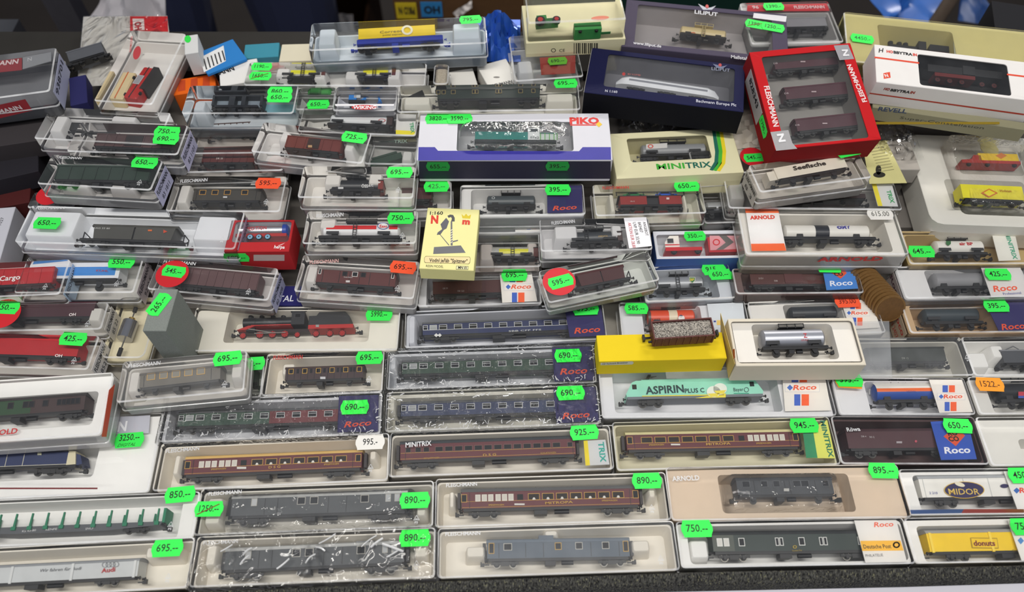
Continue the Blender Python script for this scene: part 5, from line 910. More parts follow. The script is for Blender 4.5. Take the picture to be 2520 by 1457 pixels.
for nm, f, col in (('green', .27, '#2a7a4a'), ('blue', .74, '#2a5ac8')):
    cr_ = tag(link('toy_car', None, None, t.M @ T3(L * f - .011, H * .805, w * .12)), nm + ' toy car riding on the red car carrier', 'toy car'); CMt = WM[cr_.name]
    k = MB(); k.prism([(0, .0012), (.022, .0012), (.022, .0034), (.0165, .0038), (.014, .0062), (.006, .0062), (.003, .0036), (0, .0032)], 0, .0115, mat(col, .3)); link('car_body', k.mesh('car_body', False), cr_, CMt); k = MB(); k.prism([(.0045, .0038), (.0150, .0038), (.0133, .0058), (.0066, .0058)], .0116, .0118, '#15181c'); link('side_glass', k.mesh('side_glass', False), cr_, CMt)
    for x in (.0045, .0175): k = MB(); k.cyl('z', (x, .0015), .0015, .0105, .0120, '#151515', 12); link('wheel', k.mesh('wheel'), cr_, CMt)
# piled at the side: pale van, lower wagons, leaflet
c = case('clear case beneath the white van, grey and yellow end card', [(1787, 436), (2200, 445), (2216, 512), (1792, 512)], h=.076, T=.032)
c.tray('#b4b2ae', blocks=[(1795, 445, 1830, 490)]); c.card([(2145, 452), (2196, 447), (2210, 508), (2160, 507)], '#cfcfcf', [('P', [(2145, 452), (2156, 451), (2172, 507), (2161, 507)], '#e4d42c'), ('T', 'TRIX', (2181, 468), (2192, 500), 10, '#3a9a5c', dict(bold=.03))])
t = train('crane_wagon', 'brown flat crane wagon with dark jib under the white van case', 'model wagon', c, (1860, 512), (2130, 512), (1860, 470)); van(t, '#3a2a2a', None, 0, y1=.55); k = MB(); k.box(t.L * .72, t.L * .95, t.H * .55, t.H * .95, t.W * .1, t.W * .9, '#b9b2a8'); t.part('cab', k)
c = case('clear case askew with 699 tag, white fish van', [(1845, 402), (2114, 376), (2140, 430), (1872, 476)], h=.107, T=.029)
c.tray('#c6c0b8'); c.sticker(2086, 372, '699.--', ang=5, scale=.98); c.end_label('L', '#c4bcb4', 'FLEISCHMANN', '#3a3634', '8 3')
t = train('refrigerator_van', 'white refrigerated van with bold black lettering', 'model wagon', c, (1910, 472), (2090, 440), (1910, 412)); b = van(t, '#e0d9ca', None, 0, y0=.40); text(t.side, b, 'Seefische', (1954, 419), (2034, 405), 10, '#26241f', bold=.03)
k = MB(); k.box(-.006, .004, t.H * .40, t.H * .88, t.W * .1, t.W * .9, '#d9d2c4'); t.part('brake_house', k)
k = MB(); pts = [gpx(2122, 352, .079), gpx(2180, 345, .079), gpx(2232, 450, .079), gpx(2140, 452, .079)]; m = sum(pts, Vector()) / 4; k.prism([(p.x - m.x, p.y - m.y) for p in reversed(pts)], 0, .0004, mat('#cfc98a', .7, var=.06)); lf = tag(link('leaflet', k.mesh('leaflet', False), None, T3(m.x, m.y, .0785)), 'folded pale yellow printed leaflet lying between the cases', 'leaflet'); F = Frame(T3(m.x, m.y, .0790)); prints(F, lf, [('E', 2164, 430, 15, 7, '#2a2820'), ('E', 2162, 418, 7, 12, '#2a2820')])
for i in range(9): poly(F, lf, [(2140 + 3 * i, 366 + 7 * i), (2176 + 3 * i, 360 + 7 * i), (2176.6 + 3 * i, 361 + 7 * i), (2140.6 + 3 * i, 367 + 7 * i)], '#8a8560', 'text_line', .0002)
# white foam block blister with two yellow vehicles
c = carton('thick white foam tray with rounded corner, two yellow vehicles inside', [(2262, 332), (2680, 345), (2705, 566), (2256, 548)], .064, .034, '#d8d5cc', cat='foam tray', name='foam_tray', rough=.8, r=.012)
for nm, q, zf in (('upper', (2355, 372, 2510, 430), .020), ('lower', (2335, 445, 2530, 520), .020)):
    x0, x1, y0, y1 = c.rect(q, c.T); k = MB(); k.loft([rr(x0, x1, y0, y1, .004, c.T + .0003), rr(x0 + .001, x1 - .001, y0 + .001, y1 - .001, .004, c.T + .0004)], mat('#a9a69c', .8), False, True); c.part('recess', k)
k = MB(); P = c.top.px(2435, 368); k.lathex([(-.0005, .0001), (-.0005, .009), (0, .009)], 0, 0, mat('#cfc68a', .8), 24); o = link('thumb_hole', k.mesh('thumb_hole'), c.root, c.top.M @ T3(P.x, P.y, .0006) @ Matrix.Rotation(R(-90), 4, 'Y'))
c.zf = c.T + .0006
t = train('toy_lorry', 'red and yellow long-nosed toy lorry in white foam', 'toy lorry', c, (2358, 416), (2505, 420), (2358, 374), W=.013); L, H, w = t.L, t.H, t.W
k = MB(); k.prism([(L * .02, H * .2), (L * .36, H * .2), (L * .36, H * .8), (L * .24, H * .8), (L * .20, H * .5), (L * .02, H * .42)], 0, w, '#a32a26'); k.box(L * .36, L, H * .2, H * .42, 0, w, '#a32a26'); t.part('cab', k); k = MB(); k.box(L * .32, L * .98, H * .42, H * .95, 0, w, '#dcbc22'); b = t.part('load_box', k); poly(t.side, b, [(2450, 383), (2464, 376), (2478, 383), (2464, 391)], '#c8742a', 'emblem', .0002)
for f in (.14, .45, .9): wheel(t, L * f, H * .14, None, '#1c1c1e', '#2a2a2c', z=w * .9)
t = train('beer_van', 'yellow van wagon with red diamond and black frame in foam', 'model wagon', c, (2358, 513), (2520, 520), (2358, 452), W=.016); b = van(t, '#d9cf2c', None, 0, y0=.32); poly(t.side, b, [(2414, 475), (2434, 464), (2456, 475), (2434, 486)], '#c8702a', 'emblem', .0002); poly(t.side, b, [(2420, 475), (2434, 467), (2450, 475), (2434, 483)], '#d9cf2c', 'emblem', .0003); text(t.side, b, 'Holsten', (2462, 472), (2490, 473), 6, '#a8582a')
k = MB(); x0, x1, y0, y1 = c.rect((2340, 362, 2530, 530), c.T); k.loft([rr(x0, x1, y0, y1, .006, c.T + .0005), rr(x0 + .001, x1 - .001, y0 + .001, y1 - .001, .006, c.T + .017), rr(x0 + .003, x1 - .003, y0 + .003, y1 - .003, .006, c.T + .019)], BLIS, False, True); c.part('blister', k)
# ------------------------------------------------------------------ rear rows, left heap
c = case('long clear case on top of the heap, grey hopper wagon between white blocks', [(67, 505), (592, 522), (584, 611), (47, 594)], h=.083, T=.030)
c.tray('#e2e4e8', blocks=[(72, 520, 190, 582), (482, 532, 574, 592)]); c.sticker(116, 549, '650.--', w=.026); c.end_label('R', '#a88ea4', 'FLEISCHMANN', '#5a3050', '8520'); c.emboss('FLEISCHMANN', (88, 515), (158, 514), 6)
t = train('hopper_wagon', 'charcoal bogie hopper wagon with sloping end chute', 'model wagon', c, (192, 612), (466, 620), (192, 548)); hopper(t, '#4b4a46'); prints(t.side, t.root, [('T', 'RAG 33 80', (230, 563), (270, 564), 4, '#c8c8c4'), ('R', 364, 565, 374, 569, '#d86a2a'), ('P', [(402, 565), (412, 570), (402, 574)], '#c84a2a')])
c = carton('red toy box with window, silver and blue tanker trailer', [(560, 541), (714, 541), (722, 618), (560, 620)], .076, .030, '#b52a2e', win=(575, 545, 714, 596), depth=.022, inner='#d4d6da')
prints(c.top, c.root, [('T', 'herpa', (674, 611), (700, 612), 8, '#f2eeee', dict(bold=.02)), ('P', [(684, 604), (702, 597), (694, 603), (686, 606)], '#e0a8a8')]); rect(c.front, c.root, 624, 627, 700, 642, '#c4b2ae', 'printed_label'); c.sticker(582, 634, '690.--', fr=c.front, scale=.95)
t = train('tanker_trailer', 'silver and blue tanker trailer with three blue-hubbed wheels', 'toy trailer', c, (580, 600), (714, 598), (580, 545), W=.015); L, H, w = t.L, t.H, t.W
k = MB(); k.lathex([(0, H * .2), (.002, H * .33), (L * .86, H * .33)], H * .66, w * .5, mat('#c9cbd0', .2, .8)); tk = t.part('tank', k); k = MB(); k.lathex([(L * .86, H * .335), (L * .93, H * .33), (L * .96, H * .2)], H * .66, w * .5, mat('#2446a8', .3)); t.part('tank_end', k, tk); t.zc, t.yc, t.r = w * .5, H * .66, H * .33; text(t.side, tk, 'SPEDITION', (600, 566), (655, 563), 8, '#c02a34', bold=.03, wrap=(t, t.yc, t.zc, t.r))
k = MB(); k.box(0, L * .95, H * .20, H * .36, w * .1, w * .9, '#b3201f'); t.part('chassis', k)
for f in (.30, .46, .62): wheel(t, L * f, H * .15, None, '#7fb4d4', '#1c1c1e', z=w * .95)
c = case('clear case with orange 595 tag, grey-brown coach with gold windows', [(428, 434), (698, 433), (692, 520), (415, 516)], h=.084, T=.031)
c.tray('#d8d5d0', blocks=[(440, 455, 465, 500)]); c.sticker(660, 451, '595.--', ORANGE, ang=-1, ink='#5a1a10'); c.emboss('FLEISCHMANN', (443, 450), (510, 446), 8)
t = train('branch_line_coach', 'dark grey-brown branch coach with four gold window frames', 'model wagon', c, (472, 520), (650, 520), (472, 460)); b = coach(t, '#3d3a34', '#45423c', [(.16, .50, 3, .0055, dict(frame='#c8923c')), (.74, .74, 1, .0055, dict(frame='#c8923c'))], wy=(.62, .82), axl=(.2, .8), doors=(.08, .9)); rect(t.side, b, 549, 483, 559, 487, '#c9c9cc', 'data_plate', .0003)
c = case('clear case with 650 tag, dark green bogie van with foam wads', [(126, 379), (394, 396), (374, 465), (94, 451)], h=.113, T=.032)
c.tray('#c9c6c4', blocks=[(150, 452, 218, 462, .018), (270, 456, 330, 466, .018)]); c.sticker(356, 400, '650.--', ang=-2); c.end_label('R', '#c2c2e0', 'FLEISCHMANN', num='83 1811'); c.emboss('FLEISCHMANN', (144, 390), (200, 392), 6)
t = train('covered_wagon', 'dark green bogie van with grey roof edge', 'model wagon', c, (134, 470), (376, 474), (134, 400)); b = van(t, '#26382e', '#4a5850', 7, bog=True, ribc='#22332a')
c = case('flat clear case under the long hopper case with red dot at its corner', [(82, 470), (400, 490), (396, 520), (70, 512)], h=.068, T=.030); c.tray('#8a8c8c'); c.disc(122, 480, .013)
t = train('flat_wagon', 'dark teal wagon glimpsed beneath the green van case', 'model wagon', c, (140, 520), (360, 524), (140, 490)); van(t, '#1f3a38', None, 0, y1=.8)
c = case('clear case with stacked green tags, faded brown van', [(194, 298), (456, 311), (440, 376), (168, 373)], h=.119, T=.032)
c.tray('#cfccca'); c.sticker(411, 324, '750.--', ang=-2); c.sticker(409, 343, '690.--', ang=-2); c.end_label('R', '#c4c2de', 'FLEISCHMANN', num='83 1101')
t = train('covered_wagon', 'faded brown covered van with dark sliding door', 'model wagon', c, (232, 384), (432, 392), (232, 328)); van(t, '#4f3535', None, 8, bog=True, door='#241c1e')
c = case('clear case with empty white tray behind the faded brown van', [(105, 258), (404, 281), (400, 350), (104, 344)], h=.113, T=.031); c.tray('#d9d8d8', blocks=[(130, 285, 160, 325), (275, 285, 335, 300)])
t = train('flat_wagon', 'low dark flat wagon end in the mostly empty white case', 'model wagon', c, (172, 345), (300, 350), (172, 325)); van(t, '#2a2a2c', None, 0, y1=.75)
c = case('clear case with stacked 860 and 650 tags, dark open-sided wagon', [(463, 212), (722, 209), (731, 278), (453, 276)], h=.117, T=.036)
c.tray('#cdd4da', blocks=[(478, 250, 505, 272)]); c.card([(648, 236), (726, 232), (728, 276), (650, 277)], '#8cc4d4', z=.012); c.sticker(689, 225, '860.--', ang=-1, strike=False); c.sticker(688, 241, '650.--', ang=-1)
t = train('container_wagon', 'navy-black wagon with clear glazed panels', 'model wagon', c, (524, 286), (648, 286), (524, 236)); L, H, w = t.L, t.H, t.W; frame_beam(t, H * .26, H * .36, '#1c2028'); k = MB()
for a, b2 in ((0, .04), (.33, .45), (.58, .66), (.95, 1)): k.box(L * a, L * b2, H * .36, H * .96, w * .1, w * .95, '#20262e')
k.box(0, L, H * .92, H, w * .05, w * .95, '#20262e'); b = t.part('frame_posts', k); k = MB(); k.box(.002, L - .002, H * .36, H * .92, w * .15, w * .5, '#7f8c98'); t.part('glazing', k); bogie(t, L * .17, .01, H * .13); bogie(t, L * .83, .01, H * .13); ends(t, H * .3)
c = case('clear case under the glazed wagon case, low brown wagon', [(470, 313), (735, 311), (740, 372), (463, 377)], h=.092, T=.031); c.tray('#c4beb8')
t = train('low_side_wagon', 'low brown side-board wagon beneath the glazed wagon', 'model wagon', c, (520, 354), (624, 348), (520, 322)); van(t, '#4a302c', '#5a4640', 6, y0=.3)
c = case('clear case with red-brown van next to the leaning brown hopper', [(440, 362), (698, 358), (700, 416), (430, 424)], h=.091, T=.030); c.tray('#d0cbc6')
t = train('open_wagon', 'red-brown open wagon with fine white markings', 'model wagon', c, (496, 424), (636, 424), (496, 380)); b = van(t, '#5a2420', None, 7); text(t.side, b, 'DR 33', (532, 392), (548, 392), 4, '#d8c8c4')
c = case('clear case with 725 tag, red-brown tub wagon lying askew', [(638, 299), (910, 328), (892, 400), (630, 372)], h=.112, T=.030)
c.tray('#dedcda', blocks=[(690, 325, 712, 350), (850, 345, 872, 372)]); c.sticker(872, 338, '725.--', ang=-2)
t = train('tub_wagon', 'red-brown tub wagon with round-edged roof and dark hatch', 'model wagon', c, (697, 388), (842, 402), (697, 333)); b = van(t, '#6a2a22', None, 6, y0=.34, door='#2a1a16'); rect(t.side, b, 758, 357, 768, 363, '#b8946a', 'sign_board', .0009)
c = case('clear case with grey and yellow end card, long silver tank wagon', [(746, 262), (1028, 270), (1024, 334), (738, 320)], h=.111, T=.030)
c.tray('#cfcdc8', zt=.012); c.card([(976, 280), (1024, 282), (1022, 333), (974, 330)], '#d3d2d0', [('P', [(974, 320), (1023, 323), (1022, 333), (974, 330)], '#e8d824'), ('T', 'TRIX', (1008, 302), (1012, 328), 9, '#3a9a68', dict(bold=.03))])
t = train('tank_wagon', 'long plain silver tank wagon with tiny oval badge', 'model wagon', c, (798, 328), (968, 334), (798, 288)); tk = tank(t, '#d6d8da', metal=.0, rough=.4, ladder=False, walk=False, house='#3a2a28'); oval(Frame(t.M @ T3(0, 0, t.zc + t.r)), tk, 940, 296, 9, 4, '#c86a6a', 'badge', .0004, 0, .75)
c = case('half-hidden clear case with olive-green crane jib', [(905, 336), (1026, 336), (1024, 404), (900, 400)], h=.106, T=.030); c.tray('#c9c8c4', blocks=[(990, 372, 1014, 395)]); text(c.top, c.root, 'TRIX', (969, 352), (1003, 351), 8, '#7a8a80', bold=.03)
t = train('crane_jib', 'olive-green crane jib lying slantwise in half-hidden case', 'model crane', c, (908, 412), (992, 388), (908, 396)); k = MB(); k.box(0, t.L, 0, t.H * .6, 0, .008, '#2c4034'); t.part('jib', k); k = MB(); k.box(t.L * .1, t.L * .9, t.H * .75, t.H * .95, .002, .006, '#2c4034'); t.part('stay_rod', k)
# excavator box
c = case('small clear box with white card holding a sky blue excavator', [(826, 214), (975, 213), (974, 270), (824, 270)], h=.113, T=.024)
c.tray('#d9d9de', zf=.004); c.card([(824, 256), (974, 256), (974, 270), (824, 270)], '#eceaec', [('E', 896, 264, 31, 6, '#c8282e', dict(z=.0002)), ('T', 'WIKING', (868, 268), (925, 268), 8, '#eceaec', dict(z=.0004, bold=.03))], z=.029)
t = train('toy_excavator', 'sky blue tracked toy excavator with folded arm', 'toy excavator', c, (860, 262), (938, 262), (860, 236), W=.012); L, H, w = t.L, t.H, t.W
k = MB(); k.box(0, L * .5, 0, H * .26, 0, w, '#26282c'); t.part('tracks', k); k = MB(); k.box(0, L * .24, H * .3, H * .8, 0, w, '#2a7ac8'); t.part('engine_cover', k); k = MB(); k.box(L * .16, L * .36, H * .5, H * 1.1, w * .3, w, '#c9ccd0'); t.part('cab', k); k = MB(); k.tube([(L * .34, H * .4, w * .6), (L * .60, H * .98, w * .6), (L * .90, H * .92, w * .6), (L * .99, H * .2, w * .6)], .0016, '#2a7ac8'); t.part('arm', k); k = MB(); k.prism([(L * .9, 0), (L, 0), (L * 1.0, H * .25), (L * .93, H * .25)], w * .3, w * .9, '#2a5a98'); t.part('bucket', k)
c = case('clear case with faint 650 tag and bright green load, beside excavator box', [(734, 216), (822, 215), (822, 266), (732, 268)], h=.110, T=.024); c.tray('#c9cac8'); c.sticker(783, 257, '650.--', scale=.9)
t = train('toy_vehicle', 'bright green toy machine half hidden beside excavator box', 'toy vehicle', c, (758, 250), (814, 250), (758, 228), W=.012); k = MB(); k.cbox(0, t.L, 0, t.H * .9, 0, .011, .002, '#2f9a3c'); t.part('body', k); k = MB(); k.cbox(t.L * .1, t.L * .6, t.H * .2, t.H * 1.1, .003, .013, .0015, '#287f34'); t.part('cab', k)
c = case('long clear case with 695 tag, dark olive corridor coach', [(981, 211), (1423, 204), (1424, 268), (981, 274)], h=.121, T=.031)
c.tray('#d6d3c8', blocks=[(995, 240, 1058, 258), (1345, 230, 1410, 250)]); c.sticker(1392, 205, '695.--', scale=.95)
t = train('luggage_coach', 'long dark olive luggage coach with small gold windows', 'model wagon', c, (1072, 270), (1334, 266), (1072, 226)); coach(t, '#26302a', '#2a302c', [(.03, .03, 1, .003), (.08, .08, 1, .003), (.17, .17, 1, .0036), (.36, .39, 2, .0022), (.58, .61, 2, .0022), (.80, .80, 1, .0036), (.92, .92, 1, .003)], wy=(.62, .82), frame='#8a7a4c')
c = case('long clear case with two green tags and two small ladder tank wagons', [(612, 152), (1044, 156), (1048, 210), (604, 208)], h=.119, T=.030)
c.tray('#d6d4d2', blocks=[(680, 168, 712, 190), (775, 168, 802, 195), (850, 175, 880, 195), (955, 170, 985, 195)]); c.sticker(644, 164, '1190.--', scale=.85, ang=-1); c.sticker(641, 188, '1650.--', scale=.9, ang=-1, strike=True)
ladder_tank('silver tank wagon with yellow band nearer the two tags', c, (688, 214), (804, 214), (688, 176), 'RETRO', (718, 196), (752, 196), 4)
ladder_tank('silver tank wagon with yellow band farther from the two tags', c, (868, 214), (976, 214), (868, 178), 'RETRO', (892, 199), (924, 199), 4)
c = case('tall clear case topmost at the back, yellow and blue post wagon', [(766, 58), (1195, 40), (1193, 104), (763, 122)], h=.142, T=.032)
c.tray('#c9d2da', blocks=[(785, 70, 825, 110), (1115, 55, 1180, 95)]); c.sticker(1158, 48, '795.--', ang=2, scale=.92)
t = train('post_container_wagon', 'blue flat wagon carrying a bright yellow container', 'model wagon', c, (872, 140), (1102, 126), (872, 70)); L, H, w = t.L, t.H, t.W
frame_beam(t, H * .30, H * .50, '#2338a0'); bogie(t, L * .15, .012, H * .14); bogie(t, L * .82, .012, H * .14); ends(t, H * .36, '#2338a0'); k = MB(); k.box(L * .06, L * .88, H * .52, H * 1.0, w * .04, w * .97, '#e6c81e'); b = t.part('container', k); oval(t.side, b, 1002, 74, 14, 12, '#e8e6d0', 'emblem', .0003, 0, .6); text(t.side, b, 'Correos', (935, 82), (990, 78), 6, '#5a5a3a'); text(t.side, b, 'postal express', (942, 88), (990, 85), 4, '#5a5a3a')
# white paper boxes and gravel jar in the gap
for nm, q, h, T, lab in (('small_carton', [(1105, 178), (1160, 166), (1180, 214), (1112, 222)], .102, .014, 'small white crumpled card box with red edge in the gap'), ('small_carton', [(1182, 160), (1250, 143), (1272, 200), (1196, 222)], .104, .018, 'white card box with black lettering in the gap')):
    c = carton(lab, q, h, T, '#e2dfd8', name=nm)
text(c.top, c.root, 'FLEISCHMANN', (1196, 219), (1262, 204), 8, '#2a2a2a', bold=.03); oval(c.top, c.root, 1222, 190, 8, 2, '#6a6660')
c = case('small clear jar full of beige gravel in the gap', [(1070, 158), (1102, 158), (1102, 205), (1068, 205)], h=.122, T=.026, cat='jar', name='gravel_jar', r=.004); k = MB(); k.cbox(-c.L / 2 + .002, c.L / 2 - .002, -c.D / 2 + .002, c.D / 2 - .002, .001, .022, .002, mat('#b5ab9a', .9, var=.5, scale=900, bump=.6, bscale=1400)); tag(c.part('gravel_fill', k), None, None, kind='stuff')
c = case('clear case standing behind the white card boxes, red card inside', [(1258, 88), (1420, 80), (1424, 185), (1264, 200)], h=.124, T=.034); c.tray('#c4c6c8', blocks=[(1275, 150, 1310, 180)]); c.card([(1328, 142), (1416, 136), (1416, 180), (1332, 184)], '#8a2a24'); c.sticker(1372, 150, '690.--', '#5aa02c', scale=.8)
# ------------------------------------------------------------------ left back corner
c = case('large grey-sleeved clear case at the back corner with red name band', [(-130, 150), (130, 119), (126, 220), (-140, 258)], h=.140, T=.034)
c.tray('#6f7074', zf=.010); c.card([(-120, 165), (54, 142), (54, 172), (-120, 190)], '#8e2a30', [('T', 'FLEISCHMANN', (-96, 172), (44, 156), 11, '#d8c8c8', dict(bold=.03))]); c.card([(56, 141), (126, 128), (126, 150), (56, 170)], '#8a8c90', [('T', 'N', (68, 151), (78, 149), 9, '#c4c4c8')]); c.end_label('R', '#b9bcd4', '938701', '#3a3c48')
poly(c.front, c.root, [(-20, 262), (62, 244), (80, 272), (-20, 296)], '#8e1f28', 'printed_strip', .0004); text(c.front, c.root, 'FLEISCHMANN', (-70, 296), (56, 268), 11, '#d8c8c8', bold=.03, z=.0008)
c = case('open-fronted tipped box with cream and red toy lorries', [(318, 74), (450, 82), (378, 256), (238, 246)], h=.124, T=.030, lid=ACR, tilt=0)
c.tray('#dcdad6', zf=.004); oval(c.top, c.root, 337, 130, 9, 17, '#c8444a', 'emblem', -.003, 15); c.emboss('FLEISCHMANN', (322, 90), (318, 128), 5, '#c8444a')
for nm, lab, a, b2, top, col, col2 in (('toy_lorry', 'cream box-bodied toy lorry in the tipped box', (312, 256), (346, 190), (288, 262), '#d8c69a', '#c8642e'), ('toy_lorry', 'red and black flatbed toy lorry in the tipped box', (345, 256), (396, 180), (330, 250), '#b3201f', '#1c1c1e')):
    t = train(nm, lab, 'toy lorry', c, a, b2, (a[0] - 34, a[1] - 12), W=.013, roll=0); t.H = .017; L, H, w = t.L, t.H, t.W; k = MB(); k.cbox(0, L * .98, H * .1, H * .95, 0, w, .0012, col); b = t.part('body', k); strip(t, b, 0, L * .98, H * .55, H * .62, col2, z=1.0)
    for f in (.18, .8): wheel(t, L * f, H * .13, None, '#1a1a1a', '#2a2a2a', z=w * .95)
    if col2 == '#1c1c1e': k = MB(); k.box(L * .3, L, H * -.05, H * .30, 0, w * 1.05, '#202022'); t.part('flatbed', k); window(t, b, L * .55, H * .7, .012, .006, '#9a9aa0', '#c8c8cc', z=1.02)
k = MB(); pts = [gpx(206, 42, .092), gpx(412, 40, .092), gpx(430, 200, .092), gpx(190, 215, .092)]; m = sum(pts, Vector()) / 4; k.prism([(p.x - m.x, p.y - m.y) for p in reversed(pts)], 0, .0006, mat('#c6c3bd', .6, var=.05)); bg = tag(link('header_bag', None, None, T3(m.x, m.y, .092)), 'clear plastic bag with white and red header card at the back', 'bag'); link('backing_card', k.mesh('backing_card', False), bg, T3(m.x, m.y, .092)); F = Frame(T3(m.x, m.y, .0927)); prints(F, bg, [('P', [(320, 40), (412, 40), (414, 78), (320, 76)], '#c8242a'), ('P', [(326, 46), (354, 46), (356, 74), (328, 74)], '#e4dcd8', 'print', .0003), ('T', 'HO', (348, 72), (346, 52), 16, '#b02028', dict(bold=.05, z=.0005))])
k = MB(); q = [(p.x - m.x, p.y - m.y) for p in reversed(pts)]; n0 = 12; vs = []
for j in range(n0 + 1):
    for i in range(n0 + 1):
        u, v = i / n0, j / n0; x = (q[0][0] * (1 - u) + q[1][0] * u) * (1 - v) + (q[3][0] * (1 - u) + q[2][0] * u) * v; y = (q[0][1] * (1 - u) + q[1][1] * u) * (1 - v) + (q[3][1] * (1 - u) + q[2][1] * u) * v; vs.append((x, y, .002 + .006 * math.sin(math.pi * u) * math.sin(math.pi * v)))
k.add(vs, [(j * (n0 + 1) + i, j * (n0 + 1) + i + 1, (j + 1) * (n0 + 1) + i + 1, (j + 1) * (n0 + 1) + i) for j in range(n0) for i in range(n0)], FILM2); link('clear_film', k.mesh('clear_film'), bg, T3(m.x, m.y, .092))
class Stub(Frame): pass
S = Stub(T3(0, 0, .0945)); S.zf = .0004
t = train('diesel_locomotive', 'dull grey diesel locomotive in a plastic bag at the back', 'model locomotive', S, (178, 178), (272, 150), (170, 122), W=.016); b = van(t, '#55575c', '#6a6c72', 0, bog=True)
for nm, lab, q, h, T, col in (('leaflet', 'blue and white price leaflet with black table rows', [(488, 130), (578, 92), (602, 148), (500, 186)], .113, .003, '#2f7ec4'), ('folded_card', 'white card with bold black letters under the blue leaflet', [(520, 165), (630, 140), (640, 200), (560, 206)], .109, .006, '#e4e2de'), ('red_carton', 'thin red and white carton beside the two-tag case', [(588, 160), (712, 122), (722, 152), (605, 196)], .098, .012, '#c82a2a'), ('orange_carton', 'orange carton with brown stripes behind the glazed wagon case', [(430, 196), (526, 182), (534, 216), (424, 236)], .098, .022, '#ee6a1c'), ('teal_carton', 'flat teal carton at the back', [(590, 110), (684, 105), (688, 138), (612, 144)], .106, .010, '#3f8ca0'), ('cream_carton', 'pale cream folded card lying at the back', [(690, 110), (770, 106), (770, 150), (690, 150)], .104, .008, '#d8d0b8'), ('white_carton', 'small white carton with green dot beside the tipped box', [(452, 88), (488, 84), (486, 128), (456, 134)], .132, .028, '#d6d6d4'), ('navy_pouch', 'dark navy pouch tucked beside the corner case', [(172, 190), (212, 184), (214, 250), (170, 262)], .112, .016, '#2a2a5a')):
    c = carton(lab, q, h, T, col, name=nm)
    if nm == 'leaflet':
        poly(c.top, c.root, [(492, 142), (550, 112), (556, 150), (502, 178)], '#e6e6e4', 'print', .0002)
        for i in range(6): poly(c.top, c.root, [(500 + 9 * i, 145 - 4 * i), (503 + 9 * i, 144 - 4 * i), (510 + 9 * i, 170 - 4.4 * i), (507 + 9 * i, 171 - 4.4 * i)], '#2a2a2e', 'table_row', .0004)
    if nm == 'folded_card': text(c.top, c.root, 'MANN', (528, 188), (578, 172), 12, '#1c1c1e', bold=.04)
    if nm == 'red_carton': poly(c.top, c.root, [(632, 156), (676, 142), (680, 152), (636, 166)], '#e8e4e0', 'print', .0002); text(c.top, c.root, 'FLEISCHMANN', (638, 163), (676, 150), 5, '#8a2a2a', z=.0004, bold=.02)
    if nm == 'orange_carton':
        for i in range(3): poly(c.top, c.root, [(440 + 30 * i, 198 - 4 * i), (456 + 30 * i, 196 - 4 * i), (456 + 30 * i, 222 - 4 * i), (438 + 30 * i, 225 - 4 * i)], '#c8481a', 'stripe', .0002)
    if nm == 'white_carton': oval(c.top, c.root, 462, 96, 8, 9, '#2fe04c', 'dot_sticker', .0002)
c = carton('white carton standing at the table side with black digits', [(-120, 520), (8, 512), (30, 640), (-120, 655)], .060, .032, '#c4c4cc', name='white_carton'); text(c.top, c.root, '7027', (2, 555), (10, 535), 7, '#3a3a40')
# ------------------------------------------------------------------ rear rows, centre and side: printed cartons
c = carton('white and royal blue engine box with oval blister window', [(1031, 279), (1501, 279), (1504, 393), (1029, 395)], .116, .030, '#d9d8de', win=(1125, 300, 1410, 372), depth=.020, inner='#c9c9cc')
poly(c.top, c.root, [(1030, 362), (1070, 362), (1078, 371), (1425, 372), (1434, 362), (1503, 362), (1504, 393), (1029, 395)], '#34309a', 'print')
rect(c.front, c.root, 1031, 397, 1503, 440, '#26243c', 'print'); c.sticker(1078, 410, '655.--', '#1f9a40', scale=.9, fr=c.front); c.sticker(1372, 408, '395.--', '#1f9a40', scale=.9, fr=c.front); c.ns = 0
prints(c.top, c.root, [('T', 'PIKO', (1402, 304), (1475, 304), 15, '#d8281f', dict(bold=.05)), ('R', 1403, 306, 1467, 309, '#d8281f'), ('P', [(1466, 306), (1474, 299), (1482, 306), (1474, 313)], '#e8c02a', 'print', .0002)]); c.sticker(1078, 292, '3820.--', ang=0); c.sticker(1131, 293, '3590.--', ang=0)
t = train('diesel_locomotive', 'teal diesel shunter with white cab and railings', 'model locomotive', c, (1158, 370), (1378, 372), (1158, 330), W=.016); L, H, w = t.L, t.H, t.W; TE = '#17857c'
frame_beam(t, H * .24, H * .36, '#26282a'); k = MB(); k.box(L * .05, L * .66, H * .36, H * .82, w * .1, w * .95, TE); k.box(L * .05, L * .58, H * .82, H * .90, w * .2, w * .8, TE); b = t.part('engine_hood', k); k = MB(); k.box(L * .64, L * .77, H * .36, H * 1.05, w * .05, w * .97, '#e2e4e4'); cb = t.part('cab', k); window(t, cb, L * .705, H * .9, .008, .0035, '#3a4246', '#e2e4e4'); k = MB(); k.box(L * .77, L * .96, H * .36, H * .72, w * .1, w * .92, '#d6dcda'); t.part('short_hood', k); k = MB()
for f in (.78, .83, .88, .93, .965): k.box(L * f - .0003, L * f + .0003, H * .36, H * .76, w * .95, w * .98, '#58b83a')
k.box(L * .77, L * .97, H * .73, H * .76, w * .95, w * .98, '#2a8a78'); t.part('railing', k); bogie(t, L * .2, .016, H * .13); bogie(t, L * .8, .016, H * .13); ends(t, H * .3); text(t.side, cb, '0752', (1305, 340), (1326, 341), 5, '#4a5052')
q = c.rect((1128, 302, 1404, 370), c.T); k = MB(); k.loft([rr(*q, .012, c.T + .0003), rr(q[0] + .002, q[1] - .002, q[2] + .002, q[3] - .002, .011, c.T + .004), rr(q[0] + .004, q[1] - .004, q[2] + .004, q[3] - .004, .010, c.T + .005)], BLIS, False, True); c.part('blister', k)
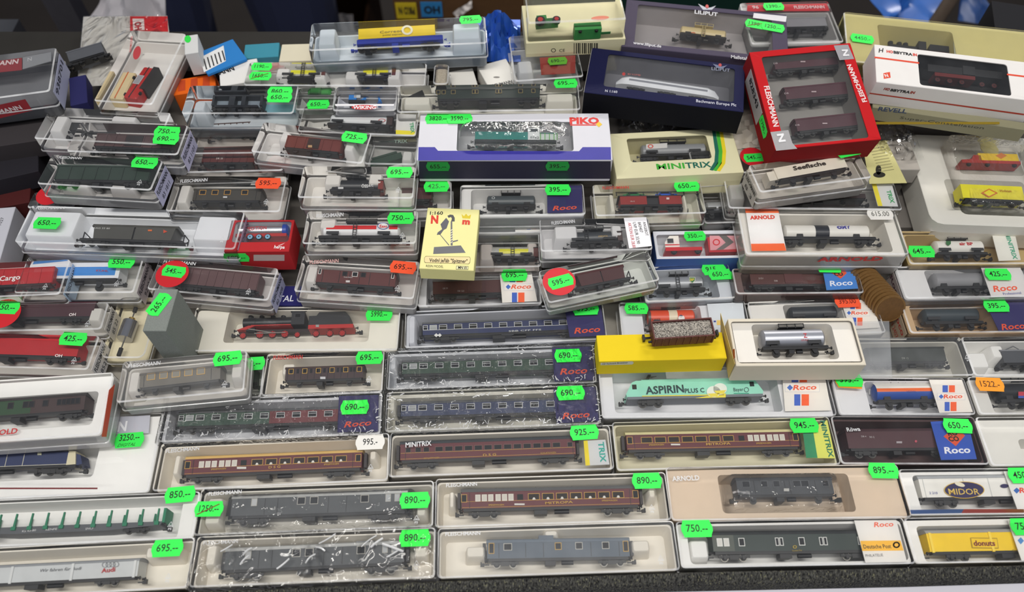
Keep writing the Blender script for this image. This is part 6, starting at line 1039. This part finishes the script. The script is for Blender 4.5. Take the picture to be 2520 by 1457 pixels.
c = carton('cream card sleeve box with green and yellow stripes, grey tank wagon', [(1506, 329), (1806, 314), (1824, 424), (1509, 440)], .088, .030, '#e6e0b8', win=(1546, 336, 1746, 395), depth=.024, inner='#c9c29a')
for i, col in enumerate(('#1f6a58', '#4ab83a', '#ecd42a')): x = 1752 + 9 * i; poly(c.top, c.root, [(x, 318), (x + 8, 317.5), (x + 17, 372), (x + 15, 402), (x + 2, 420 + 1 * i), (x - 6, 418 + i), (x + 6, 398), (x + 8, 374)], col, 'stripe', .0002)
text(c.top, c.root, 'MINI', (1617, 417), (1686, 414), 14, '#45b03a', bold=.025); text(c.top, c.root, 'TRIX', (1688, 414), (1752, 411), 14, '#1f6a58', bold=.025)
t = train('tank_wagon', 'grey tank wagon with small red roundel in cream box', 'model wagon', c, (1566, 408), (1754, 402), (1566, 350)); tk = tank(t, '#8e9093', ladder=False, bog=True); S2 = Frame(t.M @ T3(0, 0, t.zc + t.r)); poly(S2, tk, [(1590, 355), (1642, 352), (1642, 364), (1590, 367)], '#d6d4d2', 'print', .0002); oval(S2, tk, 1601, 360, 7, 5, '#d05a4a', 'emblem', .0004, 0, .6)
# navy box with silver railcar
c = carton('navy blue window box with silver railcar, white end panel', [(1445, 112), (1819, 163), (1845, 274), (1451, 232)], .128, .030, '#16183e', win=(1488, 150, 1808, 232), depth=.026, inner='#6e6e74', side='#0d0e16')
prints(c.top, c.root, [('T', 'N 1:160', (1489, 226), (1519, 229), 6, '#c8c8d4', dict(bold=.01)), ('T', 'Bachmann Europe Plc', (1713, 251), (1812, 262), 7, '#c8c8d4', dict(bold=.01)), ('T', 'LILIPUT', (1751, 172), (1796, 177), 8, '#8a90a8'), ('P', [(1754, 157), (1766, 160), (1772, 164), (1784, 162), (1790, 160), (1780, 168), (1764, 167)], '#5a6280'), ('E', 1772, 160, 4, 4, '#b02a2a')])
k = MB(); f = c.left; d = c.D - .002; k.box(-d / 2, d / 2, .001, c.T - .001, 0, .0003, mat('#c9c6c0', .6)); o = link('end_panel', k.mesh('end_panel', False), c.root, f.M @ T3(0, 0, .0002)); text_at(f.M @ T3(-d * .4, c.T * .6, .0008), o, 'L 390915', d * .6, .004, '#5a5856')
t = train('railcar', 'long silver streamlined railcar with red emblem behind film', 'model locomotive', c, (1512, 226), (1765, 264), (1520, 182), W=.016); k = MB(); w = t.W; H = t.H; L = t.L
pts = [(w * .1, H * .2), (w, H * .25), (w * 1.0, H * .7), (w * .75, H * .92), (w * .25, H * .92), (0, H * .7)]; k.loft([[(x, H * .4 + (y - H * .4) * s, w * .5 + (z - w * .5) * s) for z, y in pts] for x, s in ((0, .3), (L * .05, .8), (L * .12, 1), (L * .88, 1), (L * .95, .8), (L, .3))], mat('#eceef2', .35, .05), True, True); b = t.part('body', k); strip(t, b, L * .12, L * .88, H * .5, H * .62, '#8a8c94', z=1.0, name='window_band')
for f in (.2, .5, .8): bogie(t, L * f, .011, H * .12)
oval(t.side, b, 1535, 182, 4, 4, '#c83a34', 'emblem', .0003); text(t.side, b, 'BV KOMBI', (1545, 184), (1576, 187), 4, '#c86a60')
c = carton('navy window box coloured grey-violet for its sheen, cream tank wagon, winged emblem', [(1538, -6), (1942, 40), (1934, 150), (1534, 118)], .130, .036, '#4d4658', win=(1564, 26, 1900, 122), depth=.026, inner='#a29c9c')  # navy card, its pale sheen mixed into the base colour
prints(c.top, c.root, [('T', 'LILIPUT', (1709, 33), (1766, 40), 9, '#d9d8dc', dict(bold=.02)), ('P', [(1718, 9), (1732, 16), (1740, 20), (1750, 18), (1762, 14), (1752, 24), (1730, 24)], '#b9bcc4'), ('E', 1740, 16, 4, 5, '#c84a44'), ('T', 'www.liliput.de', (1558, 108), (1627, 117), 7, '#d9d8dc', dict(bold=.015)), ('T', 'Maßstab', (1799, 143), (1842, 148), 8, '#c9c8cc', dict(bold=.015)), ('P', [(1855, 32), (1936, 40), (1934, 54), (1853, 44)], '#d9d6da', 'printed_label', .0002)])
c.sticker(1862, 60, '1390.--', ang=-8, scale=.95, strike=True); c.sticker(1902, 68, '1250.--', ang=-8, scale=.95)
t = train('tank_wagon', 'cream tank wagon with orange script in sheen-tinted navy box', 'model wagon', c, (1660, 104), (1792, 120), (1664, 62)); tk = tank(t, '#d3bf8c', ladder=True, plates=False, rail='#b8a878', fr='#2a2622'); text(t.side, tk, 'Ceska', (1698, 80), (1750, 86), 7, '#c8642e', bold=.03, wrap=(t, t.yc, t.zc, t.r))
# red triple pack
c = carton('bright red upright pack with three maroon wagons behind film', [(1842, 125), (2088, 109), (2174, 338), (1910, 372)], .142, .032, '#c0181e', win=(1900, 128, 2108, 352), depth=.030, inner='#8f8c88', tilt=12, side='#8c1218')  # sides take a darker red, their shade mixed into the card colour
prints(c.top, c.root, [('T', 'FLEISCHMANN', (1880, 212), (1904, 312), 13, '#ecd8d6', dict(bold=.03)), ('T', 'FLEISCHMANN', (2134, 250), (2094, 158), 11, '#ecd8d6', dict(bold=.03)), ('P', [(2052, 112), (2087, 110), (2102, 145), (2066, 148)], '#9a989c'), ('T', 'N', (2072, 122), (2076, 138), 14, '#e6e4e6', dict(bold=.04, z=.0004)), ('P', [(1896, 325), (1940, 320), (1950, 352), (1962, 366), (1910, 371)], '#a5a3a4'), ('T', 'N', (1912, 330), (1918, 350), 16, '#ecebec', dict(bold=.04, z=.0004))])
k = MB(); f = c.left; o = None; k.box(-c.D * .36, c.D * .10, .005, c.T - .006, 0, .0003, mat('#b9b2b0', .6)); o = link('end_label', k.mesh('end_label', False), c.root, f.M @ T3(0, 0, .0002)); text_at(f.M @ T3(-c.D * .30, c.T * .5, .0008), o, '828343', c.D * .3, .007, '#2a2a2c', bold=.02); c.sticker(1878, 312, '1790.-', fr=c.left, scale=.9, ang=0)
for i, (ya, yb, lab) in enumerate(((188, 174, 'maroon covered wagon nearest the back in the red pack'), (262, 246, 'maroon covered wagon in the middle of the red pack'), (340, 322, 'maroon covered wagon nearest the front in the red pack'))):
    x0 = 1900 + 27 * i; t = train('covered_wagon', lab, 'model wagon', c, (x0, ya + 6), (x0 + 168, yb + 6), (x0 - 8, ya - 46), W=.015); t.H = min(t.H, .024); b = van(t, '#4c2630', '#56303a', 0, bog=True); text(t.side, b, 'DB', (x0 + 4, ya - 30), (x0 + 14, ya - 31), 4, '#c4b4b8'); rect(t.side, b, x0 + 70, ya - 38, x0 + 82, ya - 35, '#b8a4a8', 'data_plate')
# back: red and white case, cream engine case, white window box
c = case('red-topped clear case at the back, grey engine inside', [(1835, 6), (2050, 4), (2062, 100), (1838, 108)], h=.120, T=.034); c.tray('#b9b8b6', cav=(1850, 40, 2045, 98)); c.card([(1838, 8), (2044, 6), (2048, 26), (1838, 28)], '#c8343a', [('T', 'FLEISCHMANN', (1955, 21), (2030, 20), 7, '#e8d4d4', dict(bold=.03)), ('T', '96', (1852, 21), (1868, 21), 7, '#e8d4d4', dict(bold=.03))]); c.sticker(1904, 16, '1390.-', scale=.9)
t = train('diesel_locomotive', 'grey engine lying in the red-topped case', 'model locomotive', c, (1900, 92), (2036, 88), (1900, 48)); van(t, '#8a8a8e', '#9a9a9e', 0, bog=True)
c = case('big cream-trayed clear case at the back, black steam engine', [(2088, 27), (2556, 82), (2600, 200), (2078, 150)], h=.122, T=.036); c.tray('#cfc68c', cav=(2170, 76, 2345, 152), zt=.034); c.card([(2345, 86), (2530, 108), (2540, 170), (2350, 150)], '#a9ab98', [('T', 'TRIX', (2368, 100), (2405, 103), 6, '#5a5c50'), ('E', 2476, 101, 34, 8, '#7a4a3a', dict(ang=5)), ('T', 'MINITRIX', (2450, 100), (2502, 106), 7, '#b8aa94', dict(z=.0003))]); c.sticker(2122, 95, '4450.-', ang=-3, scale=.95, ink='#2a7a3a')
t = train('steam_locomotive', 'black steam engine with red underframe in cream tray', 'model locomotive', c, (2182, 142), (2338, 160), (2186, 92), W=.018); L, H, w = t.L, t.H, t.W
k = MB(); k.lathex([(L * .02, .001), (L * .02, H * .22), (L * .5, H * .22), (L * .5, .001)], H * .66, w * .5, mat('#26272a', .5)); t.part('boiler', k); k = MB(); k.box(L * .02, L * .95, H * .28, H * .42, w * .1, w * .9, '#8a2220'); t.part('underframe', k); k = MB(); k.box(L * .46, L * .58, H * .42, H * .98, w * .05, w * .95, '#26272a'); t.part('cab', k); k = MB(); k.prism([(L * .62, H * .42), (L * .97, H * .42), (L * .95, H * .85), (L * .64, H * .85)], w * .05, w * .95, '#26272a'); t.part('tender', k)
for f in (.06, .2, .3): k = MB(); k.cyl('y', (L * f, w * .5), .0028, H * .85, H * 1.05, '#202124', 10); t.part('chimney' if f < .1 else 'dome', k)
for f in (.1, .22, .34, .46, .68, .78, .88): wheel(t, L * f, H * .14, None, '#6a1a18', '#2a2224')
c = carton('printed carton with yellow edge under the white window box', [(2150, 248), (2520, 300), (2530, 322), (2145, 262)], .120, .016, '#8e8a70'); prints(c.front, c.root, [('R', 2150, 300, 2460, 306, '#b89a2a'), ('T', 'Super-Constellation', (2214, 292), (2420, 318), 6, '#4a4a40')]); text(c.front, c.root, 'REVELL', (2160, 272), (2230, 279), 10, '#3a4a6a', bold=.03)
c = carton('white window box with red line, black engine behind film', [(2152, 108), (2548, 156), (2560, 250), (2157, 202)], .152, .030, '#e8e4e0', win=(2262, 146, 2482, 222), depth=.028, inner='#1a1a1c', tilt=6)
prints(c.top, c.root, [('P', [(2152, 139), (2262, 153), (2262, 157), (2152, 143)], '#e04a2c'), ('P', [(2478, 181), (2552, 190), (2552, 194), (2478, 185)], '#e04a2c'), ('T', 'HO', (2182, 129), (2198, 131), 6, '#d8402a', dict(bold=.05)), ('T', 'BBYTRA', (2199, 131), (2246, 137), 6, '#2a2a2c', dict(bold=.05)), ('T', 'IN', (2247, 137), (2257, 138), 6, '#d8402a', dict(bold=.05)), ('T', 'H', (2162, 129), (2178, 128), 10, '#2a2a2c', dict(bold=.02, shear=.4)), ('P', [(2174, 180), (2190, 177), (2192, 191), (2175, 194)], '#e04a2c'), ('T', 'N', (2179, 190), (2187, 189), 8, '#f0ecea', dict(z=.0003, bold=.03))])
prints(c.front, c.root, [('P', [(2140, 228), (2520, 280), (2520, 284), (2140, 231)], '#b83a28'), ('T', 'HO', (2174, 221), (2188, 223), 6, '#a8382a', dict(bold=.05)), ('T', 'BBYTRA', (2190, 224), (2238, 230), 6, '#2a2a2c', dict(bold=.05)), ('T', 'IN', (2239, 230), (2250, 231), 6, '#a8382a', dict(bold=.05))])
t = train('steam_locomotive', 'black engine with dark red frame inside white window box', 'model locomotive', c, (2272, 206), (2470, 228), (2276, 164), W=.016); L, H, w = t.L, t.H, t.W; k = MB(); k.box(L * .02, L * .95, H * .5, H * .9, w * .1, w * .9, '#232325'); t.part('boiler', k); k = MB(); k.box(L * .1, L * .6, H * .25, H * .45, w * .1, w * .95, '#6a1a18'); t.part('underframe', k); k = MB(); k.box(L * .45, L * .6, H * .5, H * 1.0, w * .05, w * .97, '#2a2a2c'); t.part('cab', k)
for f in (.15, .3, .45, .7, .85): wheel(t, L * f, H * .15, None, '#4a1614', '#2a2224')
# tractor box
c = carton('cream boxed tractor with green trailer under clear cover', [(1288, 14), (1526, 2), (1533, 96), (1290, 106)], .138, .018, '#d9d2ac'); oval(c.top, c.root, 1477, 44, 22, 5, '#d8704a', 'emblem', .0002, -4)
prints(c.front, c.root, [('T', 'CE', (1376, 128), (1390, 127), 7, '#3a3a34'), ('E', 1362, 124, 6, 5, '#3a3a34', dict(hole=.7))])
for i in range(12): rect(c.front, c.root, 1412 + 5 * i, 106, 1414 + 5 * i + (i % 3), 132, '#3a382e', 'barcode_bar')
c.zf = c.T + .0004
t = train('toy_tractor', 'green toy tractor with red wheel hubs', 'toy tractor', c, (1314, 74), (1382, 68), (1314, 46), W=.016); L, H, w = t.L, t.H, t.W; k = MB(); k.box(L * .1, L * .9, H * .35, H * .75, w * .2, w * .8, '#2a6a32'); k.box(L * .15, L * .5, H * .7, H * 1.15, w * .2, w * .8, '#3a8a42'); t.part('body', k)
for f, r in ((.24, .42), (.82, .34)):
    k = MB(); k.cyl('z', (L * f, H * r), H * r, w * .75, w, '#1c1c1c', 20); k.cyl('z', (L * f, H * r), H * r * .55, w, w * 1.04, '#b8282a', 16); t.part('wheel', k)
t = train('toy_trailer', 'green toy box trailer beside the tractor', 'toy trailer', c, (1414, 92), (1480, 88), (1414, 58), W=.014); L, H, w = t.L, t.H, t.W; k = MB(); k.box(0, L, H * .2, H * .95, 0, w, '#3a8a46'); t.part('body', k); k = MB(); k.box(L, L * 1.35, H * .2, H * .26, w * .4, w * .6, '#2a6a36'); t.part('drawbar', k)
for f in (.2, .8): wheel(t, L * f, H * .15, None, '#202020', '#2a2a2a', z=w * .9)
q = c.rect((1292, 8, 1528, 104), c.T); k = MB(); k.loft([rr(*q, .002, c.T + .0003), rr(*q, .002, c.T + .022), rr(q[0] + .0015, q[1] - .0015, q[2] + .0015, q[3] - .0015, .002, c.T + .0235)], EDGE, False, ACR, ms=[ACR, EDGE]); c.part('clear_cover', k)
# crumpled clear bags and odd scraps between the rear rows
def crumple(label, px, z, sx, sy, hh, ma, name='plastic_bag', seed=1, cat='bag'):
    rnd = random.Random(seed); P = gpx(px[0], px[1], z); n0 = 14; vs = []; hmap = [[rnd.uniform(.2, 1) for _ in range(n0 + 1)] for _ in range(n0 + 1)]
    for j in range(n0 + 1):
        for i in range(n0 + 1):
            u, v = i / n0 - .5, j / n0 - .5; e = max(0, 1 - (4 * u * u + 4 * v * v)) ** .5; vs.append((u * sx, v * sy, hh * e * hmap[j][i] + .0005))
    k = MB(); k.add(vs, [(j * (n0 + 1) + i, j * (n0 + 1) + i + 1, (j + 1) * (n0 + 1) + i + 1, (j + 1) * (n0 + 1) + i) for j in range(n0) for i in range(n0)], ma); return tag(link(name, k.mesh(name), None, T3(P.x, P.y, z)), label, cat)
crumple('crumpled clear bag beneath the navy window box', (1610, 318), .070, .075, .05, .024, FILM2, seed=4)
crumple('crumpled pale paper wrapping beneath the red pack', (1830, 330), .078, .07, .07, .012, mat('#c4bcae', .7, var=.1), 'wrapping_paper', 5, 'paper')
crumple('crumpled clear bag with red edge under the white window box', (2200, 350), .076, .05, .05, .012, FILM2, seed=6)
crumple('crumpled blue foil wrapper beside the yellow post wagon case', (1225, 100), .100, .05, .07, .03, mat('#2a58b4', .25, .3), 'foil_wrapper', 7, 'wrapper')
c = carton('red carton lying under the white window box', [(2130, 345), (2250, 350), (2255, 415), (2150, 420)], .075, .020, '#a8a29a')
c = case('clear case with red dot beneath the red pack', [(1700, 372), (1880, 362), (1890, 418), (1710, 432)], h=.086, T=.030); c.tray('#9a9894'); c.disc(1852, 386, .0125); c.sticker(1855, 388, '545.--', scale=.8)
c = case('clear case with silver wagon in the gap beside the red car carrier', [(1725, 470), (1800, 468), (1806, 545), (1730, 548)], h=.060, T=.030); c.tray('#6a6868'); t = train('tank_wagon', 'silver tank wagon end glimpsed beside the red car carrier', 'model wagon', c, (1735, 545), (1796, 542), (1735, 505)); tank(t, '#a4a6aa', metal=.25, ladder=False, walk=False)
# ------------------------------------------------------------------ background behind the table
def soft(label, name, cat, pts, r, col, ma=None):
    """folded cloth: a few thick tubes through points in metres, joined as one draped sheet"""
    k = MB(); k.tube(pts, r, ma or mat(col, .8, var=.15, scale=30), 12); return tag(link(name, k.mesh(name), None, I4), label, cat)
# shopkeeper: dark trousers and pale shirt hem behind the table
def pxy(x, y, Y):
    """point seen at a pixel in the upright plane at distance Y"""
    d = CM.to_3x3() @ Vector((x - FW / 2, FH / 2 - y, -FPX)); t = Y / d.y; return Vector((0, 0, CAMZ)) + d * t
pr = tag(link('person', None, None, T3(-.42, 1.18, -.75)), 'standing person in dark blue jeans and pale shirt behind the table', 'person')
k = MB(); 
def ringz(cx, cy, z, rx, ry, n=16): return [(cx + rx * math.cos(2 * math.pi * i / n), cy + ry * math.sin(2 * math.pi * i / n), z) for i in range(n)]
hip = pxy(560, 40, 1.15); hx = hip.x
me = bpy.data.meshes.new('person_body')
V = [(hx, 1.2, .20), (hx, 1.2, .45), (hx, 1.19, .62), (hx - .19, 1.2, .63), (hx + .19, 1.2, .63), (hx - .27, 1.16, .36), (hx + .27, 1.18, .36), (hx - .30, 1.02, .16), (hx + .28, 1.10, .12), (hx - .095, 1.19, .12), (hx + .095, 1.19, .12), (hx - .11, 1.16, -.28), (hx + .11, 1.18, -.28), (hx - .12, 1.2, -.70), (hx + .12, 1.22, -.70), (hx - .12, 1.08, -.73), (hx + .12, 1.10, -.73), (hx, 1.18, .72), (hx, 1.16, .86)]
E = [(0, 1), (1, 2), (2, 3), (2, 4), (3, 5), (4, 6), (5, 7), (6, 8), (0, 9), (0, 10), (9, 11), (10, 12), (11, 13), (12, 14), (13, 15), (14, 16), (2, 17), (17, 18)]
me.from_pydata(V, E, []); bo = link('person_body', me, pr, I4); sk = bo.modifiers.new('Skin', 'SKIN'); sb = bo.modifiers.new('Sub', 'SUBSURF'); sb.levels = sb.render_levels = 2
for i, (a, b2) in enumerate([(.17, .12), (.16, .11), (.17, .11), (.07, .07), (.07, .07), (.045, .045), (.045, .045), (.032, .03), (.032, .03), (.105, .105), (.105, .105), (.075, .075), (.075, .075), (.05, .05), (.05, .05), (.04, .03), (.04, .03), (.055, .055), (.09, .1)]): me.skin_vertices[0].data[i].radius = (a, b2)
me.skin_vertices[0].data[0].use_root = True
jm = bpy.data.materials.new('clothing'); jm.use_nodes = True; n = jm.node_tree.nodes; l = jm.node_tree.links; tc = n.new('ShaderNodeTexCoord'); sx = n.new('ShaderNodeSeparateXYZ'); l.new(tc.outputs['Object'], sx.inputs[0]); cr = n.new('ShaderNodeValToRGB'); cr.color_ramp.interpolation = 'CONSTANT'; cr.color_ramp.elements[0].color = lin('#1d2340'); cr.color_ramp.elements[1].position = .38; cr.color_ramp.elements[1].color = lin('#2a2c38'); e3 = cr.color_ramp.elements.new(.75); e3.color = lin('#c9998a'); mr = n.new('ShaderNodeMapRange'); mr.inputs['From Min'].default_value = -.3; mr.inputs['From Max'].default_value = 1.0; l.new(sx.outputs['Z'], mr.inputs['Value']); l.new(mr.outputs[0], cr.inputs[0]); l.new(cr.outputs[0], n['Principled BSDF'].inputs['Base Color']); n['Principled BSDF'].inputs['Roughness'].default_value = .9; me.materials.append(jm)
# white carrier bag, side tables and cartons
def sheet(name, label, cat, corners, col, wav=.006, rough=.7, seed=2, th=.002):
    rnd = random.Random(seed); n0 = 12; k = MB(); vs = []; nb = 0
    for s in (0, 1):
        for j in range(n0 + 1):
            for i in range(n0 + 1):
                u, v = i / n0, j / n0; p = (corners[0] * (1 - u) + corners[1] * u) * (1 - v) + (corners[3] * (1 - u) + corners[2] * u) * v
                ph = math.sin(9 * u + 2 * v + seed) * wav + math.sin(17 * u - 5 * v) * wav * .5; vs.append((p.x, p.y - ph - s * th, p.z + ph * .6))
    m1 = (n0 + 1) ** 2
    for s in (0, 1): k.add(vs[s * m1:(s + 1) * m1], [(j * (n0 + 1) + i, j * (n0 + 1) + i + 1, (j + 1) * (n0 + 1) + i + 1, (j + 1) * (n0 + 1) + i) for j in range(n0) for i in range(n0)], mat(col, rough, var=.08) if isinstance(col, str) else col)
    return tag(link(name, k.mesh(name), None, I4), label, cat)
sheet('carrier_bag', 'white crumpled cloth bag hanging beside the seated person', 'bag', [pxy(250, -20, 1.0), pxy(395, -20, 1.0), pxy(440, 110, .96), pxy(205, 60, .96)], '#b9b5b9', .012, seed=3)
def crate(label, name, cat, x0, x1, yt, Y, depth, hgt, col, cards=(), tilt=0):
    A = pxy(x0, yt, Y); B = pxy(x1, yt, Y); k = MB(); t_ = .006; x0, x1 = A.x, B.x; z1 = A.z; z0 = z1 - hgt
    o = tag(link(name, None, None, T3((x0 + x1) / 2, Y, z0)), label, cat)
    for nm, b in (('front_panel', (x0, x1, Y, Y + t_, z0, z1)), ('back_panel', (x0, x1, Y + depth - t_, Y + depth, z0, z1)), ('side_panel', (x0, x0 + t_, Y + t_, Y + depth - t_, z0, z1)), ('side_panel', (x1 - t_, x1, Y + t_, Y + depth - t_, z0, z1)), ('bottom_panel', (x0, x1, Y, Y + depth, z0, z0 + t_))):
        k = MB(); k.box(*b, mat(col, .8, var=.12)); link(nm, k.mesh(nm, False), o, I4)
    return o
sd = tag(link('rear_table', None, None, T3(0, 1.7, -.75)), 'dark table standing behind the display carrying cartons', 'table'); k = MB(); k.box(-1.6, 1.6, 1.30, 2.0, -.16, -.12, mat('#1c1714', .8, var=.2)); link('table_top', k.mesh('table_top'), sd, I4)
for x in (-1.5, 1.5):
    for y in (1.35, 1.95): k = MB(); k.box(x - .03, x + .03, y - .03, y + .03, -.75, -.16, '#1a1614'); link('leg', k.mesh('leg'), sd, I4)
o = crate('open brown cardboard box behind the post wagon case', 'cardboard_box', 'box', 965, 1300, -8, 1.10, .16, .26, '#5a4028')
FB = Frame(T3(0, 1.0995, 0) @ Matrix.Rotation(R(90), 4, 'X'))
for nm, lab, q, col, wd, inv in (('hanging_card', 'yellow card with upside-down black letters on the brown box', (972, 6, 1028, 44), '#c8ae1c', 'PIKO N', 1), ('hanging_card', 'blue card with upside-down black letters on the brown box', (1034, 4, 1090, 40), '#2a7ab4', 'HO', 1)):
    A = FB.px(q[0], q[1], 0); B = FB.px(q[2], q[3], 0); k = MB(); k.box(min(A.x, B.x), max(A.x, B.x), min(A.y, B.y), max(A.y, B.y), .0005, .002, mat(col, .7)); hc = tag(link(nm, k.mesh(nm, False), None, FB.M), lab, 'card'); F2 = Frame(FB.M @ T3(0, 0, .0022)); text(F2, hc, wd, (q[2] - 8, q[1] + 12), (q[0] + 8, q[1] + 12), 18, '#1c1c1a', bold=.04)
sheet('crumpled_paper', 'crumpled white paper scrap on the brown box', 'paper', [pxy(1115, 30, 1.09), pxy(1160, 2, 1.09), pxy(1162, 18, 1.07), pxy(1125, 42, 1.07)], '#b4aeaa', .006, seed=8)
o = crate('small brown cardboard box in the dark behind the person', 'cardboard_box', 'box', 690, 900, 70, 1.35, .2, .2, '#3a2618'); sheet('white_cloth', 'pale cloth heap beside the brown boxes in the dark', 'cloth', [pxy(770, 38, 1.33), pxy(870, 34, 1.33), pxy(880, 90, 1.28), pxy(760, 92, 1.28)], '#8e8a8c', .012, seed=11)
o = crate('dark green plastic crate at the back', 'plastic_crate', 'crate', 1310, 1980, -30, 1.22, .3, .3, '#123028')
blu = mat('#2a5fae', .3, var=.25, scale=20); sheet('blue_bag', 'shiny blue plastic bag bunched behind the cream engine case', 'bag', [pxy(2150, -20, 1.08), pxy(2330, -20, 1.08), pxy(2300, 60, 1.0), pxy(2160, 40, 1.0)], blu, .018, seed=5); sheet('blue_bag', 'dark blue bag flap beside the brown strap at the back', 'bag', [pxy(2370, -20, 1.12), pxy(2420, -20, 1.12), pxy(2455, 60, 1.06), pxy(2360, 50, 1.06)], mat('#1e3f74', .5, var=.2, scale=20), .006, seed=9)
k = MB(); A = pxy(2360, -30, 1.02); B = pxy(2300, 60, .98); k.tube([A, (A + B) / 2 + Vector((0, 0, .003)), B], .010, mat('#4a3f36', .8, var=.2), 10); tag(link('brown_strap', k.mesh('brown_strap'), None, I4), 'thick brown strap across the blue bag', 'strap')
k = MB(); A = pxy(-80, 20, .98); k.box(-.02, .02, 0, .03, -.6, .12, mat('#5c5a60', .4, .5)); tag(link('metal_post', k.mesh('metal_post'), None, T3(A.x + .35 * 0 + .12, 1.0, 0)), 'grey metal post rising at the dark back corner', 'post')
# dark boxes piled in the shaded left corner
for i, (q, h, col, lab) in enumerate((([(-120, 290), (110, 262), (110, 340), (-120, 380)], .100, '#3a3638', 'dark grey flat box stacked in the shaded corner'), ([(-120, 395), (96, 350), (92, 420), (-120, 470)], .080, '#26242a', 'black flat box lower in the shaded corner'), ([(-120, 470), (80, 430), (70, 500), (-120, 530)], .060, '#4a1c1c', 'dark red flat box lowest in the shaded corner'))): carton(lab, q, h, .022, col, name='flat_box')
c = carton('black ribbed plastic block at the back right of the cream case', [(2440, 0), (2560, 20), (2570, 90), (2450, 75)], .115, .05, '#1c1c20', name='ribbed_block', cat='block')
# recycling marks moulded into the lids
def inside(q, x, y):
    sg = [((q[(i + 1) % 4][0] - q[i][0]) * (y - q[i][1]) - (q[(i + 1) % 4][1] - q[i][1]) * (x - q[i][0])) > 0 for i in range(4)]
    return all(sg) or not any(sg)
for (x, y) in [(1025, 1276), (1025, 1388), (420, 1292), (414, 1420), (912, 1150), (1604, 1250), (1626, 1376), (216, 795), (183, 886), (112, 704), (288, 696), (612, 716), (978, 708), (990, 578), (980, 466), (655, 495), (344, 448), (548, 588), (553, 944), (908, 932), (2380, 880)]:
    cs = [c for c in CASES if inside(c.quad, x, y)]
    if not cs: continue
    c = max(cs, key=lambda q: q.h); k = MB(); p = c.top.px(x, y); r0, r1 = .0030, .0023
    tri = lambda r: [(r * math.sin(a), r * math.cos(a)) for a in (0, 2.094, 4.189)]
    A, B = tri(r0), tri(r1); k.add([(a, b, 0) for a, b in A + B], [(i, (i + 1) % 3, 3 + (i + 1) % 3, 3 + i) for i in range(3)], mat('#d2d3d4', .4)); M = c.top.M @ T3(p.x, p.y, .00015)
    o = link('recycling_mark', k.mesh('recycling_mark', False), c.root, M); text_at(M @ T3(-.0011, -.0011, .0001), o, '05', .0022, .0012, '#d2d3d4', bold=.02); text_at(M @ T3(-.0014, -.0042, .0001), o, 'PS', .0028, .0018, '#d2d3d4', bold=.02)
flush_text()
